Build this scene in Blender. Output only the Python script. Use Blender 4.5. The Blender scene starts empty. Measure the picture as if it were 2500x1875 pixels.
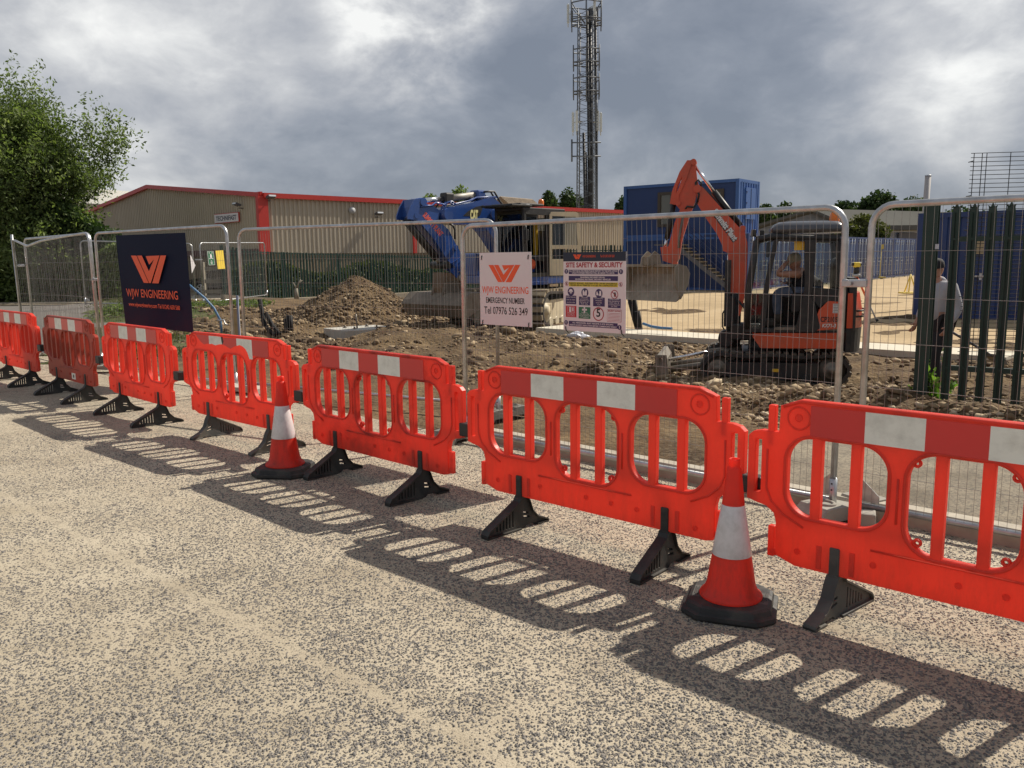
import bpy, bmesh, math, random
import numpy as np
from mathutils import Vector, Matrix
random.seed(7); rng = np.random.default_rng(7)
C = bpy.context.scene.collection
S = bpy.context.scene
R = math.radians
PI = math.pi

# ---------------------------------------------------------------- camera
CAM_H, PITCH, ROLL, FPX = 1.645, 0.150, -0.012, 2030.0
fw = Vector((0, math.cos(PITCH), -math.sin(PITCH)))
rt0 = Vector((1, 0, 0)); up0 = Vector((0, math.sin(PITCH), math.cos(PITCH)))
rt = rt0 * math.cos(ROLL) + up0 * math.sin(ROLL)
up = up0 * math.cos(ROLL) - rt0 * math.sin(ROLL)
CAMP = Vector((0, 0, CAM_H))
cd = bpy.data.cameras.new('camera'); cam = bpy.data.objects.new('camera', cd); C.objects.link(cam)
cd.sensor_width = 36; cd.lens = 36 * FPX / 2500; cd.clip_end = 3000; cd.clip_start = 0.05
cam.matrix_world = Matrix(((rt.x, up.x, -fw.x, 0), (rt.y, up.y, -fw.y, 0), (rt.z, up.z, -fw.z, CAM_H), (0, 0, 0, 1)))
S.camera = cam

# ---------------------------------------------------------------- sky, sun, exposure
SUN_EL, SUN_AZ = R(44.4), R(55.0)          # azimuth from +Y towards +X
S.view_settings.view_transform = 'Standard'; S.view_settings.look = 'None'
S.view_settings.exposure = 0.25; S.view_settings.gamma = 1
sd = bpy.data.lights.new('sun', 'SUN'); sun = bpy.data.objects.new('sun', sd); C.objects.link(sun)
sd.energy = 4.9; sd.angle = R(0.53); sd.color = (1.0, 0.92, 0.80)
sv = Vector((math.sin(SUN_AZ) * math.cos(SUN_EL), math.cos(SUN_AZ) * math.cos(SUN_EL), math.sin(SUN_EL)))
sun.rotation_euler = sv.to_track_quat('Z', 'Y').to_euler()

def pxdir(px, py):
    return (rt * ((px - 1250) / FPX) - up * ((py - 937.5) / FPX) + fw).normalized()

W = bpy.data.worlds.new('World'); S.world = W; W.use_nodes = True
def build_sky():
    nt = W.node_tree; nt.nodes.clear(); N = nt.nodes.new; L = nt.links.new
    out = N('ShaderNodeOutputWorld'); bg = N('ShaderNodeBackground'); L(bg.outputs[0], out.inputs[0])
    bg.inputs['Strength'].default_value = 0.1
    sky = N('ShaderNodeTexSky'); sky.sky_type = 'NISHITA'; sky.sun_disc = False
    sky.sun_elevation = SUN_EL; sky.sun_rotation = SUN_AZ
    tc = N('ShaderNodeTexCoord'); sep = N('ShaderNodeSeparateXYZ'); L(tc.outputs['Generated'], sep.inputs[0])
    def math_(op, a, b=None, clamp=False):
        n = N('ShaderNodeMath'); n.operation = op; n.use_clamp = clamp
        for i, v in enumerate((a, b)):
            if v is None: continue
            if isinstance(v, (int, float)): n.inputs[i].default_value = v
            else: L(v, n.inputs[i])
        return n.outputs[0]
    cmb = N('ShaderNodeMapping'); L(tc.outputs['Generated'], cmb.inputs[0]); cmb.inputs['Scale'].default_value = (1.0, 1.0, 1.75)
    def noise(scale, detail, rough, off, dist=0.0, src=None):
        mp = N('ShaderNodeMapping'); L(src or cmb.outputs[0], mp.inputs[0]); mp.inputs['Location'].default_value = off
        n = N('ShaderNodeTexNoise'); n.inputs['Scale'].default_value = scale; n.inputs['Detail'].default_value = detail
        n.inputs['Roughness'].default_value = rough; n.inputs['Distortion'].default_value = dist
        L(mp.outputs[0], n.inputs['Vector']); return n
    # billow: bend the cloud space by a slow noise, then pile up rounded lumps of several sizes
    wn = noise(3.0, 3, .5, (1.3, 4.4, 0)); ws = N('ShaderNodeVectorMath'); ws.operation = 'MULTIPLY_ADD'; L(wn.outputs['Color'], ws.inputs[0]); ws.inputs[1].default_value = (.16, .16, .16); L(cmb.outputs[0], ws.inputs[2])
    n1 = noise(3.4, 9, 0.56, (3.1, 1.7, 0.6), 0.0, ws.outputs[0]).outputs[0]
    n2 = noise(9.5, 8, 0.58, (0.4, 8.2, 2.0), 0.0, ws.outputs[0]).outputs[0]
    v = math_('ADD', math_('MULTIPLY', n1, 1.0), math_('MULTIPLY', n2, 0.46))
    v = math_('SUBTRACT', v, 0.250)
    # big bright and dark cloud masses, each at its own direction in the sky
    for (px, py, width, amt) in ((1010, 30, 0.07, 0.20), (900, 130, 0.10, 0.07), (2270, 110, 0.07, 0.07), (2390, 165, 0.06, 0.07), (2450, 290, 0.05, 0.08), (2150, 240, .05, .05), (2200, 120, .07, .06), (150, 40, 0.14, 0.05), (480, 60, .12, .03),
                                 (330, 330, 0.10, 0.03), (620, 300, .08, .01), (2150, 330, 0.07, 0.06), (1480, 40, .1, .04), (1640, 420, .06, .03),
                                 (1750, 170, 0.13, -0.09), (1130, 220, 0.10, -0.06), (1300, 380, 0.12, -0.06), (900, 420, 0.12, -0.04), (2000, 450, .09, -.04), (2450, 420, .06, -.04)):
        d = pxdir(px, py)
        vm = N('ShaderNodeVectorMath'); vm.operation = 'DOT_PRODUCT'; L(tc.outputs['Generated'], vm.inputs[0]); vm.inputs[1].default_value = d
        mr = N('ShaderNodeMapRange'); mr.interpolation_type = 'SMOOTHERSTEP'; L(vm.outputs['Value'], mr.inputs[0])
        mr.inputs[1].default_value = math.cos(width * 1.9); mr.inputs[2].default_value = 1.0
        mr.inputs[3].default_value = 0; mr.inputs[4].default_value = amt
        v = math_('ADD', v, math_('MULTIPLY', mr.outputs[0], math_('ADD', math_('MULTIPLY', n2, 2.6), -0.30)) if amt > .09 else mr.outputs[0])
    cr = N('ShaderNodeValToRGB'); L(v, cr.inputs[0]); e = cr.color_ramp.elements
    e[0].position = 0.26; e[0].color = (0.195, 0.222, 0.275, 1)
    e[1].position = 0.84; e[1].color = (0.92, 0.92, 0.90, 1)
    for p, c in ((0.38, (0.245, 0.272, 0.325)), (0.47, (0.315, 0.340, 0.390)), (0.56, (0.42, 0.437, 0.475)), (0.66, (0.56, 0.57, 0.59))):
        k = e.new(p); k.color = (*c, 1)
    sc = N('ShaderNodeVectorMath'); sc.operation = 'SCALE'; L(cr.outputs[0], sc.inputs[0]); sc.inputs['Scale'].default_value = 8.8
    mx = N('ShaderNodeMix'); mx.data_type = 'RGBA'; mx.inputs['Factor'].default_value = 0.94
    L(sky.outputs[0], mx.inputs['A']); L(sc.outputs[0], mx.inputs['B']); L(mx.outputs['Result'], bg.inputs['Color'])
build_sky()

# ---------------------------------------------------------------- placing helpers (photo pixel -> point in the place)
def at(px, py, Y):
    d = pxdir(px, py); return CAMP + d * (Y / d.y)
def gp(px, py, z=0.0):
    d = pxdir(px, py); return CAMP + d * ((z - CAM_H) / d.z)
def on_plane(px, py, P, fx):
    """point on the vertical plane through P whose horizontal direction is fx; returns (along, z, point)"""
    n = Vector((fx.y, -fx.x, 0)); d = pxdir(px, py); t = (P - CAMP).dot(n) / d.dot(n); X = CAMP + d * t
    return (X - P).dot(fx), X.z, X
_TY = [-50, 11, 13, 16, 20, 23, 37, 51, 60, 90, 400]; _TZ = [0, 0, -.03, -.06, -.10, -.12, -.14, -.14, -.10, 0, 0]
def sm(a, b, x):
    t = min(1, max(0, (x - a) / (b - a))); return t * t * (3 - 2 * t)
def T(x, y):
    z = float(np.interp(y, _TY, _TZ))
    z += 0.35 * sm(23.5, 26, y) * (1 - sm(33, 36, y)) * (1 - sm(-9, -6.5, x)) * sm(-19, -15, x) + .12 * sm(5, 9, x) * sm(15, 20, y)
    return z

# ---------------------------------------------------------------- materials
MATS = {}
def mat(name, col, rough=0.6, metal=0.0, var=0.0, vscale=6.0, bump=0.0, bscale=40.0, dirt=None, dscale=3.0, damt=0.5, spec=None, coat=0.0, alpha=None):
    m = bpy.data.materials.new(name); m.use_nodes = True; nt = m.node_tree; N = nt.nodes.new; L = nt.links.new
    b = nt.nodes['Principled BSDF']; b.inputs['Roughness'].default_value = rough; b.inputs['Metallic'].default_value = metal
    b.inputs['Base Color'].default_value = (*col, 1)
    if spec is not None: b.inputs['Specular IOR Level'].default_value = spec
    if coat: b.inputs['Coat Weight'].default_value = coat
    tc = N('ShaderNodeTexCoord'); src = None
    if var:
        n = N('ShaderNodeTexNoise'); n.inputs['Scale'].default_value = vscale; n.inputs['Detail'].default_value = 6; L(tc.outputs['Object'], n.inputs['Vector'])
        mr = N('ShaderNodeMapRange'); L(n.outputs[0], mr.inputs[0]); mr.inputs[1].default_value = .3; mr.inputs[2].default_value = .7
        mr.inputs[3].default_value = 1 - var; mr.inputs[4].default_value = 1 + var
        vm = N('ShaderNodeVectorMath'); vm.operation = 'SCALE'; vm.inputs[0].default_value = col; L(mr.outputs[0], vm.inputs['Scale']); src = vm.outputs[0]
    if dirt:
        n = N('ShaderNodeTexNoise'); n.inputs['Scale'].default_value = dscale; n.inputs['Detail'].default_value = 8; n.inputs['Roughness'].default_value = .65
        L(tc.outputs['Object'], n.inputs['Vector'])
        mr = N('ShaderNodeMapRange'); L(n.outputs[0], mr.inputs[0]); mr.inputs[1].default_value = .47; mr.inputs[2].default_value = .72; mr.inputs[4].default_value = damt
        mx = N('ShaderNodeMix'); mx.data_type = 'RGBA'; L(mr.outputs[0], mx.inputs['Factor'])
        if src: L(src, mx.inputs['A'])
        else: mx.inputs['A'].default_value = (*col, 1)
        mx.inputs['B'].default_value = (*dirt, 1); src = mx.outputs['Result']
    if src: L(src, b.inputs['Base Color'])
    if bump:
        n = N('ShaderNodeTexNoise'); n.inputs['Scale'].default_value = bscale; n.inputs['Detail'].default_value = 5; L(tc.outputs['Object'], n.inputs['Vector'])
        bp = N('ShaderNodeBump'); bp.inputs['Strength'].default_value = bump; bp.inputs['Distance'].default_value = .01; L(n.outputs[0], bp.inputs['Height']); L(bp.outputs[0], b.inputs['Normal'])
    MATS[name] = m; return m

def plastic(name, col, tcol, frac, dirt, damt, dscale=5.0):
    """barrier plastic: a glossy skin that lets some sunlight through"""
    m = mat(name, col, .42, var=.07, vscale=3, dirt=dirt, damt=damt, dscale=dscale, bump=.05, bscale=25)
    nt = m.node_tree; N = nt.nodes.new; L = nt.links.new; b = nt.nodes['Principled BSDF']; out = nt.nodes['Material Output']
    # every copy carries its own stains: shift the pattern by the object's random number
    tcn = [n for n in nt.nodes if n.type == 'TEX_COORD'][0]; oi = N('ShaderNodeObjectInfo'); ad = N('ShaderNodeVectorMath'); ad.operation = 'MULTIPLY_ADD'
    rv = N('ShaderNodeCombineXYZ')
    for k in range(3): L(oi.outputs['Random'], rv.inputs[k])
    L(rv.outputs[0], ad.inputs[0]); ad.inputs[1].default_value = (37, 11, 23); L(tcn.outputs['Object'], ad.inputs[2])
    for n in nt.nodes:
        if n.type == 'TEX_NOISE': L(ad.outputs[0], n.inputs['Vector'])
    # road splash along the lower edge and rubbed dark scrapes
    sp = N('ShaderNodeSeparateXYZ'); L(tcn.outputs['Object'], sp.inputs[0]); zr = N('ShaderNodeMapRange'); L(sp.outputs[2], zr.inputs[0]); zr.inputs[1].default_value = .42; zr.inputs[2].default_value = .18
    st = N('ShaderNodeMapping'); L(ad.outputs[0], st.inputs[0]); st.inputs['Scale'].default_value = (9, 9, 2.5); n2 = N('ShaderNodeTexNoise'); n2.inputs['Detail'].default_value = 7; n2.inputs['Roughness'].default_value = .7; n2.inputs['Scale'].default_value = 1.6; L(st.outputs[0], n2.inputs['Vector'])
    m2 = N('ShaderNodeMapRange'); L(n2.outputs[0], m2.inputs[0]); m2.inputs[1].default_value = .44; m2.inputs[2].default_value = .70; mu = N('ShaderNodeMath'); mu.operation = 'MULTIPLY_ADD'; L(zr.outputs[0], mu.inputs[0]); mu.inputs[1].default_value = .62; mu.inputs[2].default_value = .22
    mu2 = N('ShaderNodeMath'); mu2.operation = 'MULTIPLY'; L(mu.outputs[0], mu2.inputs[0]); L(m2.outputs[0], mu2.inputs[1])
    old = b.inputs['Base Color'].links[0].from_socket; mxs = N('ShaderNodeMix'); mxs.data_type = 'RGBA'; L(mu2.outputs[0], mxs.inputs['Factor']); L(old, mxs.inputs['A']); mxs.inputs['B'].default_value = (.20, .065, .045, 1); L(mxs.outputs['Result'], b.inputs['Base Color'])
    t = N('ShaderNodeBsdfTranslucent'); t.inputs[0].default_value = (*tcol, 1)
    mx = N('ShaderNodeMixShader'); mx.inputs[0].default_value = frac
    L(b.outputs[0], mx.inputs[1]); L(t.outputs[0], mx.inputs[2]); L(mx.outputs[0], out.inputs[0])
    return m

def glass(name, tint=(.75, .8, .82), refl=.12):
    m = bpy.data.materials.new(name); m.use_nodes = True; nt = m.node_tree; N = nt.nodes.new; L = nt.links.new
    nt.nodes.remove(nt.nodes['Principled BSDF']); out = nt.nodes['Material Output']
    t = N('ShaderNodeBsdfTransparent'); t.inputs[0].default_value = (*tint, 1); g = N('ShaderNodeBsdfGlossy'); g.inputs['Roughness'].default_value = .03
    fr = N('ShaderNodeFresnel'); fr.inputs[0].default_value = 1.5
    ad = N('ShaderNodeMath'); ad.operation = 'ADD'; L(fr.outputs[0], ad.inputs[0]); ad.inputs[1].default_value = refl - .04
    mx = N('ShaderNodeMixShader'); L(ad.outputs[0], mx.inputs[0]); L(t.outputs[0], mx.inputs[1]); L(g.outputs[0], mx.inputs[2]); L(mx.outputs[0], out.inputs[0])
    MATS[name] = m; return m

def attr_mat(name, stops, rough=.9, transl=0.0, spec=.3):
    """colour picked by the per-piece random value stored in the mesh attribute 'rnd'"""
    m = bpy.data.materials.new(name); m.use_nodes = True; nt = m.node_tree; N = nt.nodes.new; L = nt.links.new; b = nt.nodes['Principled BSDF']
    a = N('ShaderNodeAttribute'); a.attribute_name = 'rnd'; cr = N('ShaderNodeValToRGB'); L(a.outputs['Fac'], cr.inputs[0])
    e = cr.color_ramp.elements; e[0].position, e[0].color = stops[0][0], (*stops[0][1], 1); e[1].position, e[1].color = stops[-1][0], (*stops[-1][1], 1)
    for p, c in stops[1:-1]: k = e.new(p); k.color = (*c, 1)
    L(cr.outputs[0], b.inputs['Base Color']); b.inputs['Roughness'].default_value = rough; b.inputs['Specular IOR Level'].default_value = spec
    if transl:
        out = nt.nodes['Material Output']; t = N('ShaderNodeBsdfTranslucent'); mx = N('ShaderNodeMixShader'); mx.inputs[0].default_value = transl
        sc = N('ShaderNodeVectorMath'); sc.operation = 'MULTIPLY'; L(cr.outputs[0], sc.inputs[0]); sc.inputs[1].default_value = (1.5, 1.7, .8); L(sc.outputs[0], t.inputs[0])
        L(b.outputs[0], mx.inputs[1]); L(t.outputs[0], mx.inputs[2]); L(mx.outputs[0], out.inputs[0])
    MATS[name] = m; return m

M_red = plastic('barrier_red', (.90, .092, .055), (1.0, .20, .12), .44, (.30, .03, .02), .40, 3.5)
M_redworn = plastic('barrier_red_scuffed', (.84, .078, .048), (1.0, .17, .10), .42, (.07, .018, .014), .85, 4.5)
M_redold = plastic('barrier_red_grimy', (.42, .052, .026), (.8, .08, .03), .25, (.19, .035, .02), .7, 4)
M_cone = plastic('cone_red', (.95, .062, .034), (1.0, .13, .07), .44, (.55, .06, .04), .25)
M_sred = mat('strip_red', (.70, .036, .036), .3, var=.05, dirt=(.40, .04, .04), damt=.3)
M_swhite = mat('strip_white', (.84, .83, .76), .3, var=.03, dirt=(.42, .40, .35), damt=.45, dscale=11)
M_black = mat('black_rubber', (.022, .022, .021), .62, var=.3, vscale=5, dirt=(.10, .088, .07), damt=.6, dscale=7, bump=.15)
M_grey_rub = mat('dusty_rubber', (.075, .074, .068), .75, var=.2, dirt=(.17, .155, .125), damt=.8)
M_clip = mat('clip_black', (.016, .016, .017), .5, var=.2, dirt=(.06, .055, .045), damt=.4)
M_cwhite = mat('cone_sleeve', (.74, .70, .70), .26, var=.06, dirt=(.40, .37, .34), damt=.55, dscale=12, bump=.12, bscale=22)
M_galv = mat('galvanised', (.50, .51, .52), .38, .85, var=.18, vscale=14, dirt=(.34, .33, .31), damt=.6, dscale=9, bump=.06, bscale=60)
M_wire = mat('mesh_wire', (.27, .265, .25), .5, .5, var=.15)
M_block = mat('fence_block', (.30, .28, .24), .9, var=.2, dirt=(.16, .14, .11), damt=.6, bump=.3)
M_blockd = mat('fence_block_dark', (.16, .15, .13), .9, var=.2, dirt=(.09, .08, .065), damt=.6, bump=.3)
M_conc = mat('concrete', (.44, .42, .37), .9, var=.12, dirt=(.30, .27, .21), damt=.6, bump=.25)
M_kerb = mat('kerb_stone', (.40, .36, .29), .92, var=.14, vscale=8, dirt=(.26, .22, .16), damt=.6, bump=.35)
M_signw = mat('sign_white', (.72, .68, .68), .35, var=.02)
M_navy = mat('sign_navy', (.008, .014, .036), .3)
M_orange = mat('print_orange', (.85, .10, .02), .4)
M_txtblack = mat('print_black', (.012, .012, .014), .4)
M_txtred = mat('print_red', (.36, .018, .03), .4)
M_purple = mat('print_purple', (.035, .022, .10), .4)
M_yellow = mat('print_yellow', (.72, .60, .05), .4)
M_green = mat('print_green', (.02, .16, .075), .4)
M_firered = mat('print_firered', (.50, .02, .03), .4)
M_txtwhite = mat('print_white', (.72, .69, .69), .4)
M_txtorange_dim = mat('print_orange_small', (.75, .10, .04), .4)
M_tie = mat('cable_tie', (.02, .02, .02), .5)

# ---------------------------------------------------------------- mesh helpers
class MB:
    def __init__(s): s.v = []; s.f = []; s.m = []; s.s = []; s.r = []
    def add(s, vs, fs, mi=0, smooth=False, M=None, rnd=None):
        o = len(s.v)
        s.v += [tuple(M @ Vector(p)) for p in vs] if M is not None else [tuple(p) for p in vs]
        s.f += [tuple(o + i for i in f) for f in fs]; s.m += [mi] * len(fs); s.s += [smooth] * len(fs)
        return s
    def box(s, c, d, mi=0, M=None, bev=0.0):
        x, y, z = (k / 2 for k in d); b = min(bev, x * .9, y * .9, z * .9)
        if b <= 0:
            vs = [(c[0] + i * x, c[1] + j * y, c[2] + k * z) for i in (-1, 1) for j in (-1, 1) for k in (-1, 1)]
            return s.add(vs, [(0, 1, 3, 2), (4, 6, 7, 5), (0, 4, 5, 1), (2, 3, 7, 6), (0, 2, 6, 4), (1, 5, 7, 3)], mi, False, M)
        bm = bmesh.new(); bmesh.ops.create_cube(bm, size=1)
        for v in bm.verts: v.co = Vector((v.co.x * 2 * x, v.co.y * 2 * y, v.co.z * 2 * z))
        bmesh.ops.bevel(bm, geom=bm.edges[:], offset=b, segments=2, affect='EDGES', profile=.5)
        for v in bm.verts: v.co += Vector(c)
        s.bm(bm, mi, False, M); return s
    def bm(s, bm, mi=0, smooth=False, M=None):
        bm.verts.index_update(); s.add([v.co[:] for v in bm.verts], [[v.index for v in f.verts] for f in bm.faces], mi, smooth, M); bm.free(); return s
    def tube(s, pts, r, n=8, mi=0, M=None, cap=True, smooth=True, closed=False):
        P = [Vector(p) for p in pts]; k = len(P); rs = r if isinstance(r, (list, tuple)) else [r] * k; vs = []; U = None
        for i in range(k):
            if closed: t = P[(i + 1) % k] - P[i - 1]
            else: t = P[min(i + 1, k - 1)] - P[max(i - 1, 0)]
            if t.length < 1e-9: t = Vector((0, 0, 1))
            t.normalize()
            if U is None: U = t.orthogonal().normalized()
            U = U - t * U.dot(t)
            if U.length < 1e-6: U = t.orthogonal()
            U.normalize(); V = t.cross(U)
            vs += [P[i] + (U * math.cos(2 * PI * j / n) + V * math.sin(2 * PI * j / n)) * rs[i] for j in range(n)]
        fs = [(i * n + j, i * n + (j + 1) % n, (i + 1) * n + (j + 1) % n, (i + 1) * n + j) for i in range(k - 1) for j in range(n)]
        if closed: fs += [((k - 1) * n + j, (k - 1) * n + (j + 1) % n, (j + 1) % n, j) for j in range(n)]
        s.add(vs, fs, mi, smooth, M)
        if cap and not closed:
            o = len(s.v) - len(vs); s.f += [tuple(o + j for j in range(n))[::-1], tuple(o + (k - 1) * n + j for j in range(n))]; s.m += [mi, mi]; s.s += [False, False]
        return s
    def cyl(s, a, b, r, n=16, mi=0, M=None, r2=None):
        return s.tube([a, b], [r, r if r2 is None else r2], n, mi, M)
    def lathe(s, prof, n=32, mi=0, M=None, smooth=True, c=(0, 0)):
        vs = [(c[0] + r * math.cos(2 * PI * j / n), c[1] + r * math.sin(2 * PI * j / n), z) for r, z in prof for j in range(n)]
        fs = [(i * n + j, i * n + (j + 1) % n, (i + 1) * n + (j + 1) % n, (i + 1) * n + j) for i in range(len(prof) - 1) for j in range(n)]
        return s.add(vs, fs, mi, smooth, M)
    def prism(s, poly, a, b, mi=0, M=None, smooth=False):
        """2-D polygon (x, z) pushed from y=a to y=b"""
        n = len(poly); vs = [(x, a, z) for x, z in poly] + [(x, b, z) for x, z in poly]
        ar = sum(poly[i][0] * poly[(i + 1) % n][1] - poly[(i + 1) % n][0] * poly[i][1] for i in range(n)) * (b - a)
        fs = [tuple(range(n)), tuple(range(2 * n - 1, n - 1, -1))] + [(i, i + n, (i + 1) % n + n, (i + 1) % n) for i in range(n)]
        if ar < 0: fs = [f[::-1] for f in fs]
        return s.add(vs, fs, mi, smooth, M)
    def plate(s, outline, holes, a, b, bev=0.004, mi=0, M=None):
        """like prism but with holes and rounded edges (filled curve turned into a mesh)"""
        cu = bpy.data.curves.new('t', 'CURVE'); cu.dimensions = '2D'; cu.fill_mode = 'BOTH'
        cu.extrude = max(abs(b - a) / 2 - bev, .0005); cu.bevel_depth = bev; cu.bevel_resolution = 1; cu.offset = -bev
        for poly in [outline] + list(holes):
            sp = cu.splines.new('POLY'); sp.points.add(len(poly) - 1); sp.use_cyclic_u = True
            for p, q in zip(sp.points, poly): p.co = (q[0], q[1], 0, 1)
        vs, fs = curve_mesh(cu); mid = (a + b) / 2
        return s.add([(x, mid - z, y) for x, y, z in vs], fs, mi, False, M)
    def text(s, txt, x, z, size, y, mi=0, M=None, align='CENTER', bold=0.0, sx=1.0, width=None, shear=0.0, th=.0015):
        """lettering standing in the x-z plane, facing -y, base line at z"""
        cu = bpy.data.curves.new('t', 'FONT'); cu.body = txt; cu.align_x = align; cu.size = size; cu.offset = bold; cu.shear = shear; cu.resolution_u = 3
        vs, fs = curve_mesh(cu)
        if not vs: return s
        if width:
            xs = [v[0] for v in vs]; sx = width / (max(xs) - min(xs))
        return s.add([(x + v[0] * sx, y, z + v[1]) for v in vs], fs, mi, False, M)
    def flat(s, poly, y, mi=0, M=None):
        n = len(poly); ar = sum(poly[i][0] * poly[(i + 1) % n][1] - poly[(i + 1) % n][0] * poly[i][1] for i in range(n))
        f = tuple(range(n)) if ar > 0 else tuple(range(n))[::-1]
        return s.add([(x, y, z) for x, z in poly], [f], mi, False, M)
    def rect(s, x0, z0, x1, z1, y, mi=0, M=None): return s.flat([(x0, z0), (x1, z0), (x1, z1), (x0, z1)], y, mi, M)
    def disc(s, x, z, r, y, mi=0, M=None, n=24, r0=0):
        if r0:
            vs = [(x + q * math.cos(2 * PI * j / n), y, z + q * math.sin(2 * PI * j / n)) for q in (r0, r) for j in range(n)]
            return s.add(vs, [(j, n + j, n + (j + 1) % n, (j + 1) % n) for j in range(n)], mi, False, M)
        return s.flat([(x + r * math.cos(2 * PI * j / n), z + r * math.sin(2 * PI * j / n)) for j in range(n)], y, mi, M)
    def mesh(s, name, mats):
        me = bpy.data.meshes.new(name); me.from_pydata(s.v, [], s.f)
        for m in (mats if isinstance(mats, (list, tuple)) else [mats]): me.materials.append(m)
        me.polygons.foreach_set('material_index', s.m); me.polygons.foreach_set('use_smooth', s.s); me.update(); return me
    def build(s, name, mats, parent=None, label=None):
        o = bpy.data.objects.new(name, s.mesh(name, mats)); C.objects.link(o)
        if parent is not None: o.parent = parent
        if label: o['label'] = label
        return o

def curve_mesh(cu):
    o = bpy.data.objects.new('t', cu); C.objects.link(o)
    dg = bpy.context.evaluated_depsgraph_get(); me = o.evaluated_get(dg).to_mesh()
    vs = [v.co[:] for v in me.vertices]; fs = [tuple(p.vertices) for p in me.polygons]
    o.evaluated_get(dg).to_mesh_clear(); bpy.data.objects.remove(o); bpy.data.curves.remove(cu); return vs, fs

def tag(o, label, cat, group=None):
    o['label'] = label; o['category'] = cat
    if group: o['group'] = group
    return o
def thing(name, label, cat, loc=(0, 0, 0), rz=0.0, group=None):
    o = bpy.data.objects.new(name, None); C.objects.link(o); o.location = loc; o.rotation_euler = (0, 0, rz); o.empty_display_size = .2
    return tag(o, label, cat, group)
def struct(o, kind='structure'):
    o['kind'] = kind; return o
def copy_tree(o, parent=None):
    c = o.copy(); C.objects.link(c)
    if parent is not None: c.parent = parent
    for ch in [k for k in bpy.data.objects if k.parent == o]: copy_tree(ch, c)
    return c
def frame_M(P, fx):
    """matrix: local x along fx (horizontal), y = z cross x, origin P"""
    fx = Vector((fx.x, fx.y, 0)).normalized(); fy = Vector((-fx.y, fx.x, 0))
    return Matrix(((fx.x, fy.x, 0, P.x), (fx.y, fy.y, 0, P.y), (0, 0, 1, P.z), (0, 0, 0, 1)))
def big_mesh(name, V, F, material, rnd=None, parent=None, smooth=False):
    """numpy verts (n,3) and faces (m,k) -> object; rnd = one value per face"""
    me = bpy.data.meshes.new(name); V = np.asarray(V, np.float32); F = np.asarray(F, np.int32); m, k = F.shape
    me.vertices.add(len(V)); me.vertices.foreach_set('co', V.ravel()); me.loops.add(m * k); me.loops.foreach_set('vertex_index', F.ravel())
    me.polygons.add(m); me.polygons.foreach_set('loop_start', np.arange(0, m * k, k, dtype=np.int32)); me.polygons.foreach_set('loop_total', np.full(m, k, np.int32))
    if smooth: me.polygons.foreach_set('use_smooth', np.ones(m, bool))
    if rnd is not None:
        a = me.attributes.new('rnd', 'FLOAT', 'FACE'); a.data.foreach_set('value', np.asarray(rnd, np.float32))
    me.update(calc_edges=True); me.validate(); me.materials.append(material)
    o = bpy.data.objects.new(name, me); C.objects.link(o)
    if parent is not None: o.parent = parent
    return o
def rot_rand(n):
    q = rng.normal(size=(n, 4)); q /= np.linalg.norm(q, axis=1)[:, None]; w, x, y, z = q.T
    return np.stack([np.stack([1 - 2 * (y * y + z * z), 2 * (x * y - z * w), 2 * (x * z + y * w)], -1), np.stack([2 * (x * y + z * w), 1 - 2 * (x * x + z * z), 2 * (y * z - x * w)], -1),
                     np.stack([2 * (x * z - y * w), 2 * (y * z + x * w), 1 - 2 * (x * x + y * y)], -1)], 1)
def leaves(P, size, material, name, parent=None, rnd=None, aspect=.55, up_bias=0.0):
    """one folded leaf (two triangles-pairs) at each point of P"""
    n = len(P); Rm = rot_rand(n); sz = size * rng.uniform(.6, 1.35, n)
    base = np.array([[-.5, 0, 0], [0, -aspect / 2, .10], [.5, 0, 0], [0, aspect / 2, .10]])
    V = np.einsum('nij,kj->nki', Rm, base) * sz[:, None, None] + P[:, None, :]
    i = np.arange(n)[:, None] * 4; F = np.concatenate([i + np.array([[0, 1, 2]]), i + np.array([[0, 2, 3]])], 1).reshape(-1, 3)
    r = np.clip(rng.normal(.5, .2, n) if rnd is None else rnd + rng.normal(0, .1, n), 0, 1)
    return big_mesh(name, V.reshape(-1, 3), F, material, np.repeat(r, 2), parent)

def rocks(P, size, material, name, flat=.65, kind='stuff', ico=1, parent=None, rnd=None):
    bm = bmesh.new(); bmesh.ops.create_icosphere(bm, subdivisions=ico, radius=1); bm.verts.index_update()
    bv = np.array([v.co[:] for v in bm.verts]); bf = np.array([[v.index for v in f.verts] for f in bm.faces]); bm.free()
    n = len(P); shapes = bv[None] * rng.uniform(.62, 1.15, (24, len(bv), 1)); k = rng.integers(0, 24, n)
    sc = size[:, None] * np.stack([rng.uniform(.7, 1.3, n), rng.uniform(.6, 1.0, n), rng.uniform(.5, .9, n)], 1)
    V = shapes[k] * sc[:, None, :]; V = np.einsum('nij,nkj->nki', rot_rand(n), V); V[:, :, 2] *= flat
    V += P[:, None, :]; F = (np.arange(n)[:, None, None] * len(bv) + bf[None]).reshape(-1, 3)
    r = np.clip(rng.normal(.5, .22, n), 0, 1) if rnd is None else rnd
    o = big_mesh(name, V.reshape(-1, 3), F, material, np.repeat(r, len(bf)), parent)
    if kind: struct(o, kind)
    return o

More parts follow.
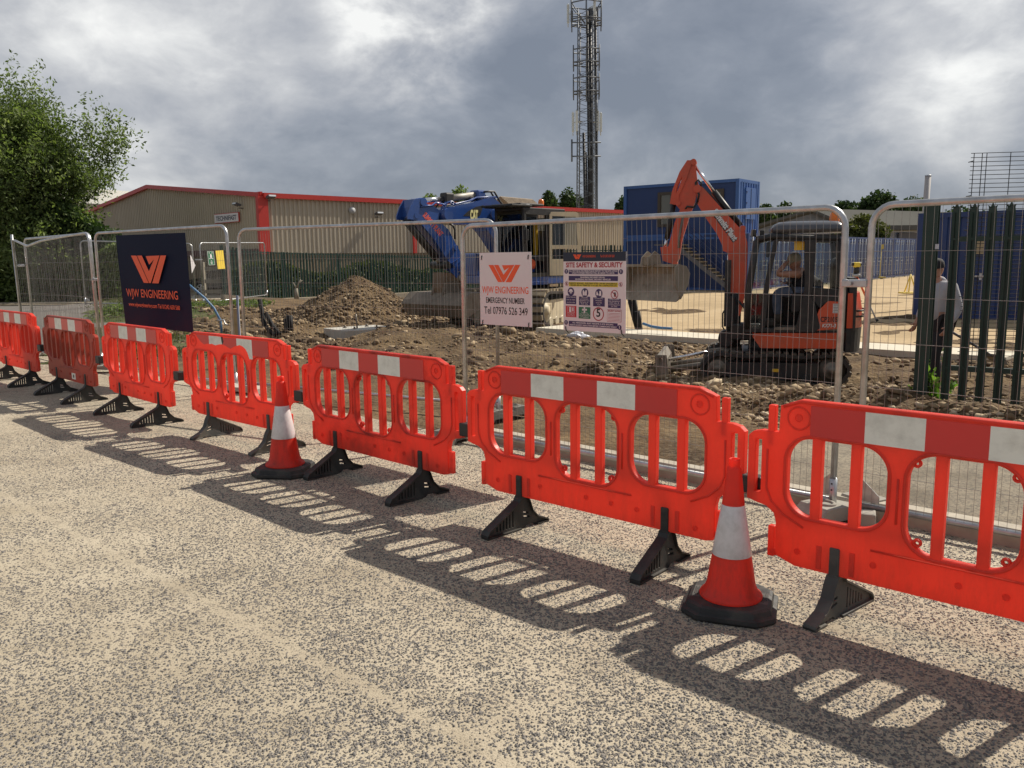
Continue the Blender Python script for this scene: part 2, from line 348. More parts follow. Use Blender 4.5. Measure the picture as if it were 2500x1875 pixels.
# ---------------------------------------------------------------- ground, road, kerb, yard
DU = np.array([.722, -.692]); DN = np.array([.692, .722])          # along the kerb, and away from the road
_vg = {}
def vnoise(x, y, scale, seed):
    if seed not in _vg: _vg[seed] = np.random.default_rng(seed).random((64, 64))
    g = _vg[seed]; X = np.asarray(x, float) / scale + 1000; Y = np.asarray(y, float) / scale + 1000
    i = np.floor(X).astype(int); j = np.floor(Y).astype(int); u = X - i; v = Y - j; u = u * u * (3 - 2 * u); v = v * v * (3 - 2 * v)
    a = g[i % 64, j % 64]; b = g[(i + 1) % 64, j % 64]; c = g[i % 64, (j + 1) % 64]; d = g[(i + 1) % 64, (j + 1) % 64]
    return (a * (1 - u) + b * u) * (1 - v) + (c * (1 - u) + d * u) * v - .5
def smn(a, b, x):
    t = np.clip((x - a) / (b - a), 0, 1); return t * t * (3 - 2 * t)
def Tn(x, y):
    z = np.interp(y, _TY, _TZ)
    return z + 0.35 * smn(23.5, 26, y) * (1 - smn(33, 36, y)) * (1 - smn(-9, -6.5, x)) * smn(-19, -15, x) + .12 * smn(5, 9, x) * smn(15, 20, y)
BUMPS = [(-2.5, 17.2, 1.9, .9, .22), (-.5, 15.6, 2.6, .8, .16), (-6.6, 21.5, 2.2, 1.6, .26), (-3.7, 22.0, 2.6, 1.2, .18), (.9, 13.3, 2.4, .8, .06), (3.95, 12.5, 2.3, 1.6, -.24),
         (2.7, 9.6, 1.6, .6, .12), (4.8, 8.1, 1.8, .9, .15), (3.7, 8.6, 1.0, .5, .07), (6.6, 7.1, 2.2, 1.0, .12), (-1.2, 18.6, 2.5, 1.4, .12), (5.7, 11.1, 1.2, .9, -.10), (-3.5, 19.2, 1.5, 1.5, -.48), (-2.5, 18.2, .9, .5, .16)]
def dirt_mask(x, y):
    q = DN[0] * x + DN[1] * y
    return smn(7.1, 8.1, q) * smn(-9.5, -7, x + 4.5 * smn(16, 20, y)) * (1 - smn(27, 32, y)) + 0.0
def G(x, y):
    """height of the bare ground: terrain plus the dug-over earth of the site"""
    x = np.asarray(x, float); y = np.asarray(y, float); z = Tn(x, y) - .02; m = dirt_mask(x, y); q = DN[0] * x + DN[1] * y
    d = .24 * vnoise(x, y, 1.7, 1) + .16 * vnoise(x, y, .7, 2) + .11 * vnoise(x, y, .32, 3)
    for bx, by, ru, rv, h in BUMPS:
        du = (x - bx) * DU[0] + (y - by) * DU[1]; dv = (x - bx) * DN[0] + (y - by) * DN[1]
        d = d + h * np.exp(-(du / ru) ** 2 - (dv / rv) ** 2)
    flat = 1 - .75 * smn(13.4, 14.4, q) * (1 - smn(15.8, 16.3, q)) * smn(-1, 1, x)
    return z + m * d * flat + .02 * vnoise(x, y, .5, 5)
def grid_obj(name, xs, ys, zf, material, keep=None, smooth=True):
    X, Y = np.meshgrid(xs, ys); Z = zf(X, Y); V = np.stack([X, Y, Z], -1).reshape(-1, 3); nx = len(xs)
    i, j = np.meshgrid(np.arange(nx - 1), np.arange(len(ys) - 1)); a = (j * nx + i).ravel()
    F = np.stack([a, a + 1, a + nx + 1, a + nx], 1)
    if keep is not None:
        c = V[F].mean(1); F = F[keep(c[:, 0], c[:, 1])]
    u, inv = np.unique(F.ravel(), return_inverse=True)
    return big_mesh(name, V[u], inv.reshape(F.shape), material, smooth=smooth)
def strip_obj(name, u0, u1, du, qs, zf, material):
    """sheet laid along the kerb direction: u along, q away from the road"""
    us = np.arange(u0, u1 + du / 2, du); U, Q = np.meshgrid(us, qs); X = U * DU[0] + Q * DN[0]; Y = U * DU[1] + Q * DN[1]
    V = np.stack([X, Y, zf(X, Y, Q)], -1).reshape(-1, 3); nx = len(us)
    i, j = np.meshgrid(np.arange(nx - 1), np.arange(len(qs) - 1)); a = (j * nx + i).ravel()
    return big_mesh(name, V, np.stack([a, a + 1, a + nx + 1, a + nx], 1), material, smooth=True)

def ground_mat(name, cols, scale, rough=.95, bump=.6, bscale=30, bdist=.02, speck=None, sscale=60):
    m = bpy.data.materials.new(name); m.use_nodes = True; nt = m.node_tree; N = nt.nodes.new; L = nt.links.new; b = nt.nodes['Principled BSDF']
    tc = N('ShaderNodeTexCoord'); n = N('ShaderNodeTexNoise'); n.inputs['Scale'].default_value = scale; n.inputs['Detail'].default_value = 9; n.inputs['Roughness'].default_value = .65
    L(tc.outputs['Object'], n.inputs['Vector']); cr = N('ShaderNodeValToRGB'); L(n.outputs[0], cr.inputs[0]); e = cr.color_ramp.elements
    e[0].position = .34; e[0].color = (*cols[0], 1); e[1].position = .68; e[1].color = (*cols[-1], 1)
    for i, c in enumerate(cols[1:-1]): k = e.new(.34 + .34 * (i + 1) / (len(cols) - 1)); k.color = (*c, 1)
    src = cr.outputs[0]
    if speck:
        v = N('ShaderNodeTexVoronoi'); v.inputs['Scale'].default_value = sscale; L(tc.outputs['Object'], v.inputs['Vector'])
        sp = N('ShaderNodeSeparateColor'); L(v.outputs['Color'], sp.inputs[0])
        mr = N('ShaderNodeMapRange'); L(sp.outputs[0], mr.inputs[0]); mr.inputs[1].default_value = .5; mr.inputs[2].default_value = .95; mr.inputs[4].default_value = .7
        mx = N('ShaderNodeMix'); mx.data_type = 'RGBA'; L(mr.outputs[0], mx.inputs['Factor']); L(src, mx.inputs['A']); mx.inputs['B'].default_value = (*speck, 1); src = mx.outputs['Result']
    L(src, b.inputs['Base Color']); b.inputs['Roughness'].default_value = rough; b.inputs['Specular IOR Level'].default_value = .2
    n2 = N('ShaderNodeTexNoise'); n2.inputs['Scale'].default_value = bscale; n2.inputs['Detail'].default_value = 6; L(tc.outputs['Object'], n2.inputs['Vector'])
    bp = N('ShaderNodeBump'); bp.inputs['Strength'].default_value = bump; bp.inputs['Distance'].default_value = bdist; L(n2.outputs[0], bp.inputs['Height']); L(bp.outputs[0], b.inputs['Normal'])
    return m
M_dirt = ground_mat('earth', [(.052, .032, .017), (.098, .062, .032), (.16, .106, .054), (.26, .185, .102)], 1.1, bscale=14, bump=1.0, bdist=.06, speck=(.15, .112, .068), sscale=26)
M_yard = ground_mat('yard_stone', [(.36, .265, .150), (.45, .335, .195), (.50, .385, .235)], .5, bscale=22, bump=.5, bdist=.03, speck=(.36, .27, .16), sscale=18)
M_tarmac = ground_mat('tarmac', [(.12, .11, .095), (.17, .155, .13), (.22, .20, .165)], .8, bscale=90, bump=.5, bdist=.01, speck=(.26, .235, .19), sscale=90)
M_path = ground_mat('gravelly_footway', [(.16, .135, .10), (.24, .205, .155), (.32, .275, .20)], 1.6, bscale=70, bump=.8, bdist=.012, speck=(.09, .08, .07), sscale=70)
M_sideroad = ground_mat('side_road_asphalt', [(.13, .12, .11), (.17, .155, .14), (.20, .185, .165)], .25, bscale=60, bump=.3)
M_pave = ground_mat('pavement_slab', [(.36, .31, .23), (.42, .36, .27)], .5, bump=.2)
M_turf = ground_mat('turf_soil', [(.05, .065, .02), (.075, .09, .03), (.13, .12, .06)], 2.0, bump=.8)

LA, LB = gp(0, 1203), gp(760, 1608)                                 # the smooth joint across the concrete
ld = Vector((LB.x - LA.x, LB.y - LA.y)).normalized(); ln = Vector((-ld.y, ld.x))
def road_mat():
    m = bpy.data.materials.new('exposed_aggregate'); m.use_nodes = True; nt = m.node_tree; N = nt.nodes.new; L = nt.links.new; b = nt.nodes['Principled BSDF']
    tc = N('ShaderNodeTexCoord'); obj = tc.outputs['Object']
    def noise(s, d, r=.6):
        n = N('ShaderNodeTexNoise'); n.inputs['Scale'].default_value = s; n.inputs['Detail'].default_value = d; n.inputs['Roughness'].default_value = r; L(obj, n.inputs['Vector']); return n.outputs[0]
    def ramp(src, stops):
        c = N('ShaderNodeValToRGB'); L(src, c.inputs[0]); e = c.color_ramp.elements
        e[0].position, e[0].color = stops[0][0], (*stops[0][1], 1); e[1].position, e[1].color = stops[-1][0], (*stops[-1][1], 1)
        for p, q in stops[1:-1]: k = e.new(p); k.color = (*q, 1)
        return c.outputs[0]
    def mr(src, a, b_, c=0., d=1., clamp=True):
        n = N('ShaderNodeMapRange'); n.clamp = clamp; L(src, n.inputs[0])
        for i, v in enumerate((a, b_, c, d)): n.inputs[i + 1].default_value = v
        return n.outputs[0]
    def mth(op, a, b_):
        n = N('ShaderNodeMath'); n.operation = op
        for i, v in enumerate((a, b_)):
            if isinstance(v, (int, float)): n.inputs[i].default_value = v
            else: L(v, n.inputs[i])
        return n.outputs[0]
    big = noise(.55, 6, .6); mid = noise(3.0, 5); fine = noise(140, 4)
    base = ramp(mth('ADD', mth('MULTIPLY', big, .6), mth('MULTIPLY', mid, .4)), [(.34, (.35, .297, .215)), (.48, (.44, .38, .283)), (.62, (.51, .447, .34))])
    fm = N('ShaderNodeMix'); fm.data_type = 'RGBA'; fm.blend_type = 'MULTIPLY'; fm.inputs['Factor'].default_value = .55; L(base, fm.inputs['A']); L(ramp(fine, [(.34, (.42, .40, .37)), (.56, (1.08, 1.08, 1.08))]), fm.inputs['B'])
    # stones pressed into the surface
    vo = N('ShaderNodeTexVoronoi'); vo.inputs['Scale'].default_value = 62; vo.inputs['Randomness'].default_value = 1
    wn = N('ShaderNodeTexNoise'); wn.inputs['Scale'].default_value = 60; wn.inputs['Detail'].default_value = 2; L(obj, wn.inputs['Vector'])
    wm = N('ShaderNodeVectorMath'); wm.operation = 'MULTIPLY_ADD'; L(wn.outputs['Color'], wm.inputs[0]); wm.inputs[1].default_value = (.014, .014, .014); L(obj, wm.inputs[2]); L(wm.outputs[0], vo.inputs['Vector'])
    sep = N('ShaderNodeSeparateColor'); L(vo.outputs['Color'], sep.inputs[0])
    size = mr(sep.outputs[0], 0, 1, .06, .58); dens = mr(noise(1.6, 4), .35, .65, -.10, .08)
    stone = mr(mth('SUBTRACT', mth('ADD', size, dens), vo.outputs['Distance']), -.03, .06)
    # distance from the smooth joint
    sx = N('ShaderNodeSeparateXYZ'); L(obj, sx.inputs[0])
    dl = mth('ABSOLUTE', mth('ADD', mth('ADD', mth('MULTIPLY', sx.outputs[0], ln.x), mth('MULTIPLY', sx.outputs[1], ln.y)), -(LA.x * ln.x + LA.y * ln.y)), 0)
    joint = mr(mth('ADD', dl, mth('MULTIPLY', noise(14, 4), .05)), .038, .060, 0, 1)
    stone = mth('MULTIPLY', stone, mth('ADD', mth('MULTIPLY', joint, .65), .35))
    scol = ramp(sep.outputs[1], [(0, (.115, .105, .098)), (.5, (.175, .162, .148)), (.8, (.23, .205, .17)), (1, (.30, .26, .21))])
    mx = N('ShaderNodeMix'); mx.data_type = 'RGBA'; L(stone, mx.inputs['Factor']); L(fm.outputs['Result'], mx.inputs['A']); L(scol, mx.inputs['B'])
    # tyre-worn darker patches
    st = mr(noise(.9, 7, .7), .50, .74, 0, .40); sm_ = N('ShaderNodeMix'); sm_.data_type = 'RGBA'; L(st, sm_.inputs['Factor']); L(mx.outputs['Result'], sm_.inputs['A']); sm_.inputs['B'].default_value = (.20, .165, .115, 1)
    L(sm_.outputs['Result'], b.inputs['Base Color']); b.inputs['Roughness'].default_value = .9; b.inputs['Specular IOR Level'].default_value = .25
    h = mth('ADD', mth('MULTIPLY', stone, 1.0), mth('ADD', mth('MULTIPLY', fine, .6), mth('MULTIPLY', mid, .5)))
    bp = N('ShaderNodeBump'); bp.inputs['Strength'].default_value = 1.0; bp.inputs['Distance'].default_value = .006; L(h, bp.inputs['Height']); L(bp.outputs[0], b.inputs['Normal'])
    return m
M_road = road_mat()

xs = np.concatenate([[-400, -250, -150, -100, -70, -50, -40, -32], np.arange(-26, -9, .6), np.arange(-9, 11.01, .11), np.arange(11.6, 24, 1.2), [28, 36, 50, 75, 110, 170, 260, 400]])
ys = np.concatenate([[-120, -60, -30, -12, -4, 0, 3, 5], np.arange(6, 28, .11), np.arange(28, 52, .8), [55, 60, 70, 85, 110, 150, 220, 320, 480]])
struct(grid_obj('ground', xs, ys, G, M_dirt))
struct(strip_obj('road', -70, 45, 1.0, [-60, -30, -12, -6, 0, 3, 4.6, 5.18], lambda x, y, q: Tn(x, y) * (q > -1), M_road))
struct(strip_obj('footpath', -3.2, 20, .5, [5.31, 5.96, 6.66, 7.36], lambda x, y, q: Tn(x, y) + np.where(q > 7.1, .01, .085 - .02 * (q > 6.6)), M_path))
def side_keep(x, y): return (x < -.42 * y - 1.2) & (DN[0] * x + DN[1] * y > 5.2)
struct(grid_obj('side_road', np.arange(-60, -4, 1.0), np.arange(13, 36.9, .8), lambda x, y: Tn(x, y) + .012, M_sideroad, side_keep))
struct(grid_obj('pavement', np.arange(-62, -7, 1.5), np.arange(36.4, 39.2, .9), lambda x, y: Tn(x, y) + .09, M_pave))
struct(grid_obj('car_park', np.arange(-26, -9, 1.0), np.arange(36, 62, 1.0), lambda x, y: Tn(x, y) + .05, M_pave))
struct(grid_obj('verge', np.arange(-20, -6, .7), np.arange(14, 35, .7), lambda x, y: Tn(x, y) + .015 + .03 * vnoise(x, y, 1.3, 8), M_turf, lambda x, y: (x > -.42 * y - 2) & (x < -.42 * y + 1.2 + 1.4 * vnoise(x, y, 3, 9))))
struct(grid_obj('yard', np.arange(.6, 60, .55), np.arange(10, 95, .55), lambda x, y: Tn(x, y) + .05 + .03 * vnoise(x, y, 1.5, 11) + .012 * vnoise(x, y, .6, 12), M_yard, lambda x, y: (DN[0] * x + DN[1] * y > 15.5) & (x > 1.9 + .06 * (y - 19))))

# kerb stones, each about 0.9 m
kb = None
def build_kerb():
    prof = [(5.18, -.05), (5.18, .085), (5.20, .105), (5.295, .105), (5.31, .09), (5.31, -.05)]
    mb = MB()
    for i in range(26):
        u0 = -5.6 + i * .915; u1 = u0 + .905; dz = random.uniform(-.004, .004); vs = []
        for u in (u0, u1):
            for q, z in prof: vs.append((u * DU[0] + q * DN[0], u * DU[1] + q * DN[1], z + dz + (float(np.interp(u * DU[1] + q * DN[1], _TY, _TZ)) if u < -4 else 0)))
        n = len(prof); mb.add(vs, [tuple(range(n)), tuple(range(2 * n - 1, n - 1, -1))] + [(k, k + n, (k + 1) % n + n, (k + 1) % n) for k in range(n)])
    return struct(mb.build('kerb', M_kerb))
build_kerb()

# stones standing proud of the concrete, near enough to be seen one by one
def road_stones():
    n = 170000
    d = 1.95 + 6.0 * rng.random(n) ** 1.35; a = rng.uniform(-.66, .66, n)
    x = d * np.tan(a); y = d; q = DN[0] * x + DN[1] * y; keep = q < 5.12
    clump = .6 * vnoise(x, y, .7, 21) + .6 * vnoise(x, y, .16, 22); keep &= clump > -.25 + .55 * (rng.random(n) - .5)
    keep &= (np.abs((x - LA.x) * ln.x + (y - LA.y) * ln.y) > .018 + .03 * rng.random(n)) | (rng.random(n) < .18)
    x, y = x[keep], y[keep]; n = len(x)
    s = rng.uniform(.0030, .0072, n) * np.where(rng.random(n) < .08, 1.45, 1); el = rng.uniform(.55, 1.0, n); th = rng.uniform(0, PI, n)
    k = np.arange(6) * PI / 3; rr = rng.uniform(.75, 1.15, (n, 6))
    lx = rr * np.cos(k) * s[:, None]; ly = rr * np.sin(k) * (s * el)[:, None]
    def ring(f, z):
        X = (lx * np.cos(th)[:, None] - ly * np.sin(th)[:, None]) * f + x[:, None]; Y = (lx * np.sin(th)[:, None] + ly * np.cos(th)[:, None]) * f + y[:, None]
        return np.stack([X, Y, np.broadcast_to(z, X.shape)], -1)
    h = (rng.uniform(.25, .65, n) * s)[:, None] * np.ones((1, 6)) * rng.uniform(.7, 1.3, (n, 6))
    V = np.concatenate([ring(1.0, np.zeros((n, 6)) - .002), ring(.62, h)], 1); o = np.arange(n)[:, None, None] * 12
    q4 = np.array([[i, (i + 1) % 6, 6 + (i + 1) % 6, 6 + i] for i in range(6)] + [[6, 7, 8, 9], [6, 9, 10, 11]])
    m = attr_mat('aggregate_stone', [(0, (.105, .098, .093)), (.45, (.19, .178, .166)), (.75, (.26, .233, .195)), (1, (.38, .33, .26))], .8)
    struct(big_mesh('road_aggregate', V.reshape(-1, 3), (o + q4[None]).reshape(-1, 4), m, np.repeat(np.clip(rng.normal(.4, .25, n), 0, 1), 8)), 'stuff')
road_stones()

# broken stone over the dug ground
M_rock = attr_mat('rubble_stone', [(0, (.060, .038, .022)), (.3, (.13, .087, .049)), (.55, (.245, .175, .10)), (.8, (.42, .32, .20)), (1, (.60, .50, .35))], .9)
def rubble():
    n = 84000; x = rng.uniform(-13, 11, n); y = 6.6 + 21.5 * rng.random(n) ** 1.25; q = DN[0] * x + DN[1] * y
    dm = dirt_mask(x, y); cl = vnoise(x, y, 1.4, 31) + .6 * vnoise(x, y, .5, 32)
    sand = np.exp(-(((x - .8) / 1.7) ** 2 + ((y - 11.4) / 1.0) ** 2))                     # bare sandy patch
    keep = (rng.random(n) < dm * np.clip(.42 + 1.0 * cl + .5 * (x > 2.0) * (q < 11.5), .06, 1) * (1 - .85 * sand)) & ((q < 14.45) | (x < -1)) & (np.abs(x - .31 * (y - 13)) < 14)
    keep &= ~((np.abs(x - 3.97) < 1.25) & (np.abs(y - 12.58) < .95))
    x, y = x[keep], y[keep]; n = len(x); s = rng.gamma(1.9, .0165, n) + .012; s = np.minimum(s, .13) * np.interp(y, [8, 14, 26], [.78, 1.1, 1.5])
    pale = .16 * (x > 2.0) * (q[keep] < 12); rocks(np.stack([x, y, G(x, y) + s * .12], 1), s, M_rock, 'rubble', rnd=np.clip(rng.normal(.42, .2, n) + pale, 0, 1))
rubble()

# ---------------------------------------------------------------- plastic barriers
def roundrect_half(u, c, hw, r):
    t = max(0.0, abs(u - c) - (hw - r)); return r - math.sqrt(max(0.0, r * r - t * t))
def window_holes(c, hw, z0, z1, r=.115):
    """three openings of one rounded window, parted by two uprights"""
    xs_ = [c - hw, c - .110, c - .064, c + .064, c + .110, c + hw]; out = []
    for a, b in ((xs_[0], xs_[1]), (xs_[2], xs_[3]), (xs_[4], xs_[5])):
        us = np.linspace(a, b, 14)
        if a == xs_[0]: us = a + (b - a) * (1 - np.cos(np.linspace(0, PI / 2, 16)))
        if b == xs_[5]: us = a + (b - a) * np.sin(np.linspace(0, PI / 2, 16))
        top = [(u, z1 - roundrect_half(u, c, hw, r)) for u in us]; bot = [(u, z0 + roundrect_half(u, c, hw, r)) for u in us[::-1]]
        out.append(bot + top[::-1] if False else top + bot)
    return out
def stadium(c, hw, z0, z1, r, n=8):
    P = []
    for cx, cz, a0 in ((c + hw - r, z1 - r, 0), (c - hw + r, z1 - r, 90), (c - hw + r, z0 + r, 180), (c + hw - r, z0 + r, 270)):
        P += [(cx + r * math.cos(R(a0 + 90 * k / n)), cz + r * math.sin(R(a0 + 90 * k / n))) for k in range(n + 1)]
    return P
WINS = [(-.53, .222, .452, .818), (-.012, .212, .388, .818), (.512, .222, .446, .818)]
TH = .021
def panel_mesh():
    out = [(-.70, .995), (.70, .995), (.795, .958), (.800, .832), (.885, .832), (.925, .822), (.950, .800), (.950, .490), (.905, .478), (.850, .468), (.812, .440), (.800, .40),
           (.800, .245), (.79, .215), (.75, .205), (-.70, .205), (-.79, .235), (-.80, .26), (-.80, .40), (-.812, .440), (-.850, .468), (-.905, .478), (-.950, .490), (-.950, .800), (-.925, .822), (-.885, .832), (-.800, .832), (-.795, .958)]
    holes = []
    for w in WINS: holes += window_holes(*w)
    for s in (-1, 1): holes.append([(s * .882, .53), (s * .912, .53), (s * .912, .785), (s * .882, .785)])
    mb = MB(); mb.plate(out, holes, -TH, TH, .006)
    for s in (-1, 1):                                                  # linking peg and stub at each end
        mb.box((s * .838, 0, .86), (.034, .034, .19), bev=.005); mb.box((s * .822, 0, .30), (.032, .034, .15), bev=.005); mb.box((s * .808, 0, .248), (.03, .03, .03))
        for f in (-1, 1):
            y = f * TH
            mb.tube([(s * .705 + .052 * math.cos(a), y, .908 + .052 * math.sin(a)) for a in np.linspace(0, 2 * PI, 25)[:-1]], .0045, 6, closed=True)
            mb.lathe([(0, .012), (.011, .012), (.016, .004), (.018, -.004)], 14, M=Matrix.Translation((s * .705, y, .910)) @ Matrix.Rotation(R(90 * f), 4, 'X'))
            mb.tube([(s * .850, y, .745), (s * .850, y, .56), (s * .825, y, .50), (s * .765, y, .445), (s * .665, y, .398)], .0055, 6)
            mb.tube([(s * .250 + (-.012), y, .70), (s * .250 - .012, y, .50)], .0055, 6)
            for dx in (-.075, .075): mb.box((s * .512 + dx, y, .275), (.024, .008, .11), bev=.003)
    for f in (-1, 1):
        y = f * TH
        for w in WINS:
            c, hw, z0, z1 = w; mb.tube([(p[0], y - f * .002, p[1]) for p in stadium(c, hw + .012, z0 - .012, z1 + .012, .127)], .007, 6, closed=True)
        mb.tube([(-.78, y - f * .004, .955), (-.70, y - f * .004, .985), (.70, y - f * .004, .985), (.78, y - f * .004, .955)], .009, 6)
        mb.tube([(-.36, y - f * .003, .362), (.30, y - f * .003, .362)], .006, 6)
        for u, z in ((-.688, .28), (-.345, .297), (-.004, .294), (.169, .292), (.338, .29), (.693, .26)):
            mb.lathe([(0, .008), (.008, .0065), (.0135, 0), (.0145, -.004)], 14, M=Matrix.Translation((u, y, z)) @ Matrix.Rotation(R(90 * f), 4, 'X'))
        for u, z in ((-.196, .775), (.172, .775), (-.178, .432), (.155, .428)):
            mb.tube([(u + .0135 * math.cos(a), f * .006, z + .0135 * math.sin(a)) for a in np.linspace(0, 2 * PI, 13)[:-1]], .006, 6, closed=True)
    return mb
PANEL = panel_mesh()
def strip_mb(torn=False):
    mb = MB(); b = [-.65, -.41, -.166, .07, .32, .575]; z0, z1 = .835, .972
    for f in ((-1,) if torn else (-1, 1)):
        for i in range(5):
            y0, y1 = f * (TH - .001), f * (TH + .0025); mi = i % 2
            if not torn or i == 4:
                mb.box(((b[i] + b[i + 1]) / 2, (y0 + y1) / 2, (z0 + z1) / 2), (b[i + 1] - b[i], abs(y1 - y0), z1 - z0), mi); continue
            poly = {0: [(-.65, .972), (-.41, .972), (-.41, .893), (-.45, .896), (-.50, .884), (-.56, .905), (-.62, .945)],
                    1: [(-.41, .972), (-.22, .972), (-.166, .965), (-.166, .905), (-.22, .902), (-.30, .888), (-.36, .898), (-.41, .893)],
                    2: [(-.166, .965), (.07, .972), (.07, .905), (.03, .898), (-.04, .872), (-.10, .888), (-.166, .905)],
                    3: [(.07, .972), (.32, .972), (.32, .802), (.27, .800), (.245, .85), (.215, .885), (.17, .905), (.12, .915), (.07, .905)]}[i]
            mb.prism(poly, y0, y1, mi)
    if torn: mb.prism([(-.19, .972), (-.166, .972), (-.15, .93), (-.172, .90), (-.185, .935)], -(TH + .0035), -(TH + .0005), 2)
    return mb
def foot_mb(flip=False):
    """moulded foot standing across the panel: triangular web with slots, a flange round its edge and an upright tongue"""
    mb = MB()
    prof = [(-.30, .0), (-.305, .022), (-.285, .048), (-.045, .172), (-.03, .20), (.03, .20), (.045, .17), (.07, .105), (.115, .055), (.20, .020), (.20, .0), (.12, .0), (.095, .014), (.03, .016), (.01, .0)]
    slots = [[(x, .028), (x + .011, .028), (x + .011, .050 + (x + .285) * .517 - .020), (x, .044 + (x + .285) * .517 - .020)] for x in (-.225, -.199, -.173, -.147, -.121, -.095)]
    slots += [[(.0, .095), (.045, .085), (.042, .098), (.0, .108)], [(.0, .068), (.055, .058), (.052, .072), (.0, .081)]]
    Mx = Matrix.Rotation(R(90), 4, 'Z')                                # profile runs along local y
    mb.plate(prof, slots, -.013, .013, .002, M=Mx)
    def flange(pts, w, t):
        vs = []
        for (y, z) in pts: vs += [(-w / 2, y, z), (w / 2, y, z), (w / 2, y, z - t), (-w / 2, y, z - t)]
        k = len(pts); mb.add(vs, [(i * 4 + a, i * 4 + (a + 1) % 4, i * 4 + 4 + (a + 1) % 4, i * 4 + 4 + a) for i in range(k - 1) for a in range(4)] + [(3, 2, 1, 0), (4 * k - 4, 4 * k - 3, 4 * k - 2, 4 * k - 1)])
    flange([(-.308, .010), (-.31, .026), (-.29, .052), (-.045, .178), (-.028, .206)], .062, .010)
    flange([(.028, .206), (.048, .172), (.072, .108), (.118, .060), (.205, .024), (.21, .012)], .062, .010)
    flange([(-.305, .011), (-.03, .011)], .062, .010); flange([(.11, .011), (.21, .011)], .062, .010)
    mb.box((0, 0, .268), (.047, .058, .136), bev=.006)
    mb.box((0, 0, .202), (.058, .064, .014), bev=.004)
    if flip:
        mb.v = [(-x, -y, z) for x, y, z in mb.v]
    return mb
ME = {'panel': None}
def bmesh_obj(key, make, mats, name, parent):
    if ME.get(key) is None: ME[key] = make().mesh(name, mats)
    o = bpy.data.objects.new(name, ME[key]); C.objects.link(o); o.parent = parent; return o
BARR = [  # mid x, y, angle, material, feet flipped?, label
    (1.84, 3.26, -42.5, 0, 'bright barrier cut off by the photo edge, with one foot turned backwards'),
    (.432, 4.598, -41.9, 0, 'bright red barrier directly behind the big near cone, its stripes intact'),
    (-.996, 5.992, -44.0, 1, 'scuffed red barrier with black smears, between the two cones'),
    (-2.479, 7.422, -41.6, 0, 'red barrier with a torn peeling stripe beside the smaller cone'),
    (-3.972, 8.779, -44.6, 0, 'clean red barrier below the navy banner'),
    (-5.46, 10.24, -44.6, 2, 'grimy brownish red barrier with a small white sticker'),
    (-6.95, 11.66, -43.5, 0, 'red barrier next after the grimy brown one towards the hedge'),
    (-8.42, 13.06, -43.5, 0, 'distant last red barrier of the row, only its end showing')]
for i, (x, y, a, mk, lab) in enumerate(BARR):
    t = thing('barrier', lab, 'barrier', (x, y, 0), R(a), 'red plastic barriers linked along the road')
    if ME['panel'] is None: ME['panel'] = PANEL.mesh('panel', M_red)
    me = ME['panel']
    if mk: me = me.copy(); me.materials[0] = (M_red, M_redworn, M_redold)[mk]
    o = bpy.data.objects.new('panel', me); C.objects.link(o); o.parent = t
    if i == 3: strip_mb(True).build('reflective_strip', [M_sred, M_swhite, M_clip], t, 'torn red and white strip hanging in rags')
    else: bmesh_obj('strip', strip_mb, [M_sred, M_swhite], 'reflective_strip', t)
    for s in (-1, 1):
        fl = (i == 0 and s < 0) or i == 3
        o = bmesh_obj('foot_flip' if fl else 'foot', lambda: foot_mb(fl), M_grey_rub if fl else M_black, 'foot', t); o.location = (s * .512, 0, 0); o.rotation_euler[2] = R(random.uniform(-7, 7))
        if i == 0 and s < 0: o.rotation_euler[2] = R(-8)
    if i > 0 and i != 4:
        o = bmesh_obj('clip', lambda: MB().box((.988, 0, .545), (.118, .066, .088), bev=.008), M_clip, 'clip', t)
    if i == 4:
        o = bmesh_obj('clip', lambda: MB().box((.988, 0, .545), (.118, .066, .088), bev=.008), M_clip, 'clip', t)
    if i == 5:
        mb = MB().box((.12, -TH - .0015, .275), (.13, .003, .075), 0); mb.disc(.12, .275, .022, -TH - .0036, 1)
        mb.build('sticker', [M_swhite, M_txtblack], t)

